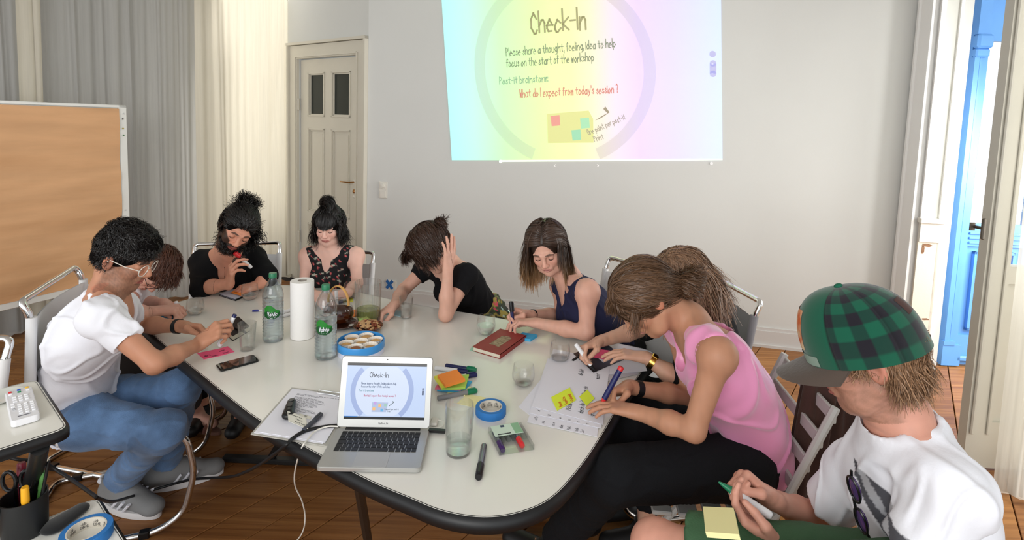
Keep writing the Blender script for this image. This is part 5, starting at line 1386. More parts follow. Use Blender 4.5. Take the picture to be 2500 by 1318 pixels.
# red book's blue pen
pen('ballpoint_pen', 'slim dark blue pen tucked against the red book', *lay(1172, 843, 1205, 826, .0045), MDB, MDB, r=.004, cat='pen', capf=.3)
note('paper_slip', 'thin green paper corner under the red book', [(1146, 855), (1170, 862), (1155, 843)], col('mint_slip', (170, 214, 190), .8), cat='paper')
# ---------------------------------------------------------------- tape rolls
def taperoll(label, M, R=.051, r=.038, h=.026, group=None):
    t = things('tape_roll', label, 'tape', M, 'rolls of blue masking tape')
    mb = MB(); mb.lathe([(r, .0), (R, .0), (R+.0008, .002), (R+.0008, h-.002), (R, h), (r, h)], 48, T=M, closed=True); mb.build('tape', mat('tape_blue', (42, 118, 190), .6, bump=.15, bscale=120), t, smooth=True)
    mb = MB(); mb.lathe([(r-.0028, -.0004), (r+.0002, -.0004), (r+.0002, h+.0006), (r-.0028, h+.0006)], 48, T=M, closed=True); mb.build('cardboard_core', mat('core_card', (214, 208, 196), .8), t, smooth=True)
    mb = MB()
    for k in range(9):
        a0 = k*2*math.pi/9
        lettering(mb, '3M+B3', lambda u, v: (M @ Vector(((r-.0032)*math.cos(a0+u/r), (r-.0032)*math.sin(a0+u/r), v+.006))), .007, .16, .7)
        lettering(mb, '-IBI-', lambda u, v: (M @ Vector(((r-.0032)*math.cos(a0+.1+u/r), (r-.0032)*math.sin(a0+.1+u/r), v+.015))), .007, .16, .8)
    mb.build('core_print', mat('print_dark', (70, 66, 64), .8), t, kind='stuff')
    return t
taperoll('roll of blue masking tape lying on the big table', onT(1198, 1009))
# ---------------------------------------------------------------- transparent marker box
a, b, d = T(1219, 1113), T(1308, 1098), T(1212, 1040); M = flatM(a, b, TZ)
t = things('marker_box', 'clear plastic marker box with a pale green label card', 'box', M)
CLR = thinglass('clear_plastic', (.93, .94, .94), 1.2, .12)
mb = MB(); mb.box((0, 0, .001), (.110, .125, .0025), T=M); 
for (x0, y0, x1, y1) in ((0, 0, .110, .0015), (0, .1235, .110, .125), (0, 0, .0015, .125), (.1085, 0, .110, .125)): mb.box((x0, y0, .001), (x1, y1, .018), T=M)
mb.build('tray', CLR, t)
mb = MB()
for k in range(6): mb.tube([(.012+k*.0175, .055, .010), (.012+k*.0175, .123, .010)], .0082, 10, T=M)
mb.build('sleeve_rows', CLR, t, smooth=True)
mb = MB(); mb.box((.006, .065, .0195), (.098, .122, .0205), T=M); mb.build('label_card', col('card_mint', (206, 226, 208), .6), t)
mb = MB(); mb.box((.072, .066, .0206), (.097, .121, .0212), T=M); mb.build('card_stripe', col('card_green', (140, 184, 146), .6), t)
mb = MB(); mb.box((.036, .108, .0206), (.048, .118, .0213), T=M); mb.build('card_logo', MDB, t)
mb = MB(); mb.box((.016, .070, .0206), (.058, .0735, .0213), T=M); mb.build('card_print', INK, t)
def bx(x, y, z=.0105): return (M @ Vector((x, y, z)))
mk_('purple capped marker in the clear marker box', bx(.0135, .105), bx(.0135, .006), mat('marker_metal', (120, 124, 130)), MPU, r=.0078, capf=.42)
mk_('red capped marker in the clear marker box', bx(.0765, .105), bx(.0765, .012), mat('marker_metal', (120, 124, 130)), MRD, r=.0078, capf=.42)
# ---------------------------------------------------------------- printed sheets
def sheet(label, c3, dz, lines=None, m=PAPER, ink=INK, group='printed sheets fanned out before the woman in pink', name='printed_sheet', size=.013, wgt=.11, curl=0):
    a, b, d = [T(x, y, dz) for x, y in c3]; u = b-a; v = d-a; un, vn = u.normalized(), v.normalized()
    t = thing(name, label, 'paper', M=Matrix.Translation(a), group=group)
    mb = MB(); vv = [a, a+u, a+u+v, a+v]; vv2 = [p-Vector((0, 0, .0008)) for p in vv]
    up_ = u.cross(v).z > 0; f1 = (0, 1, 2, 3) if up_ else (3, 2, 1, 0)
    mb.add(vv+vv2, [f1, tuple(4+i for i in reversed(f1))]+[(i, 4+i, 4+(i+1) % 4, (i+1) % 4) for i in range(4)]); mb.build('sheet', m, t)
    for (s, uu, vv_, sz, xs) in (lines or []):
        o = a+u*uu+v*vv_+Vector((0, 0, .0006)); mb = MB(); lettering(mb, s, lambda x, y: o+un*x+vn*y, sz, wgt, xs, jit=.15); mb.build('lettering', ink, t)
    return t
# text runs away from the viewer: u axis = upward in the picture, v axis = leftwards
sheet('blank white sheet corner sticking out left of the printed fan', [(1266, 992), (1390, 945), (1310, 1010)], .001, group=None) if False else None
sheet('lowest white sheet of the printed fan, edge showing at left', [(1300, 1018), (1388, 898), (1266, 993)], .0015)
sheet('lower printed sheet whose words peep out at the fan bottom', [(1458, 1066), (1472, 912), (1287, 1030)], .003,
      [('Jet', .012, .185, .011, .7), ('teile', .012, .27, .011, .7), ('Pick', .012, .38, .011, .7), ('dam', .012, .49, .011, .7), ('zu e', .02, .61, .011, .7), ('Uns', .03, .76, .011, .7), ('a Pu', .05, .87, .011, .7)])
sheet('middle printed sheet of the fan with a strip of letters showing', [(1468, 1045), (1480, 900), (1292, 1008)], .005, [('t', .015, .17, .011, .7), ('c', .015, .30, .011, .7), ('n', .015, .42, .011, .7), ('w', .015, .55, .011, .7), ('Gi', .02, .70, .011, .7), ('al', .05, .86, .011, .7)])
sheet('top printed sheet with large handwritten German text lines', [(1472, 1036), (1490, 880), (1298, 992)], .007,
      [('großes', .07, .135, .0185, .62), ('macht', .62, .135, .0185, .60), ('durch die kleinen Dinge ein', .07, .285, .0185, .60), ('Pickmotion', .07, .46, .0185, .62), ('die Welt', .62, .40, .0185, .60), ('aVision', .10, .62, .0185, .62), ('und', .9, .50, .012, .62)], size=.02)
# ---------------------------------------------------------------- clipboard
a, b, d = T(612, 1062), T(800, 1092), T(712, 948)
M = flatM(a, b, TZ); L = (b-a).length; Wd = .30
t = thing('clipboard', 'grey clipboard left of the laptop with a wire clip', 'clipboard', M=M); dv = M.inverted() @ T(712, 948)
def sk(x, y, z=0): return M @ Vector((x+y*dv.x/dv.y*1.0, y, z))
def skq(mb, x0, y0, x1, y1, z0, z1):
    v = [sk(x0, y0, z0), sk(x1, y0, z0), sk(x1, y1, z0), sk(x0, y1, z0), sk(x0, y0, z1), sk(x1, y0, z1), sk(x1, y1, z1), sk(x0, y1, z1)]
    mb.add(v, [(0, 3, 2, 1), (4, 5, 6, 7), (0, 1, 5, 4), (1, 2, 6, 5), (2, 3, 7, 6), (3, 0, 4, 7)])
mb = MB(); skq(mb, 0, 0, L, dv.y, .001, .004); mb.build('board', mat('clip_grey', (176, 174, 166), .4), t)
mb = MB(); pts = [sk(L*.42, dv.y*.93, .008), sk(L*.42, dv.y*.99, .010), sk(L*.90, dv.y*.99, .010), sk(L*.90, dv.y*.93, .008), sk(L*.78, dv.y*.91, .008), sk(L*.66, dv.y*.93, .009), sk(L*.42, dv.y*.93, .008)]
mb.tube(fillet(pts, .006, 3), .0016, 6); mb.build('wire_clip', CHROME, t, smooth=True)
for k, (x0, y0, x1, y1, lb) in enumerate(((.03, .02, .93, .97, 'lower typed sheet stacked on the clipboard'), (.05, .04, .95, .94, 'top typed sheet with small grey print on the clipboard'))):
    ts = thing('typed_sheet', lb, 'paper', M=M, group='sheets on the clipboard'); mb = MB(); skq(mb, L*x0, dv.y*y0, L*x1, dv.y*y1, .0045+k*.0012, .0055+k*.0012); mb.build('sheet', PAPER, ts)
    if k:
        r2 = random.Random(9)
        for li in range(17):
            y = dv.y*(.86-.022*li-(.03 if li > 1 else 0)); mb = MB(); x = L*.16; xe = L*(.30+.35*r2.random()) if li else L*.8
            while x < xe:
                w2 = r2.uniform(.006, .018); skq(mb, x, y, x+w2, y+.0016, .0068, .0072); x += w2+.003
            mb.build('print_line', INKG, ts, kind='stuff')
# presenter clicker
p0, p1 = T(704, 1027), T(711, 998); M2 = flatM(p0, p1, TZ+.008); t = thing('presenter_remote', 'black oval presenter clicker lying on the clipboard papers', 'remote', M=M2)
F_ = Field(); A3 = np.array(M2)
w3 = lambda x, y, z: (A3[:3, :3]@V3(x, y, z)+A3[:3, 3])
F_.cap(w3(.0, 0, .012), w3(.085, 0, .012), .020, .014, k=.01, sq=(V3(0, 0, 1), 1.5)); F_.ell(w3(-.002, 0, .026), .009, k=.003, op='s')
v, f = F_.mesh(.0028); npmesh('housing', v, f, BLKP, t)
mb = MB(); mb.lathe([(0, 0), (.010, 0), (.009, .003), (0, .003)], 16, T=M2 @ Matrix.Translation((.075, 0, .021))); mb.build('button', mat('dark_glossy', (40, 42, 44), .15), t)
mb = MB(); slab(mb, .03, .016, .003, .004, M2 @ Matrix.Translation((.045, 0, .022))); mb.build('button', BLKP, t)
# visiting cards
def card(label, c3, dz, lines, lift=0):
    a, b, d = [T(x, y, dz) for x, y in c3]; b.z += lift; u = b-a; v = d-a; un, vn = u.normalized(), v.normalized(); t = thing('card', label, 'card', M=Matrix.Translation(a), group='small cards on the clipboard')
    mb = MB(); mb.add([a, a+u, a+u+v, a+v]+[p-Vector((0, 0, .0006)) for p in (a, a+u, a+u+v, a+v)], [(0, 1, 2, 3), (7, 6, 5, 4), (0, 4, 5, 1), (1, 5, 6, 2), (2, 6, 7, 3), (3, 7, 4, 0)]); mb.build('card', col('card_cream', (238, 236, 224), .7), t)
    n = un.cross(vn)*.0005
    mb = MB()
    for (p, q) in (((.03, .05), (.97, .06)), ((.03, .94), (.97, .95))): 
        mb.add([a+u*p[0]+v*p[1]+n, a+u*q[0]+v*p[1]+n, a+u*q[0]+v*q[1]+n, a+u*p[0]+v*q[1]+n], [(0, 1, 2, 3)])
    for x in (.03, .965): mb.add([a+u*x+v*.05+n, a+u*(x+.006)+v*.05+n, a+u*(x+.006)+v*.95+n, a+u*x+v*.95+n], [(0, 1, 2, 3)])
    mb.build('border_line', INKG, t)
    for s, x, y, sz, xs in lines:
        mb = MB(); o = a+u*x+v*y+n; lettering(mb, s, lambda p, q: o+un*p+vn*q, sz, .12, xs, shear=.25); mb.build('lettering', INK, t)
card('cream card reading Moments that matter', [(704, 1028), (752, 1038), (701, 1001)], .030, [('Moments', .12, .68, .011, .75), ('that', .40, .42, .011, .75), ('matter', .36, .16, .011, .75)], lift=-.012)
card('second small cream card half hidden under the first one', [(728, 1016), (758, 1024), (731, 1009)], .008, [('mit', .45, .5, .008, .7)])
pen('fineliner', 'thick dark grey ballpoint pen lying on the clipboard', T(741, 1050, .016), T(785, 1011, .016), mat('pen_slate', (62, 66, 76), .35), mat('pen_slate', (62, 66, 76)), r=.0072, cat='pen', capf=.4)

# ---------------------------------------------------------------- laptop
a, b = T(822, 1043, .016), T(1049, 1047, .016); M = flatM(a, b, TZ); LW_ = (b-a).length; sc = LW_/.325
ALU = mat('aluminium', (180, 180, 177), .32, metal=.55)
t = thing('laptop', 'silver laptop showing the Check-In slide on its screen', 'laptop', M=M)
dvv = M.inverted() @ T(773, 1143, .012); LD = -dvv.y; shx = 0
Ml = M
mb = MB(); slab(mb, LW_, LD, .013, .012, Ml @ Matrix.Translation((LW_/2, -LD/2, .002))); mb.build('base', ALU, t)
z0 = .0152; kx0, kx1 = LW_*.085, LW_*.915; ky0 = -LD*.10
KEY = mat('key_black', (22, 22, 24), .45); keyme = None
mb = MB(); mb.box((LW_*.10, -.010, .012), (LW_*.90, .001, .017), T=Ml); mb.build('hinge_bar', BLKP, t)
rows = [[.0, 1]*1]
rowdef = [[.72]*14, [1]*13+[1.35], [1.45]+[1]*12+[.9], [1.75]+[1]*12+[.6], [1.2]+[1]*11+[2.15], [1, 1, 1, 1.2, 5.2, 1.2, 1, .9, .9, .9]]
KW = kx1-kx0; y = ky0; rh = LD*.092
for ri, row in enumerate(rowdef):
    h_ = rh*(.62 if ri == 0 else 1); tot = sum(row if ri else [1]*14); x = kx0
    for kw in (row if ri else [1]*14):
        w2 = KW*kw/tot; mb = MB(); mb.box((x+.0012, y-h_+.0012, z0-.0005), (x+w2-.0012, y-.0012, z0+.0014), T=Ml)
        if ri == 5 and kw == .9 and x < kx1-KW*.1 and x > kx0+KW*.88: pass
        mb.build('key', KEY, t); x += w2
    y -= h_
mb = MB(); slab(mb, LW_*.33, LD*.36, .0006, .004, Ml @ Matrix.Translation((LW_*.5, -LD*.80, z0-.0002))); mb.build('trackpad', mat('trackpad', (182, 182, 180), .4, metal=.4), t)
# screen: plane through hinge leaning back
hz_ = .018; top = P(940, 869, Y=(M @ Vector((LW_/2, 0, 0))).y+.055)
tl = M.inverted() @ P(833, 867, Y=(M @ Vector((LW_/2, 0, 0))).y+.055); SHh = math.hypot(tl.y, tl.z-hz_); tilt = math.atan2(tl.y, tl.z-hz_)
Sm = M @ Matrix.Translation((0, -.002, hz_)) @ Matrix.Rotation(-tilt, 4, 'X')   # x right, z up along the lid, -y towards the viewer
mb = MB(); slab(mb, LW_, SHh, .006, .010, Sm @ Matrix.Translation((LW_/2, .006, SHh/2)) @ Matrix.Rotation(math.pi/2, 4, 'X')); mb.build('lid', ALU, t)
sx0, sx1, sy0, sy1 = LW_*.068, LW_*.937, SHh*.115, SHh*.905
def scr(u, v, o=0): return Sm @ Vector((sx0+(sx1-sx0)*u, -.0006-o, sy1-(sy1-sy0)*v))
def scrmat(n, c, e=.7): return mat('screen_'+n, (10, 10, 12), .2, emit=c, es=e)
sp_ = mb = MB(); mb.add([scr(0, 1), scr(1, 1), scr(1, 0), scr(0, 0)], [(0, 1, 2, 3)]); scrn = mb.build('screen', mat('screen_black', (12, 12, 16), .1), t)
def spart(nm, polys, c, o=.0003, e=.70):
    mb = MB()
    for p in polys: mb.add([scr(u, v, o) for u, v in p], [tuple(range(len(p)))])
    mb.build(nm, scrmat(nm+str(c[0]), c, e), scrn)
spart('slide_field', [[(0, .952), (1, .952), (1, .052), (0, .052)]], (196, 214, 246))
asp2 = (sx1-sx0)/(sy1-sy0); cu2, cv2, r0_, r1_ = .455, .50, .335, .395
def rp(r, a): return cu2+r*math.cos(a), cv2+r*asp2*math.sin(a)
spart('slide_disc', [[rp(r0_, a) for a in np.linspace(2*math.pi, 0, 49)[:-1] if .052 < rp(r0_, a)[1] < .952]], (214, 226, 248), .0006)
pr_ = []
for i in range(72):
    a_, b_ = 2*math.pi*i/72, 2*math.pi*(i+1)/72; q4 = [rp(r0_, a_), rp(r1_, a_), rp(r1_, b_), rp(r0_, b_)]
    if all(.05 < v < .955 for _, v in q4): pr_.append(q4[::-1])
spart('slide_ring', pr_, (160, 178, 222), .0008)
def stext(s, u, v, w2, h2, c, xs=None):
    W2 = (sx1-sx0)*w2; sz = (sy1-sy0)*h2; base = textw(s, sz, 1.); mb = MB()
    lettering(mb, s, lambda p, q: scr(u+p/(sx1-sx0), v-q/(sy1-sy0), .0010), sz, .15, W2/base, jit=.2); mb.build('lettering', scrmat('t%d' % (c[0]+c[1]), c, .5), scrn)
stext('Check-In', .29, .255, .24, .085, (14, 18, 36)); stext('Please share a thought, feeling, idea to help', .19, .385, .44, .038, (56, 84, 130)); stext('focus on the start of the workshop', .19, .44, .36, .038, (56, 84, 130))
stext('Post-it brainstorm:', .17, .51, .18, .034, (90, 160, 178)); stext("What do I expect from today's session ?", .23, .60, .40, .038, (216, 84, 124)); stext('One point per post-it', .50, .83, .18, .028, (60, 70, 90)); stext('Print', .54, .87, .04, .026, (60, 70, 90))
spart('slide_picture', [[(.34, .87), (.52, .87), (.54, .70), (.34, .70)]], (178, 192, 222), .0009)
for (u, v, c) in ((.36, .74, (196, 160, 226)), (.42, .78, (246, 190, 120)), (.49, .77, (160, 200, 190)), (.35, .84, (246, 214, 140)), (.45, .86, (96, 176, 226))):
    spart('picture_square', [[(u, v), (u+.035, v), (u+.035, v-.05), (u, v-.05)]], c, .0012)
spart('slide_pen', [[(.55, .755), (.60, .70), (.595, .675), (.60, .67), (.61, .70), (.555, .765)]], (30, 60, 50), .0011)
spart('slide_button', [[(.965+.011*math.cos(a_), .45+.018*math.sin(a_)) for a_ in np.linspace(6.28, 0, 13)[:-1]]], (66, 78, 110), .001)
spart('slide_button', [[(.955, .56), (.977, .56), (.977, .48), (.955, .48)]], (66, 78, 111), .001)
spart('slide_bar', [[(0, .955), (.17, .955), (.17, .945), (0, .945)]], (60, 140, 220), .001)
mb = MB(); mb.ball(Sm @ Vector((LW_*.5, -.0008, SHh*.955)), .0018, 8); mb.build('camera_dot', BLKP, t)
mb = MB(); s_ = 'MacBook Air'; w2 = textw(s_, .0055, .7); lettering(mb, s_, lambda p, q: Sm @ Vector((LW_*.5-w2/2+p, -.0007, SHh*.05+q)), .0055, .13, .7); mb.build('lettering', mat('print_grey', (110, 110, 112), .5), t)
# stick, adapter and cables
M3 = flatM(T(1046, 1056), T(1084, 1059), TZ+.004); t = thing('usb_stick', 'black memory stick plugged into the right side of the laptop', 'memory stick', M=M3); mb = MB(); mb.box((0, -.008, 0), (.055, .008, .009), T=M3, bev=.002); mb.build('body', BLKP, t)
M3 = flatM(T(1050, 1037), T(1066, 1038), TZ+.003); t = thing('display_adapter', 'white display adapter plug beside the laptop', 'adapter', M=M3); mb = MB(); mb.box((0, -.013, 0), (.024, .026, .010), T=M3, bev=.003); mb.build('plug', WHITE, t)
mb = MB(); mb.tube(spline([M3 @ Vector(p) for p in ((.022, .015, .006), (.040, .012, .005), (.045, -.01, .005), (.032, -.026, .005), (.005, -.028, .005))], 6), .0018, 6); mb.build('cord', WHITE, t, smooth=True)
def cable(name, label, pts, r, m): mb = MB(); mb.tube(spline(pts, 8), r, 7); return mb.build(name, m, None, smooth='all', label=label, cat='cable')
cable('black_cable', 'black video cable running from laptop over the table edge to the floor', [T(828, 1038, .010), T(790, 1042, .010), T(745, 1052, .012), T(712, 1072, .010), T(694, 1090, .006), P(640, 1130, z=.60), P(600, 1152, z=.45), P(560, 1164, z=.28), P(470, 1170, z=.12), P(400, 1188, z=.06), P(320, 1212, z=.10), P(275, 1224, z=.30), P(240, 1216, z=.50), P(225, 1206, z=.52), P(150, 1155, z=.5), P(100, 1128, z=.55), P(30, 1118, z=.60), P(-60, 1080, z=.62)], .0055, BLK)
cable('white_cable', 'thin white charging cable hanging from the laptop down over the table edge', [T(826, 1041, .016), T(800, 1041, .014), T(770, 1052, .014), T(752, 1072, .012), T(738, 1090, .004), P(727, 1120, z=.66), P(719, 1160, z=.55), P(722, 1190, z=.45), P(737, 1222, z=.36), P(745, 1262, z=.26), P(738, 1300, z=.17), P(715, 1330, z=.08), P(690, 1350, z=.03)], .0025, WHITE)

# ---------------------------------------------------------------- black portfolio, its plastic sleeve, pen
sheet('clear plastic sleeve sheet under the black portfolio', [(1440, 940), (1560, 912), (1392, 872)], .004, m=mat('sleeve', (206, 206, 214), .15), name='plastic_sleeve', group=None)
sheet('loose white sheet between portfolio and the wrist watch', [(1468, 915), (1580, 905), (1462, 882)], .006, name='loose_sheet', group=None)
a, b, d = T(1449, 912), T(1526, 876), T(1398, 866)
t, M = book('black_portfolio', 'flat black drawing portfolio under the pink note', [(1449, 912), (1526, 878), (1400, 866)], .006, mat('black_board', (30, 30, 33), .35), PAGE, cat='folder', dz=.004)
mb = MB(); mb.box((.42, .18, .0062), (.62, .48, .0068), T=M); mb.build('white_label', PAPER, t)
pen('fineliner', 'short black pen at the portfolio edge beside the round glass', T(1398, 880, .008), T(1420, 866, .008), MBK, MBK, r=.0055, cat='pen', capf=.4)

# ---------------------------------------------------------------- projector trolley at the left edge
tz = .90
TR_ = thing('side_trolley', 'two tier white trolley with black rubber rims at the left edge', 'trolley', (P(60, 1040, z=tz).x, P(60, 1040, z=tz).y, 0))
c = [P(88, 926, z=tz), P(166, 1044, z=tz)]; rt = (c[1]-c[0]); e2 = Vector((-.93, -.27, 0)).normalized() if False else (P(-40, 1110, z=tz)-P(166, 1044, z=tz)).normalized()
def shelf(p_back, p_front, dirl, L, z, nm):
    q = [p_back, p_front, p_front+dirl*L, p_back+dirl*L]; pts = fillet([(p.x, p.y, 0) for p in q], .03, 5, closed=True)
    poly = [(p[0], p[1]) for p in pts]; A2 = sum(poly[i-1][0]*poly[i][1]-poly[i][0]*poly[i-1][1] for i in range(len(poly)))
    if A2 < 0: poly = poly[::-1]
    mb = MB(); mb.prism(poly, z-.02, z); mb.build(nm, TOPM, TR_)
    n = len(poly); a_ = inset(poly, .004); b_ = inset(poly, -.008)
    V = [(p[0], p[1], z+.001) for p in a_]+[(p[0], p[1], z-.006) for p in b_]+[(p[0], p[1], z-.028) for p in b_]+[(p[0], p[1], z-.032) for p in a_]
    mb = MB(); mb.add(V, [(r_*n+k, r_*n+(k+1) % n, (r_+1)*n+(k+1) % n, (r_+1)*n+k) for r_ in range(3) for k in range(n)]); mb.build('rubber_rim', BLK, TR_, smooth='all')
shelf(c[0], c[1], e2, .62, tz, 'top_shelf')
lz = .60; d0, d1 = P(236, 1214, z=lz), P(298, 1312, z=lz); e3 = (P(120, 1262, z=lz)-d0).normalized()
shelf(d0+(d0-d1)*.0, d1+(d1-d0)*.25, e3, .60, lz, 'lower_shelf')
mb = MB(); lg = [P(97, 1092, z=tz-.03), P(88, 1140, z=.78), P(62, 1220, z=.66), P(30, 1318, z=.50)]; g0 = lg[-1]; mb.tube(spline(lg+[Vector((g0.x-.06, g0.y-.03, .25)), Vector((g0.x-.09, g0.y-.03, .04))], 6), .020, 12); mb.build('leg', mat('trolley_black', (22, 23, 24), .4), TR_, smooth=True)
g1 = c[0]+e2*.5+rt*.5; mb = MB(); mb.tube([(g1.x, g1.y, tz-.03), (g1.x, g1.y, .04)], .018, 10); mb.build('leg', mat('trolley_black', (22, 23, 24)), TR_, smooth=True)
# white remote control
def onS(px, py, px2, py2, z): return flatM(P(px, py, z=z), P(px2, py2, z=z))
M = onS(63, 1035, 47, 972, tz); L = (P(63, 1035, z=tz)-P(47, 968, z=tz)).length
t = thing('remote_control', 'white remote control with coloured buttons on the trolley top', 'remote', M=M)
Wr = .056; mb = MB(); slab(mb, L+.016, Wr, .018, .010, M @ Matrix.Translation((L/2, 0, .002))); mb.build('housing', mat('remote_white', (232, 232, 236), .3), t)
BT = [mat('button_white', (240, 240, 242), .4), MRD, mat('button_blue', (30, 84, 190), .4), mat('button_green', (30, 140, 90), .4), mat('button_yellow', (232, 186, 60), .4)]
def btn(x, y, m, l=.008, w=.006): mb = MB(); mb.box((x-w/2, y-l/2, .020), (x+w/2, y+l/2, .0235), T=M, bev=.0012); mb.build('button', m, t)
btn(L*.96, .018, BT[1]); btn(L*.98, 0, BT[2]); btn(L*.90, 0, BT[3]); btn(L*1.0, -.018, BT[4]); btn(L*.88, .018, BT[0]); btn(L*.90, -.018, BT[0])
for r_ in range(3):
    for c_ in range(3): btn(L*(.74-.08*r_), -.012+.012*c_, BT[0], .009)
for r_ in range(5):
    for c_ in range(4): btn(L*(.44-.075*r_) if c_ < 3 else L*(.50-.09*min(r_, 2)), -.019+.0125*c_, BT[0], .008, .0055)
mb = MB(); mb.box((L*.06, -.012, .0200), (L*.085, .014, .0206), T=M); mb.build('small_print', INKG, t)
# dimple disc at left: shallow glass coaster
M = onS(2, 976, 30, 976, tz); t = thing('glass_coaster', 'pale round glass bowl at the very left of the trolley top', 'bowl', M=M); mb = MB(); mb.lathe([(0, .002), (.03, .002), (.05, .010), (.052, .012), (.048, .011), (.028, .005), (0, .005)], 28, T=M); mb.build('bowl', mat('frosted', (214, 216, 210), .2), t, smooth=True)
# tape + pouch on the lower shelf
taperoll('roll of blue masking tape on the lower trolley shelf', onS(212, 1315, 240, 1315, lz), R=.056, r=.043, h=.028)
M = onS(112, 1306, 196, 1250, lz); L = (P(112, 1306, z=lz)-P(196, 1250, z=lz)).length+.02; t = thing('felt_pouch', 'long black felt pouch beside the tape on the lower trolley shelf', 'pouch', M=M)
F_ = Field(); A3 = np.array(M); F_.cap(w3(.02, 0, .010), w3(L-.02, .0, .010), .030, .022, k=.01, sq=(V3(0, 0, 1), 2.2)); v, f = F_.mesh(.004); npmesh('pouch', v, f, mat('felt_black', (20, 20, 22), .95, sheen=.3), t)
# pen pot with pens and scissors
pp_ = P(62, 1300, z=lz); M = Matrix.Translation(pp_); t = thing('pen_pot', 'black mesh pen pot full of pens on the lower trolley shelf', 'pen holder', M=M)
mb = MB(); mb.lathe([(0, .002), (.045, .002), (.048, .01), (.050, .105), (.047, .105), (.044, .006), (0, .006)], 28, T=M); mb.build('pot', mat('pot_black', (26, 27, 28), .5), t, smooth=True)
def stick(label, dx, dy, tx, ty, L, m, cap_, r=.0055, cat='pen', name='fineliner', capf=.3, grp='pens in the black pot'):
    a_ = pp_+Vector((dx, dy, .008)); b_ = a_+Vector((tx, ty, L)); pen(name, label, a_, b_, m, cap_, r=r, cat=cat, capf=capf, group=grp, clip=False)
stick('black pencil with metal ferrule standing tallest in the pot', .025, .0, .035, .012, .185, MBK, MBK, .0038, 'pencil', 'pencil', .12)
stick('yellow highlighter in the pen pot', .018, -.015, .012, -.012, .14, mat('high_yellow', (246, 178, 40), .4), mat('high_yellow', (246, 178, 40)), .008)
stick('green pen in the pen pot', .02, .01, .018, .01, .15, mat('pen_green', (84, 140, 70), .4), mat('pen_green', (84, 140, 70)), .007)
stick('dark red marker leaning left in the pen pot', -.02, .012, -.012, .02, .165, mat('pen_darkred', (120, 20, 40), .4), mat('pen_darkred', (120, 20, 40)), .009)
stick('dark blue pen leaning out of the pot at left', -.03, -.01, -.035, -.02, .145, MDB, MDB, .006)
stick('silver tipped black pen at the pot front', -.01, -.028, -.02, -.03, .15, MBK, CHROME, .0055)
M = Matrix.Translation(pp_+Vector((-.012, 0, .10))); t = thing('scissors', 'black handled scissors standing in the pen pot', 'scissors', M=M, group=None)
for s_ in (-1, 1):
    mb = MB(); mb.tube([(s_*.020+.018*math.cos(a_), .004*s_, .045+.026*math.sin(a_)) for a_ in np.linspace(0, 6.283, 17)], .0048, 8, T=M); mb.build('handle_loop', BLKP, t, smooth=True)
    mb = MB(); mb.box((s_*.006-.005, .001*s_-.001, -.07), (s_*.006+.005, .001*s_+.001, .03), T=M); mb.build('blade', CHROME, t)
# ---------------------------------------------------------------- people
def J(F=1, **k): return {a: Vector(v[1:]) if len(v) == 4 else (P(v[0], v[1], Y=v[2]*F) if v[2] > 0 else P(v[0], v[1], z=-v[2])) for a, v in k.items()}
DENIM = mat('blue_denim', (108, 144, 190), .85, bump=.5, bscale=260, var=.5, vscale=9, sheen=.2)
BDEN = mat('black_denim', (20, 21, 24), .9, bump=.3, bscale=260, spec=.2)
TEE = mat('white_cotton', (236, 237, 244), .85, bump=.15, bscale=120, sheen=.1); BLKC = mat('black_cotton', (14, 14, 17), .9, bump=.15, bscale=150, spec=.25)
NAVY = mat('navy_crepe', (26, 28, 62), .8, bump=.1, bscale=200); SATIN = mat('pink_satin', (232, 150, 192), .32, spec=.6, sheen=.4)
BLKH = hairmat('black_hair', (22, 18, 17)); DBR = hairmat('dark_brown_hair', (58, 38, 28)); MBR = hairmat('mid_brown_hair', (96, 70, 50)); OMB = hairmat('ombre_hair', (255, 255, 255)); LBR = hairmat('light_brown_hair', (142, 110, 86)); RBR = hairmat('reddish_brown_hair', (84, 50, 36))
BLKSH = mat('black_shoe', (22, 22, 23), .5); GOLDM = mat('gold', (212, 170, 84), .25, metal=1)
def band(sp, sd, name, m, f=.12, r=.030, wd=.022, face=None, label=None):
    el, wr = sp['Jn']['el'+sd], sp['Jn']['wr'+sd]; d = nrm(wr-el); c = wr-d*f*.25
    mb = MB(); mb.tube([c-d*wd/2, c+d*wd/2], r, 20, cap=False); mb.tube([c+d*wd/2, c-d*wd/2], r*.93, 20, cap=False); o = mb.build(name, m, sp['root'], smooth='all')
    if label: o['label'] = label
    if face is not None:
        n = nrm(np.array(face)-d*(np.array(face)@d)); M = axis(c+n*(r-.004), c+n*(r+.006), d); mb = MB(); mb.box((-.012, -.012, 0), (.012, .012, .009), T=M, bev=.003); o2 = mb.build(name.split('_')[0]+'_case' if 'watch' in name else 'case', face_m.get(name, m), sp['root'])
    return o
face_m = {}
dn = V3(0, 0, -1)
def fallflow(H, side=.0, back=0.0, w0=1.):
    g = np.array(H)[:3, :3].T@V3(0, 0, -1); g = g/np.linalg.norm(g)
    return lambda p, t: np.tile(g, (len(p), 1))+np.stack([np.sign(p[:, 0])*side*(1-t)+0*p[:, 0], np.full(len(p), back*(1-t)), np.zeros(len(p))], 1)
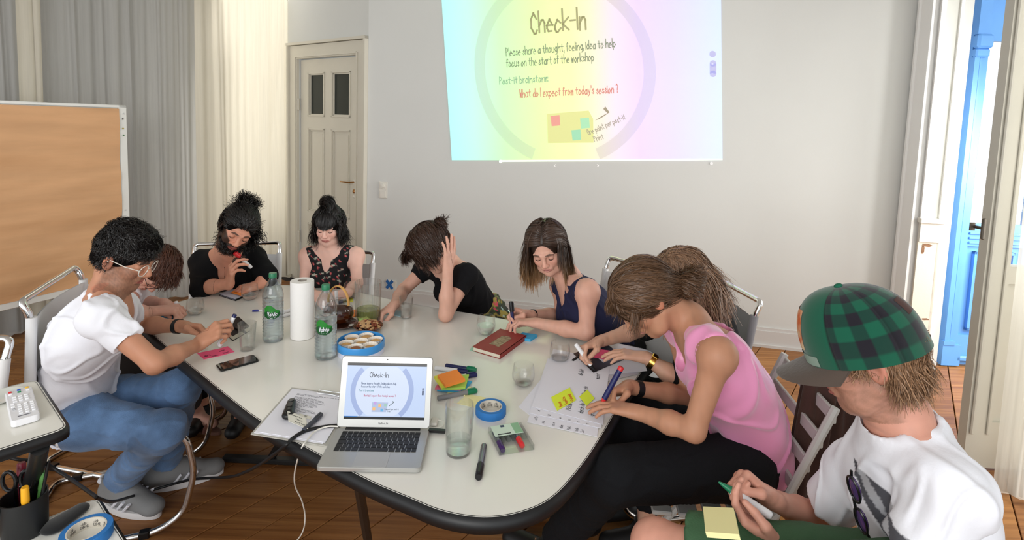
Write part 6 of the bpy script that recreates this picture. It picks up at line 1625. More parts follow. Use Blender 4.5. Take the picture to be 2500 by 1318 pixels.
# ===== A: man in white t-shirt, front left
A = person('person', 'person in white t-shirt and jeans with clear glasses and black hair, front left', dict(
    J=J(F=.88, head=(306, 628, 2.25), neck=(262, 722, 2.24), pel=(196, 1000, 2.42), chest=(232, 800, 2.25), wst=(196, 905, 2.33), shR=(246, 772, 2.05), shL=(296, 752, 2.42), elR=(378, 888, 2.06), elL=(334, 792, 2.60), wrR=(484, 840, -.80), wrL=(448, 797, -.80),
        hpR=(218, 1030, 2.27), hpL=(222, 975, 2.47), knR=(398, 1052, 2.28), knL=(440, 948, 2.50), anR=(290, 1172, -.11), anL=(404, 1130, -.11), toR=(352, 1226, -.05), toL=(470, 1146, -.05)),
    f=(.90, .06, -.43), u=(.43, 0, .9), hs=.96, bs=.94, beard=.5, beardcol=(.06, .04, .03), brow=(.02, .015, .012), seed=3, skin=(192, 138, 110), handvox=.0026, hvox=.003, vox=.0075,
    handR=dict(d=(.74, .22, .60), p=(.35, .75, -.45), pose=GRIP, ts=-1), handL=dict(d=(.95, -.15, -.10), p=(.2, -.8, -.55), pose=LOOSE, ts=1),
    top=dict(name='t_shirt', mat=TEE, sleeve=.52, g=.009, loose=.010, sw=.004, hem=-.35, neck=(.066, .05), v=.07, vw=.035, wr=.0062, ell=[((0, -.03, -.05), (.15, .12, .15))], vox=.006),
    bottom=dict(name='jeans', mat=DENIM, len=1.96, g=.010, wr=.004, rise=.05, vox=.007)))
HA = A['H']
fl = lambda p, t: np.stack([p[:, 0]*2, (p[:, 2]-.02)*10*0+.6*(p[:, 2] > .06)-.2, -.9+0*p[:, 0]+1.0*(p[:, 2] > .09)*(p[:, 1] > 0)], 1)
st = strands(cap_start(test=lambda p: (p[:, 2] > .045-.9*np.maximum(p[:, 1]-.02, 0)*0+np.where(p[:, 1] > .03, .006, 0)-np.where(p[:, 1] < -.01, .085, 0))), fl, 2600, .035, 7, .0019, 5, HA, (.081, .104, .096), lift=.06, curl=.004, cf=6, jit=.35)
st2 = strands(cap_start(test=lambda p: (p[:, 2] > .085)), lambda p, t: np.stack([0*p[:, 0], 1+0*p[:, 0], .55-1.2*t+0*p[:, 0]], 1), 1100, .060, 9, .0018, 6, HA, (.082, .106, .102), lift=.12, curl=.007, cf=8, jit=.4)
hair_base(A, .007, (-.026, .084, .084), extra=[((0, .045, .095), (.062, .06, .035)), ((0, -.075, -.02), (.06, .04, .05))], m=BLKH, parts=[st, st2], back=-.055)
glasses(A, mat('clear_frame', (214, 206, 194), .15, spec=.8), r=.024, thick=.0018)
band(A, 'L', 'watch_strap', BLK, r=.031, wd=.020)
# ===== B: person behind A
B = person('person', 'person with short reddish brown hair and glasses bowed over a blue note pad', dict(
    J=J(F=.88, head=(380, 656, 2.78), neck=(322, 672, 2.86), pel=(262, 880, 3.0), shR=(314, 712, 2.78), shL=(338, 690, 3.04), elR=(318, 768, 2.56), elL=(348, 742, 2.9), wrR=(376, 760, -.79), wrL=(402, 741, -.79),
        hpR=(270, 890, 2.86), hpL=(285, 875, 3.1), knR=(420, 905, 2.78), knL=(430, 880, 2.98), anR=(480, 1002, -.10), anL=(478, 952, -.10), toR=(518, 1034, -.05), toL=(518, 975, -.05)),
    f=(.22, -.33, -.92), u=(.93, -.1, .35), brow=(.08, .045, .03), seed=4, skin=(222, 170, 150), handvox=.0034, hvox=.0034, vox=.009, hs=.88, bs=.9,
    handR=dict(d=(.85, .45, .0), p=(.3, .3, -.8), pose=GRIP, ts=-1), handL=dict(d=(.8, -.3, -.1), p=(.1, -.4, -.85), pose=LOOSE, ts=1),
    top=dict(name='t_shirt', mat=TEE, sleeve=.35, g=.012, loose=.01, hem=-.3, neck=(.07, .05), wr=.003, vox=.009), bottom=dict(name='trousers', mat=mat('dark_trousers', (60, 52, 50), .9), len=1.75, vox=.011)))
fl = lambda p, t: np.stack([p[:, 0]*3, 1.1-0*t+0*p[:, 0], .35-1.3*t+0*p[:, 0]], 1)
st = strands(cap_start(test=lambda p: (p[:, 2] > .03+np.where(p[:, 1] > .05, .03, 0)-np.where(p[:, 1] < 0, .05, 0))), fl, 1300, .065, 9, .0021, 15, B['H'], (.080, .104, .094), lift=.08, curl=.004, cf=4, jit=.2, avoid=(.070, .035, .045))
hair_base(B, .009, (-.026, .072, .080), m=RBR, parts=[st])
glasses(B, mat('thin_dark_frame', (60, 44, 40), .3), r=.022)
# ===== C: bearded man in black
C_ = person('person', 'bearded person in black shirt with dark curly hair holding a red marker', dict(
    J=J(F=.95, head=(580, 557, 2.98), neck=(552, 622, 3.08), pel=(560, 800, 3.30), shR=(496, 640, 3.16), shL=(616, 628, 3.24), elR=(492, 704, 2.96), elL=(652, 674, 3.10), wrR=(560, 692, 2.93), wrL=(634, 694, -.78),
        hpR=(535, 815, 3.28), hpL=(590, 810, 3.32), knR=(0, -1.72, 2.74, .47), knL=(0, -1.45, 2.76, .47), anR=(0, -1.68, 2.84, .09), anL=(0, -1.46, 2.84, .09), toR=(0, -1.65, 2.68, .045), toL=(0, -1.43, 2.68, .045)),
    shoes=BLKSH, f=(.44, -.76, -.47), u=(.40, .15, .9), smile=1, beard=1.15, beardcol=(.022, .014, .010), brow=(.02, .013, .01), seed=6, skin=(220, 158, 132), handvox=.0036, hvox=.0034, vox=.010, hs=1.03,
    handR=dict(d=(.25, -.25, .93), p=(.75, .5, .1), pose=LOOSE, ts=-1), handL=dict(d=(-.75, -.6, -.15), p=(-.1, .2, -.95), pose=dict(c=[(30, 35, 20)]*4, th=.2), ts=1),
    top=dict(name='shirt', mat=BLKC, sleeve=1.25, g=.016, loose=.012, hem=.0, neck=(.07, .05), v=.07, vw=.03, wr=.004, vox=.009), bottom=dict(name='trousers', mat=BDEN, len=1.8, vox=.012)))
fl = lambda p, t: np.stack([p[:, 0]*3, -1.0+.0*t+0*p[:, 0], .25-.9*t+0*p[:, 0]], 1)
st = strands(cap_start(test=lambda p: (p[:, 2] > .045+np.where(p[:, 1] > .05, .010, -.035))), fl, 2600, .10, 12, .0020, 21, C_['H'], (.079, .102, .092), lift=.07, curl=.003, cf=8, jit=.18)
gflow = fallflow(C_['H'])
st2 = strands(cap_start(test=lambda p: (p[:, 1] < -.02) & (p[:, 2] < .06)), lambda p, t: gflow(p, t)+np.array([0, -.5, 0])*(1-t), 1300, .13, 16, .0019, 22, C_['H'], (.082, .108, .095), lift=.12, curl=.009, cf=17, jit=.22, ends=.8)
st3 = strands(cap_start(c=(0, -.07, .09), rad=(.05, .05, .04), test=lambda p: p[:, 2] > .09), lambda p, t: np.stack([p[:, 0]*6, 0*p[:, 0]-.5, 1-1.2*t+0*p[:, 0]], 1), 260, .055, 12, .0018, 23, C_['H'], (.07, .09, .09), lift=.12, curl=.010, cf=15, jit=.5, ends=.8)
hair_base(C_, .006, (-.026, .084, .106), extra=[((0, -.075, .05), (.062, .05, .06)), ((0, -.085, -.02), (.055, .04, .055))], m=BLKH, parts=[st, st2, st3], back=-.085)
bst = strands(cap_start(c=(0, .03, -.055), rad=(.064, .062, .064), test=lambda p: (p[:, 2] < -.045) & (p[:, 1] > -.0) & ~((np.abs(p[:, 0]) < .024) & (p[:, 2] > -.072) & (p[:, 1] > .05))), lambda p, t: np.stack([p[:, 0]*3, .3+0*p[:, 0], -1+0*p[:, 0]], 1), 700, .028, 5, .0017, 24, C_['H'], (.060, .062, .066), cen=(0, .03, -.055), lift=.06, curl=.004, jit=.4)
npmesh('beard', bst[0], bst[1], BLKH, C_['root'], cols=np.repeat(bst[2][:, None], 3, 1))
# ===== D: woman with bun
def dots(v):
    n = snoise(v, 78, 8, 1); n2 = snoise(v, 84, 18, 1); c = np.tile(np.array(lin((16, 16, 20))), (len(v), 1)); c[n > .80] = lin((196, 90, 92)); c[(n2 > .86) & (n <= .80)] = lin((176, 176, 160)); return c/np.array([1, 1, 1])
PRT = mat('printed_black_cotton', (255, 255, 255), .85, vcol=True)
D_ = person('person', 'smiling person with black fringe and top bun in a printed sleeveless blouse', dict(
    J=J(F=.90, head=(803, 551, 3.38), neck=(806, 612, 3.42), pel=(812, 800, 3.50), shR=(752, 625, 3.42), shL=(868, 625, 3.42), elR=(742, 708, 3.30), elL=(872, 692, 3.30), wrR=(776, 722, -.785), wrL=(846, 716, -.785),
        hpR=(785, 810, 3.50), hpL=(840, 810, 3.50), knR=(0, -1.14, 2.76, .48), knL=(0, -.98, 2.76, .48), anR=(0, -1.12, 2.84, .09), anL=(0, -1.0, 2.84, .09), toR=(0, -1.11, 2.68, .045), toL=(0, -.98, 2.68, .045)),
    shoes=BLKSH, f=(.03, -.95, -.28), u=(.02, -.2, .97), fem=1, hs=.89, bs=.93, smile=1, brow=(.02, .015, .015), lip=(.45, .13, .12), seed=7, skin=(226, 182, 166), handvox=.0036, hvox=.0034, vox=.010,
    handR=dict(d=(.6, -.6, -.1), p=(.3, .3, -.9), pose=LOOSE, ts=-1), handL=dict(d=(-.75, -.5, -.1), p=(-.3, .3, -.9), pose=LOOSE, ts=1),
    top=dict(name='blouse', mat=PRT, sleeve=0, g=.012, loose=.004, hem=-.1, neck=(.055, .05), v=.06, vw=.024, wr=.003, vox=.0065, pattern=dots, arm=.014), bottom=dict(name='trousers', mat=BDEN, len=1.8, vox=.012)))
fringe = strands(cap_start(test=lambda p: (p[:, 2] > .085) & (p[:, 1] > .01) & (np.abs(p[:, 0]) < .06)), lambda p, t: np.stack([p[:, 0]*4, 1+0*p[:, 0], -.3-1.1*t+0*p[:, 0]], 1), 900, .082, 10, .0020, 31, D_['H'], (.078, .103, .093), lift=.05, jit=.06, Lvar=.12)
bun = (0, -.035, .150)
def toward(c, k=.022):
    def f(p, t):
        d = np.array(c)-p; n = np.linalg.norm(d, axis=1)[:, None]; return np.where(n < k, 0, d/(n+1e-6))
    return f
upf = toward(bun)
up_ = strands(cap_start(test=lambda p: (p[:, 2] > .02) & (p[:, 1] < .05)), upf, 1200, .13, 10, .0022, 32, D_['H'], (.082, .104, .096), lift=.07, jit=.15)
gfl = fallflow(D_['H'], side=.15, back=-.35)
lock = strands(cap_start(test=lambda p: (np.abs(p[:, 0]) > .045) & (p[:, 2] > .0) & (p[:, 2] < .1) & (p[:, 1] < .035)), gfl, 1300, .16, 13, .0021, 33, D_['H'], (.084, .098, .094), lift=.12, curl=.010, cf=7, jit=.15, Lvar=.25, avoid=(.058, .045, .05))
bn_ = strands(cap_start(c=bun, rad=(.03, .03, .028), test=lambda p: p[:, 2] > -9), lambda p, t: np.stack([-(p[:, 2]-bun[2])*30, .4+0*p[:, 0], (p[:, 0])*30], 1)+.2, 380, .13, 14, .0023, 34, D_['H'], (.031, .031, .029), cen=bun, lift=.12, curl=.002, jit=.15)
hair_base(D_, .011, (-.045, .060, .080), extra=[((0, -.03, .125), (.03, .03, .03)), (bun, (.030, .030, .028)), ((.078, .0, .03), (.022, .045, .055)), ((-.078, .0, .03), (.022, .045, .055))], m=BLKH, parts=[fringe, up_, lock, bn_], back=-.07)
for x in (-1, 1):
    mb = MB(); p = D_['q'](x*.086, .0, -.045); mb.ball(p, .006, 8); mb.tube([p, p+V3(0, -.004, -.018), p+V3(0, -.004, -.045)], [.002, .006, .003], 8); mb.build('earring', mat('coral_earring', (190, 84, 70), .3), D_['root'], smooth=True)
# ===== E: woman leaning on elbow
def jungle(v):
    n = snoise(v, 30, 2, 3); n2 = snoise(v, 42, 5, 2); n3 = snoise(v, 36, 9, 2); c = np.tile(np.array(lin((44, 52, 30))), (len(v), 1))
    c[n > .25] = lin((150, 134, 60)); c[n2 > .55] = lin((24, 28, 22)); c[(n3 > .95)] = lin((196, 64, 84)); c[n3 < -1.0] = lin((168, 196, 190)); c[(np.abs(n) < .07)] = lin((70, 96, 50)); return c
E_ = person('person', 'person in black t-shirt and leaf patterned skirt, bowed head on the raised hand', dict(
    J=J(F=.98, head=(1053, 606, 2.76), neck=(1098, 652, 2.86), pel=(1185, 780, 3.02), shL=(1140, 672, 2.72), shR=(1040, 655, 2.98), elL=(1088, 768, -.775), elR=(985, 708, 2.90), wrL=(1093, 660, 2.60), wrR=(962, 745, -.79),
        hpR=(1160, 790, 3.12), hpL=(1200, 800, 2.95), knR=(1040, 830, 2.95), knL=(1090, 860, 2.8), anR=(0, -.48, 2.98, .09), anL=(0, -.36, 2.84, .09), toR=(0, -.64, 2.92, .045), toL=(0, -.52, 2.78, .045)),
    shoes=BLKSH, f=(-.58, -.30, -.76), u=(-.75, .05, .62), fem=1, brow=(.05, .03, .02), seed=8, skin=(214, 166, 146), handvox=.003, hvox=.0034, vox=.009,
    handL=dict(d=(.06, .16, .98), p=(-.7, .5, .1), pose=SPREAD, ts=1), handR=dict(d=(-.55, -.55, -.25), p=(.35, -.1, -.9), pose=GRIP, ts=-1),
    top=dict(name='t_shirt', mat=BLKC, sleeve=.42, g=.009, loose=.0, hem=.15, neck=(.07, .05), scoop=.05, wr=.0028, vox=.0075),
    bottom=dict(name='skirt', mat=mat('leaf_print', (255, 255, 255), .8, vcol=True), pattern=jungle, len=1.0, skirt=1, g=.02, rise=.13, vox=.0085, wr=.006)))
fwdflow = lambda p, t: np.stack([p[:, 0]*2, 1.0-.3*t+0*p[:, 0], .5-1.8*t+0*p[:, 0]], 1)
ef = strands(cap_start(test=lambda p: (p[:, 2] > .07) & (p[:, 1] > -.02)), fwdflow, 1500, .10, 11, .0021, 41, E_['H'], (.082, .108, .100), lift=.08, jit=.10, curl=.002, clump=14)
eb = (0, -.125, .045)
eb1 = strands(cap_start(test=lambda p: (p[:, 2] > -.03) & (p[:, 1] < .05)), toward(eb, .03), 1900, .15, 12, .0022, 42, E_['H'], (.084, .108, .098), lift=.07, jit=.12, clump=14)
eb2 = strands(cap_start(c=eb, rad=(.035, .03, .035), test=lambda p: p[:, 2] > -9), lambda p, t: np.stack([-(p[:, 2]-eb[2])*30, -.3+0*p[:, 0], p[:, 0]*30], 1), 300, .07, 10, .0022, 43, E_['H'], (.034, .030, .034), cen=eb, lift=.10, curl=.003, jit=.25)
gE = fallflow(E_['H'])
es_ = strands(cap_start(test=lambda p: (np.abs(p[:, 0]) > .02) & (p[:, 2] > .02) & (p[:, 1] < .07)), lambda p, t: gE(p, t)*.8+np.stack([np.sign(p[:, 0])*.5, -.3+0*p[:, 0], -.6+0*p[:, 0]], 1), 1500, .13, 12, .0021, 44, E_['H'], (.086, .108, .098), lift=.12, jit=.08, curl=.004, cf=5, clump=14)
hair_base(E_, .009, (-.045, .066, .075), extra=[(eb, (.036, .034, .036)), ((0, -.08, .0), (.065, .05, .06))], m=DBR, parts=[ef, eb1, eb2, es_], back=-.085)
glasses(E_, mat('black_frame', (16, 16, 18), .25), r=.024, thick=.0022, shape=.8)
# ===== F: woman with long straight hair
F_p = person('person', 'smiling person with long straight ombre hair in a sleeveless navy top', dict(
    J=J(head=(1336, 604, 2.42), neck=(1392, 682, 2.50), pel=(1512, 860, 2.62), chest=(1432, 752, 2.50), shL=(1434, 712, 2.33), shR=(1368, 694, 2.66), elL=(1432, 812, 2.30), elR=(1372, 770, 2.66), wrL=(1308, 788, -.80), wrR=(1290, 768, 2.50),
        hpR=(1490, 870, 2.72), hpL=(1510, 885, 2.50), knR=(1390, 900, 2.45), knL=(1400, 930, 2.25), anR=(0, .30, 2.52, .09), anL=(0, .28, 2.32, .09), toR=(0, .16, 2.42, .045), toL=(0, .14, 2.22, .045)),
    shoes=BLKSH, f=(-.20, -.86, -.46), u=(-.26, -.3, .9), fem=1, smile=1, brow=(.05, .03, .02), lip=(.50, .20, .18), seed=9, skin=(216, 166, 146), handvox=.0028, hvox=.0028, vox=.008,
    handL=dict(d=(-.95, .05, .05), p=(.0, -.1, -.95), pose=LOOSE, ts=1), handR=dict(d=(-.85, -.3, .25), p=(.1, -.6, -.7), pose=GRIP, ts=-1),
    top=dict(name='top', mat=NAVY, sleeve=0, g=.013, loose=.008, hem=-.3, neck=(.062, .05), v=.06, vw=.04, wr=.0032, vox=.0055, arm=.014), bottom=dict(name='trousers', mat=BDEN, len=1.8, vox=.011)))
gF = fallflow(F_p['H'])
part = lambda p: (p[:, 2] > .078) & (np.abs(p[:, 0]+.006) < .030+.03*(p[:, 1] > .045)) & (p[:, 1] > -.07) & (p[:, 1] < .078)
fs_ = strands(cap_start(test=part), lambda p, t: gF(p, t)+np.stack([np.sign(p[:, 0]+.006)*1.6*np.exp(-(np.abs(p[:, 0])/.055)**2), -1.1*(p[:, 2] > -.02)*(p[:, 1] > -.02)-.6*(p[:, 1] > .035), 0*p[:, 0]], 1), 3200, .36, 22, .0022, 51, F_p['H'], (.082, .104, .094), lift=.10, jit=.05, Lvar=.14, clump=20, avoid=(.060, .045, .058))
fs2 = strands(cap_start(test=lambda p: (p[:, 1] < -.02) & (p[:, 2] > 0)), fallflow(F_p['H'], side=.1, back=-.1), 1600, .27, 14, .0023, 52, F_p['H'], (.082, .106, .094), lift=.07, jit=.05, Lvar=.2, clump=18, avoid=(.060, .045, .058))
def hairF():
    H = F_p['H']; s = .96; R = H[:3, :3]/s; q = F_p['q']; G = Field()
    G.ell(q(0, -.014, .037), np.array((.082, .104, .092))*s, R, k=0); G.ell(q(0, .118, -.022), np.array((.070, .075, .112))*s, R, k=.006, op='s'); G.ell(q(0, .06, -.09), np.array((.07, .1, .07))*s, R, k=.006, op='s')
    v, f = G.mesh(.005); v, f, c = joinparts([(v, f, .5*np.ones(len(v))), fs_, fs2])
    z = v[:, 2]; t = ss(F_p['Jn']['head'][2]-.02, F_p['Jn']['head'][2]-.24, z)[:, None]
    c3 = np.array(lin((62, 44, 34)))*(1-t)+np.array(lin((176, 138, 98)))*t
    npmesh('hair', v, f, OMB, F_p['root'], cols=c3*c[:, None])
hairF()
band(F_p, 'R', 'bracelet', BLK, r=.027, wd=.014)
# ===== G: long wavy hair, behind
G_ = person('person', 'person with long wavy light brown hair and gold watch, behind the pink top', dict(
    J=J(head=(1668, 690, 2.10), neck=(1712, 752, 2.18), pel=(1760, 960, 2.30), shL=(1690, 800, 2.02), shR=(1650, 770, 2.34), elL=(1668, 935, 1.96), elR=(1575, 800, 2.28), wrL=(1575, 872, 2.02), wrR=(1462, 834, 2.14),
        hpR=(1740, 975, 2.38), hpL=(1760, 1000, 2.20), knR=(1560, 960, 2.2), knL=(1580, 1000, 2.02), anR=(0, .62, 2.22, .09), anL=(0, .60, 2.06, .09), toR=(0, .46, 2.18, .045), toL=(0, .44, 2.02, .045)),
    shoes=BLKSH, f=(-.62, -.18, -.76), u=(-.68, 0, .73), fem=1, brow=(.1, .06, .04), seed=10, skin=(204, 158, 134), handvox=.0026, hvox=.005, vox=.009,
    handL=dict(d=(-.9, .25, .02), p=(.0, .0, -1), pose=FLAT, ts=1), handR=dict(d=(-.85, -.5, -.12), p=(.15, -.5, -.85), pose=GRIP, ts=-1),
    top=dict(name='shirt', mat=BLKC, sleeve=1.05, g=.012, loose=.01, hem=.0, neck=(.06, .05), wr=.003, vox=.009), bottom=dict(name='trousers', mat=BDEN, len=1.8, vox=.011)))
gG = fallflow(G_['H'])
s1 = strands(cap_start(test=lambda p: (p[:, 2] > .06) & (p[:, 1] < .07)), lambda p, t: gG(p, t)+np.stack([np.sign(p[:, 0])*.6, -1.5+0*p[:, 0], 0*p[:, 0]], 1)*np.exp(-t*2.2), 3200, .33, 20, .0024, 61, G_['H'], (.084, .110, .098), lift=.12, curl=.007, cf=13, jit=.08, Lvar=.25, clump=16, ends=.6)
s2 = strands(cap_start(test=lambda p: (p[:, 1] < 0)), fallflow(G_['H'], side=.1, back=-.3), 2200, .28, 18, .0024, 62, G_['H'], (.086, .114, .100), lift=.12, curl=.008, cf=13, jit=.09, Lvar=.3, clump=14, ends=.6)
hair_base(G_, .016, (-.04, .07, .08), extra=[((0, -.08, .03), (.075, .06, .08)), ((0, -.07, -.06), (.075, .05, .07))], m=LBR, parts=[s1, s2], back=-.16)
face_m['watch_bracelet'] = GOLDM; band(G_, 'L', 'watch_bracelet', GOLDM, r=.029, wd=.020, face=(0, -.2, 1), label='gold square wrist watch')
# ===== H: woman in pink
H_ = person('person', 'person in pink satin top and black jeans with hair in a low bun', dict(
    J=J(head=(1574, 728, 1.72), neck=(1692, 792, 1.74), pel=(1836, 1120, 1.84), chest=(1760, 898, 1.72), wst=(1822, 1010, 1.78), shL=(1752, 868, 1.53), shR=(1654, 800, 1.93), elL=(1694, 1050, 1.52), elR=(1690, 968, 1.90), wrL=(1556, 1006, 1.66), wrR=(1532, 945, 1.80),
        hpL=(1800, 1140, 1.70), hpR=(1790, 1100, 1.94), knL=(1500, 1160, 1.56), knR=(1540, 1060, 1.86), anL=(1350, 1330, -.10), anR=(1440, 1250, -.10), toL=(1250, 1310, -.05), toR=(1350, 1240, -.05)),
    shoes=BLKSH, f=(-.62, -.12, -.78), u=(-.78, .0, .62), fem=1, hs=.98, brow=(.12, .08, .05), seed=11, skin=(184, 134, 106), handvox=.0026, hvox=.0026, vox=.007, lip=(.5, .2, .18),
    handL=dict(d=(-.92, .36, .02), p=(-.05, .0, -1), pose=FLAT, ts=1), handR=dict(d=(-.70, -.45, -.02), p=(.25, -.65, -.7), pose=GRIP, ts=-1),
    top=dict(name='satin_top', mat=SATIN, sleeve=0, g=.013, loose=.016, hem=.10, neck=(.085, .06), v=.09, vw=.05, scoop=.10, wr=.0085, vox=.005, arm=.010, ell=[((0, -.02, -.10), (.135, .115, .15))]),
    bottom=dict(name='jeans', mat=BDEN, len=1.9, g=.014, sw=.012, wr=.003, rise=.10, vox=.0075)))
hb_ = (0, -.118, -.085)
h1 = strands(cap_start(test=lambda p: (p[:, 2] > .0+np.where(p[:, 1] > .03, .04, 0)) | ((p[:, 1] < -.02) & (p[:, 2] > -.05))), toward(hb_, .02), 3600, .26, 16, .0019, 71, H_['H'], (.080, .104, .094), lift=.06, jit=.10, Lvar=.25, curl=.002, clump=18)
h2 = strands(cap_start(test=lambda p: (p[:, 2] > .085) & (p[:, 1] > .03)), lambda p, t: np.stack([p[:, 0]*3, 1-.3*t+0*p[:, 0], .1-1.4*t+0*p[:, 0]], 1), 800, .065, 8, .0019, 72, H_['H'], (.080, .104, .095), lift=.05, jit=.08, clump=10)
h3 = strands(cap_start(c=hb_, rad=(.03, .028, .03), test=lambda p: p[:, 2] > -9), lambda p, t: np.stack([-(p[:, 2]-hb_[2])*30, -.5+0*p[:, 0], p[:, 0]*30], 1), 500, .12, 12, .0020, 73, H_['H'], (.032, .028, .033), cen=hb_, lift=.12, curl=.002, jit=.25)
gH = fallflow(H_['H'])
h4 = strands(cap_start(test=lambda p: (np.abs(p[:, 0]) > .068) & (p[:, 1] > .02) & (p[:, 2] > .02)), gH, 60, .12, 10, .0016, 74, H_['H'], (.079, .10, .09), lift=.06, jit=.12, curl=.004, cf=5)
hair_base(H_, .008, (-.032, .072, .080), extra=[(hb_, (.031, .028, .032)), ((0, -.095, -.055), (.035, .035, .035)), ((0, -.07, -.03), (.055, .04, .045))], m=MBR, parts=[h1, h2, h3, h4], back=-9.5)
mb = MB(); q = H_['q']; mb.tube([q(.021*math.cos(a), -.100+.014*math.sin(a), -.066-.014*math.sin(a)) for a in np.linspace(0, 6.283, 17)], .0045, 8); mb.build('hair_tie', mat('tie_white', (220, 214, 208), .7), H_['root'], smooth=True)
band(H_, 'R', 'watch_strap', BLK, r=.028, wd=.024, f=.18)
def ishirt(v):
    nk, pl, sR, sL = [np.array(P(*a[:2], Y=a[2])) for a in ((2200, 1040, 1.116), (2300, 1520, 1.153), (2096, 1150, 1.283), (2318, 1192, .986))]
    sd = nrm(sR-sL); up = nrm(nk-pl); fw = nrm(np.cross(up, sd)); p = v-nk; x, y, z = p@sd, p@fw, p@up; c = np.ones((len(v), 3))
    n = snoise(np.stack([x, z, 0*x], 1), 16, 3, 3); m = (y > .02) & (z < -.09) & (z > -.36) & (x < .10+.02*n) & (x > -.055+.03*n)
    c[m] = (.10, .10, .11); c[m & (n > .5)] = (.5, .5, .5); return c
# ===== I: man with cap, foreground right
I_ = person('person', 'person with green plaid baseball cap and white t-shirt in the right foreground', dict(
    J=J(F=.93, head=(2112, 864, 1.22), neck=(2200, 1040, 1.20), pel=(2300, 1520, 1.24), chest=(2240, 1215, 1.22), wst=(2270, 1370, 1.24), shL=(2318, 1192, 1.06), shR=(2096, 1150, 1.38), elL=(2200, 1440, 1.06), elR=(1990, 1268, 1.50), wrL=(1905, 1335, 1.30), wrR=(1880, 1215, 1.42),
        hpL=(2230, 1500, 1.02), hpR=(2200, 1450, 1.20), knL=(1720, 1470, 1.20), knR=(1600, 1330, 1.42), anL=(1690, 1900, -.1), anR=(1600, 1750, -.1), toL=(1600, 1900, -.05), toR=(1500, 1760, -.05)),
    f=(-.80, .42, -.43), u=(-.26, .12, .95), hs=1.0, bs=.95, beard=.45, beardcol=(.16, .09, .05), brow=(.2, .12, .07), seed=12, skin=(206, 150, 130), handvox=.0022, hvox=.0024, vox=.007,
    handR=dict(d=(-.78, .15, .50), p=(-.45, -.60, -.55), pose=dict(c=[(58, 60, 35), (66, 62, 40), (70, 66, 40), (72, 70, 40)], th=.7), ts=-1), handL=dict(d=(-.75, .45, .38), p=(.35, .25, .85), pose=LOOSE, ts=1),
    top=dict(name='t_shirt', mat=mat('printed_white_cotton', (236, 237, 244), .85, vcol=True, bump=.15, bscale=120), sleeve=.62, g=.015, loose=.008, sw=.008, hem=-.25, neck=(.072, .02), wr=.0055, vox=.005, collar=.018, pattern=lambda v: ishirt(v)),
    bottom=dict(name='shorts', mat=mat('green_twill', (58, 92, 62), .85, bump=.3, bscale=200), len=.84, g=.018, sw=.012, wr=.0035, vox=.007)))
gI = fallflow(I_['H'], side=.05, back=-.45)
i1 = strands(cap_start(test=lambda p: (p[:, 1] < -.030) & (p[:, 2] < .035) & (p[:, 2] > -.035)), gI, 2600, .085, 10, .0015, 81, I_['H'], (.079, .101, .09), lift=.10, curl=.005, cf=6, jit=.12, Lvar=.35, clump=14)
i2 = strands(cap_start(test=lambda p: (np.abs(p[:, 0]) > .05) & (p[:, 1] > -.0) & (p[:, 1] < .06) & (p[:, 2] < .04) & (p[:, 2] > .0)), gI, 200, .04, 6, .0013, 82, I_['H'], (.079, .10, .09), lift=.05, curl=.004, jit=.2)
v, f, c = joinparts([i1, i2]); npmesh('hair', v, f, hairmat('sandy_hair', (142, 108, 80)), I_['root'], cols=np.repeat(c[:, None], 3, 1))
# the cap: crown of six panels, brim, button, eyelets, strap, patch
q = I_['q']; HI = I_['H']
PLAID = bpy.data.materials.new('plaid_flannel'); PLAID.use_nodes = True; nt = PLAID.node_tree; b = nt.nodes['Principled BSDF']; b.inputs['Roughness'].default_value = .95; b.inputs['Sheen Weight'].default_value = .4; b.inputs['Specular IOR Level'].default_value = .2
a = nt.nodes.new('ShaderNodeVertexColor'); a.layer_name = 'Col'; nt.links.new(a.outputs[0], b.inputs['Base Color'])
def crown():
    NA, NR = 180, 64; V = []; Cc = []; g1 = np.array(lin((16, 86, 64))); g2 = np.array(lin((18, 56, 46))); g3 = np.array(lin((28, 26, 34)))
    for i in range(NA):
        th = 2*math.pi*i/NA; s6 = abs(math.sin(3*(th-math.pi/2)))
        for j in range(NR):
            t = j/(NR-1); ph = t*math.pi*.5; r = math.sin(ph)**.92; h = math.cos(ph)**.80
            seam = .985+.015*min(1, s6*7)
            x = .097*r*math.cos(th)*seam; y = -.006+.121*r*math.sin(th)*seam; fr = max(0, math.sin(th))
            z = .012+.142*h*(1+.07*fr*(1-t)*0)+.012*fr*math.sin(ph*2)-(.010*(1-fr) if t > .97 else 0)*0
            if t > .9: z -= .014*(t-.9)/.1*(.5-.5*math.sin(th))
            V.append(q(x, y, z))
            front = math.sin(th) > .50
            if front: cc = g1*.9
            else:
                u = (th*.105/.0550+.2) % 1; vv = (t*.20/.056+.1) % 1; a_ = u < .5; b_ = vv < .5
                cc = g3 if (a_ and b_) else (g2 if (a_ or b_) else g1*.95)
            cc = cc*(1-.35*math.exp(-(s6/.05)**2)); Cc.append(cc)
    Fc = [[(i*NR+j), (i*NR+j+1), ((i+1) % NA)*NR+j+1, ((i+1) % NA)*NR+j] for i in range(NA) for j in range(NR-1)]
    return np.array(V), np.array(Fc), np.array(Cc)
v, f, c = crown()
cap = npmesh('baseball_cap', v, f, PLAID, I_['root'], cols=c, label='green and black plaid cap crown')
SUE = mat('suede_brown', (78, 66, 58), .95, sheen=.3, bump=.2, bscale=150)
mb = MB(); G = np.zeros((25, 10, 3)); 
for i in range(25):
    a_ = math.radians(18+144*i/24)
    for j in range(10):
        t = j/9; x = .093*math.cos(a_)*(1+.02*t); y = -.006+.117*math.sin(a_)+.078*t*math.sin(a_)**.7; z = .012-.012*t-2.2*(x)**2*t
        G[i, j] = q(x, y, z)
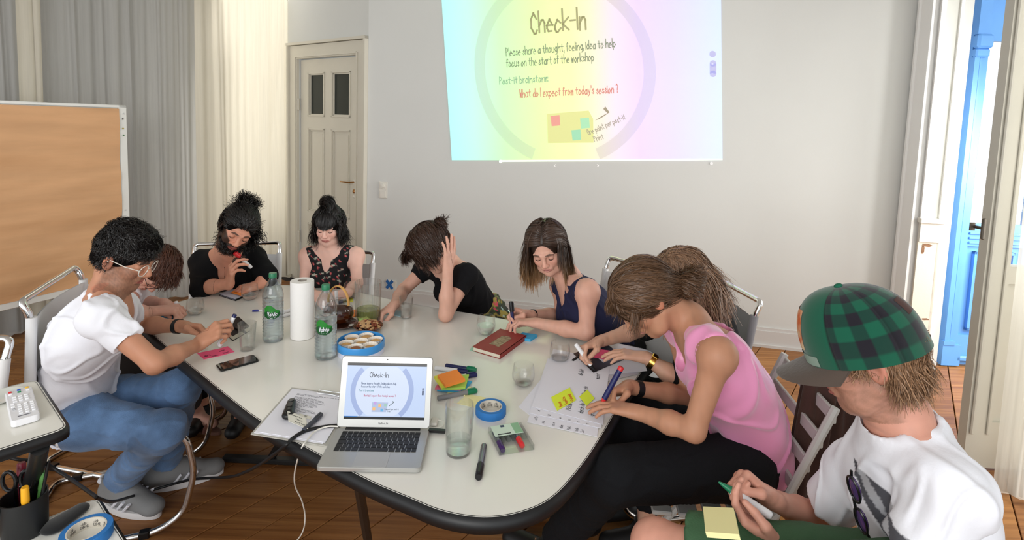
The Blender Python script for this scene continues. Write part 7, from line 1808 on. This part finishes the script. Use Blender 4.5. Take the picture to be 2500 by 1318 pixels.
mb.grid(G); G2 = G-HI[:3, 2]*.004; mb.grid(G2[:, ::-1]); e = [G[i, 9] for i in range(25)]; e2 = [G2[i, 9] for i in range(25)]
mb.add(e+e2, [(i, i+1, 26+i, 25+i) for i in range(24)]); mb.build('brim', SUE, cap, smooth='all')
mb = MB(); mb.ball(q(0, -.006, .156), (.0095, .0095, .0055), 12, R=HI[:3, :3]/1.04); mb.build('cap_button', mat('felt_green', (22, 96, 72), .95), cap, smooth=True)
for th in (30, 150, -30, -90-60, 90-0):
    t = .52; ph = t*math.pi/2; th_ = math.radians(th+ (0)); x = .093*math.sin(ph)*math.cos(th_); y = -.006+.117*math.sin(ph)*math.sin(th_); z = .006+.148*math.cos(ph)**.8+.012*max(0, math.sin(th_))*math.sin(ph*2)
    if th == 90: continue
    p = q(x*1.012, y*1.012, z+.001); n = nrm(p-q(0, 0, .03)); M = axis(p, p+n); mb = MB(); mb.tube([(M@np.array([.0032*math.cos(a_), .0032*math.sin(a_), 0, 1]))[:3] for a_ in np.linspace(0, 6.283, 13)], .0013, 6); mb.build('eyelet', mat('felt_green', (22, 96, 72)), cap, smooth=True)
def crownpt(th, t, o=1.01):
    th_ = math.radians(th); ph = t*math.pi/2; return q(.093*math.sin(ph)**.92*math.cos(th_)*o*1.04, -.006+.117*math.sin(ph)**.92*math.sin(th_)*o*1.035, (.006+.148*math.cos(ph)**.8)*1.0+.002+.012*max(0, math.sin(th_))*math.sin(ph*2))
def patch(nm, th0, th1, t0, t1, m, o=1.012, n=6):
    mb = MB(); G = np.array([[crownpt(th0+(th1-th0)*i/n, t0+(t1-t0)*j/n, o) for j in range(n+1)] for i in range(n+1)]); mb.grid(G); mb.grid((G-(G-np.array(q(0, 0, .03)))*.03)[::-1]); return mb.build(nm, m, cap, smooth='all')
patch('leather_tab', -118, -100, .56, .74, mat('tab_leather', (74, 48, 44), .6), 1.02)
patch('front_badge', 68, 112, .52, .90, mat('badge_cream', (222, 208, 170), .7, col2=(196, 96, 50), vscale=30), 1.02)
patch('grosgrain_band', 50, 130, .93, .99, mat('band_mint', (140, 160, 148), .8), 1.02)
# chest print and sunglasses hanging from the collar
Jn = I_['Jn']; TRI = I_['TR']; ch = Jn['chest']
mb = MB(); base = Jn['neck']+TRI@V3(-.02, .135, -.07)
for zz in (-.005, -.085):
    c0 = base+TRI@V3(-.01, .016, zz); mb = MB(); mb.ball(c0, (.016, .007, .030), 14, R=TRI); mb.build('sunglass_lens', mat('violet_lens', (70, 48, 96), .08, spec=.8), I_['root'], smooth=True)
    mb = MB(); mb.tube([c0+TRI@V3(.017*math.cos(a_), .004, .031*math.sin(a_)) for a_ in np.linspace(0, 6.283, 21)], .0024, 6, cap=False); mb.build('sunglass_rim', BLKP, I_['root'], smooth=True)
mb = MB(); mb.tube([base+TRI@V3(0, .01, .03), base+TRI@V3(.0, .018, -.01), base+TRI@V3(.0, .020, -.09), base+TRI@V3(-.01, .01, -.13)], .003, 6); mb.build('sunglass_arm', BLKP, I_['root'], smooth=True)

# ---------------------------------------------------------------- shoes of A, sandals of B
def shoe(name, label, an, toe, m, sole, stripes=True, sc=1.0, z0=0.0):
    an = Vector(an); toe = Vector(toe); an.z = z0; toe.z = z0; M = flatM(an, toe, z0)
    t = thing(name, label, 'shoe', M=M, group=None); A3 = np.array(M); w = lambda x, y, z: A3[:3, :3]@V3(x*sc, y*sc, z*sc)+A3[:3, 3]; R = A3[:3, :3]; F = Field()
    F.cap(w(-.055, 0, .050), w(.02, 0, .052), .042*sc, .042*sc, k=.03); F.cap(w(.02, 0, .050), w(.165, .006, .034), .044*sc, .040*sc, k=.03, sq=(V3(0, 0, 1), 1.25)); F.cap(w(-.045, 0, .06), w(-.035, 0, .105), .038*sc, .040*sc, k=.02, flat=(0, 1)); F.cap(w(0, 0, .09), w(.09, 0, .062), .036*sc, .030*sc, k=.03)
    F.ell(w(-.02, 0, .135), np.array((.055, .030, .045))*sc, R, k=.006, op='s'); F.cap(w(0, 0, -.3), w(0, 0, .016), .3, .3, k=0, flat=(0, 1), op='s')
    v, f = F.mesh(.005); npmesh('upper', v, f, m, t)
    mb = MB(); pts = []
    for k in range(28): a = 2*math.pi*k/28; x = .055+.148*math.cos(a); y = (.053-.010*math.cos(a+.4)**2)*math.sin(a)*(1+.08*math.cos(a))+.004*max(math.cos(a), 0); pts.append((x*sc, y*sc))
    mb.prism([(x*.99, y*.97) for x, y in pts], .002, .026*sc, T=M); mb.build('sole', sole, t, smooth=True)
    if stripes:
        for sd in (-1, 1):
            for k in range(3):
                mb = MB(); x = .035+.030*k; L_ = [w(x-.012, sd*.0475, .030), w(x+.002, sd*.0485, .045), w(x+.016, sd*.044, .062)]; mb.tube(L_, .0085*sc, 6, flat=.6); mb.build('stripe', TEE, t, smooth=True)
        mb = MB(); mb.tube([w(-.085, -.018, .085), w(-.098, 0, .088), w(-.085, .018, .085)], .012*sc, 8, flat=1.); mb.build('heel_tab', TEE, t, smooth=True)
        for k in range(5):
            mb = MB(); x = .035+.020*k; z = .104-.0085*k; mb.tube([w(x, -.022, z-.008), w(x+.003, 0, z+.001), w(x, .022, z-.008)], .0028*sc, 6); mb.build('lace', mat('lace_grey', (120, 122, 124), .8), t, smooth=True)
    return t
GRS = mat('grey_suede', (128, 128, 128), .9, bump=.2, bscale=150); SOLE = mat('sole_white', (222, 220, 220), .6)
def foot(sp, sd, back=.0):
    a, b = sp['Jn']['an'+sd], sp['Jn']['to'+sd]; d = nrm((b-a)*V3(1, 1, 0)); a = a*V3(1, 1, 0)+d*back; return a, a+d*.2
shoe('sneaker', 'grey suede sneaker with white side stripes, the nearer one of the pair', *foot(A, 'R', .01), GRS, SOLE, sc=1.12)
shoe('sneaker', 'grey suede sneaker with white side stripes, the farther one of the pair', *foot(A, 'L', .01), GRS, SOLE, sc=1.12)
def sandal(label, a, b):
    M = flatM(a, b, 0); t = thing('sandal', label, 'sandal', M=M); mb = MB(); pts = [(.04+.13*math.cos(q_), (.040-.008*math.cos(q_))*math.sin(q_)) for q_ in np.linspace(0, 6.283, 25)[:-1]]; mb.prism(pts, .002, .018, T=M); mb.build('sole', mat('sandal_sole', (120, 84, 70), .7), t)
    LE = mat('rose_leather', (150, 104, 92), .5)
    for x, h_, w_ in ((.02, .075, .011), (.10, .052, .016), (-.05, .085, .008)):
        mb = MB(); mb.tube([(x, -.038, .015), (x, -.034, h_*.7), (x, -.012, h_), (x, .012, h_), (x, .034, h_*.7), (x, .038, .015)], w_, 8, T=M, flat=.25); mb.build('strap', LE, t, smooth=True)
    return t
for sd, lb in (('R', 'rose leather sandal on the foot nearer the camera under the table'), ('L', 'rose leather sandal on the farther foot under the table edge')):
    a_, b_ = foot(B, sd); sandal(lb, Vector(a_), Vector(b_))
# ---------------------------------------------------------------- things held in hands
def held(sp, sd, label, d, body, cap, L=.135, back=.62, off=(0, 0, 0), **k):
    t = sp['tips'+sd]; c = (t[0]*.5+t[4]*.5)+V3(*off); d = nrm(d)       # d points from rear end to nib/cap end
    pen('marker', label, c-d*L*back, c+d*L*(1-back), body, cap, **k)
held(A, 'R', 'white marker with dark blue cap held by the man in white t-shirt', (-.35, -.25, -.9), MW, MW, capf=.2, back=.35, end=MDB)
held(B, 'R', 'white and blue marker upright over the blue note pad', (.25, .1, -.95), MW, MBL, capf=.3, uncapped=True)
held(C_, 'R', 'red capped marker raised by the bearded man', (-.35, -.55, .70), MW, MRD, capf=.30, back=.6, r=.0095)
held(E_, 'R', 'white marker with black nib on the light blue note', (.55, -.25, -.55), MW, MBK, capf=.24, uncapped=True)
held(D_, 'R', 'white marker upright before the woman with the bun', (.1, -.1, -.95), MW, MBK, capf=.3, uncapped=True)
held(F_p, 'R', 'blue marker with black cap pointing up before the woman in navy', (-.12, .15, .95), MDB, MBK, capf=.34, back=.35, r=.0085)
held(G_, 'R', 'white marker with black nib held over the pink note', (.52, -.2, -.62), MW, MBK, capf=.26, uncapped=True)
held(H_, 'R', 'blue and white marker with red nib held by the woman in pink', (-.42, -.05, -.86), MDB, MRD, L=.15, back=.80, off=(-.045, .02, .022), capf=.20, r=.0095, uncapped=True, end=MRD)
held(I_, 'R', 'white labelled marker with green nib above the yellow pad', (-.80, .35, .35), MW, MGN, capf=.24, r=.0105, uncapped=True, back=.6, letter=(.18, 'IIIII', INKG))
a, b, d = P(1722, 1298, Y=1.14), P(1804, 1304, Y=1.10), P(1716, 1236, Y=1.25)
def pad3(label, a, b, d, h, m, name='sticky_note_pad'):
    u, v = b-a, d-a; n = u.cross(v).normalized(); t = thing(name, label, 'note pad', M=Matrix.Translation(a)); V = [a, a+u, a+u+v, a+v]; V = V+[p-n*h for p in V]
    mb = MB(); mb.add(V, [(0, 1, 2, 3), (7, 6, 5, 4), (0, 4, 5, 1), (1, 5, 6, 2), (2, 6, 7, 3), (3, 7, 4, 0)]); mb.build('pad', m, t)
pad3('pale yellow note pad in the hands of the person with the cap', a, b, d, .012, PYL)
# ---------------------------------------------------------------- chairs
pa, pb = P(140, 1080, z=.457), P(330, 1047, z=.468); dr_ = Vector((pb.x-pa.x, pb.y-pa.y, 0)).normalized(); rt_ = Vector((dr_.y, -dr_.x, 0))
oc = pa-rt_*.245+dr_*.09; tc_ = oc+rt_*.245-dr_*.262
dr_ = Vector((.93, .36, 0)).normalized(); rt_ = Vector((dr_.y, -dr_.x, 0)); oc = pa-rt_*.245+dr_*.09; tc_ = oc+rt_*.245-dr_*.18
chair('chrome cantilever chair with white sling under the man in the white t-shirt', (oc.x, oc.y, 0), math.atan2(dr_.y, dr_.x)-math.pi/2, h=P(90, 745, Y=tc_.y).z, w=.245, b=.18)
pe = P(48, 832, z=.89); chair('empty chrome cantilever chair with white sling at the left picture edge', (pe.x-.27, pe.y-.27, 0), math.radians(180), h=.89)
def chair_at(sp, label, dx, dy, back=.08, **k):
    p = sp['Jn']['pel']; d = nrm((dx, dy, 0)); chair(label, *along(p[0]+d[0]*back, p[1]+d[1]*back, dx, dy), **k)
chair_at(B, 'cantilever chair under the person bowed over the blue note pad', .97, -.2, back=.16, h=.72)
chair_at(C_, 'chrome cantilever chair behind the bearded man in black', .25, -.97, w=.25, h=.88, back=.02)
chair_at(D_, 'cantilever chair with white sling behind the woman with the bun', 0, -1, w=.20, h=.86)
chair_at(E_, 'cantilever chair under the woman in the leaf patterned skirt', -.9, -.4, h=.64, b=.19)
chair_at(F_p, 'cantilever chair behind the woman in the navy top', -.75, -.6, h=.98)
pgc = P(1845, 800, Y=2.25); g0 = Vector((pgc.x-.22, 2.25+.25, 0))
chair('cantilever chair with grey sling behind the person with wavy hair', *along(pgc.x-.28, 2.46, -.96, -.18), grey=True, h=P(1865, 745, Y=2.25).z, w=.25)
# folding slat chair of H with brown jacket
def slatchair(label, M):
    t = things('folding_chair', label, 'chair', M); GW = mat('grey_lacquer', (190, 190, 186), .4); BE = mat('beech', (214, 160, 96), .45, var=.12, vscale=12)
    for x in (-.20, .20):
        mb = MB(); mb.tube([(x, .20, .0), (x, -.16, .50), (x, -.30, .86)], .014, 8, T=M); mb.build('back_post', GW, t, smooth=True)
        mb = MB(); mb.box((x-.012, -.33, 0), (x+.012, -.29, .46), T=M @ Matrix.Rotation(-.3, 4, 'X')); mb.build('leg', BE, t)
    for k in range(4):
        z = .55+.085*k; y = -.17-.14*(z-.5)/.36-.012; mb = MB(); mb.box((-.2, y-.006, z), (.2, y+.006, z+.045), T=M, bev=.003); mb.build('slat', GW, t)
    for k in range(5): mb = MB(); y = -.16+.085*k; mb.box((-.21, y, .445), (.21, y+.065, .46), T=M, bev=.003); mb.build('seat_slat', GW, t)
    return t
ph = H_['Jn']['pel']; Ms = Matrix.Translation((ph[0]-.14, ph[1]+.0, 0)) @ Matrix.Rotation(math.radians(84), 4, 'Z'); slatchair('light grey slatted folding chair of the woman in pink', Ms)
jm = MB(); N, K = 40, 16; G = np.zeros((N, K, 3)); jb = P(2095, 930, Y=1.62); jr = P(2010, 1200, Y=1.6)
for i in range(N):
    for j in range(K):
        u = i/(N-1); v = j/(K-1); wv = .018*math.sin(u*14+v*2)+.012*math.sin(u*31+1)
        x = jb.x-.10+.22*u+.05*v*(u-.3); G[i, j] = (x, jb.y+.10-.25*u*.2+wv+.04*v, .94-.56*v-.05*math.sin(u*3)*(1-v))
jm.grid(G); G2 = G.copy(); G2[..., 1] += .016; jm.grid(G2[:, ::-1]); jm.build('jacket', mat('brown_wool', (66, 42, 34), .95, sheen=.2, bump=.3), None, smooth='all', label='dark brown jacket hanging over the slatted chair back', cat='jacket')
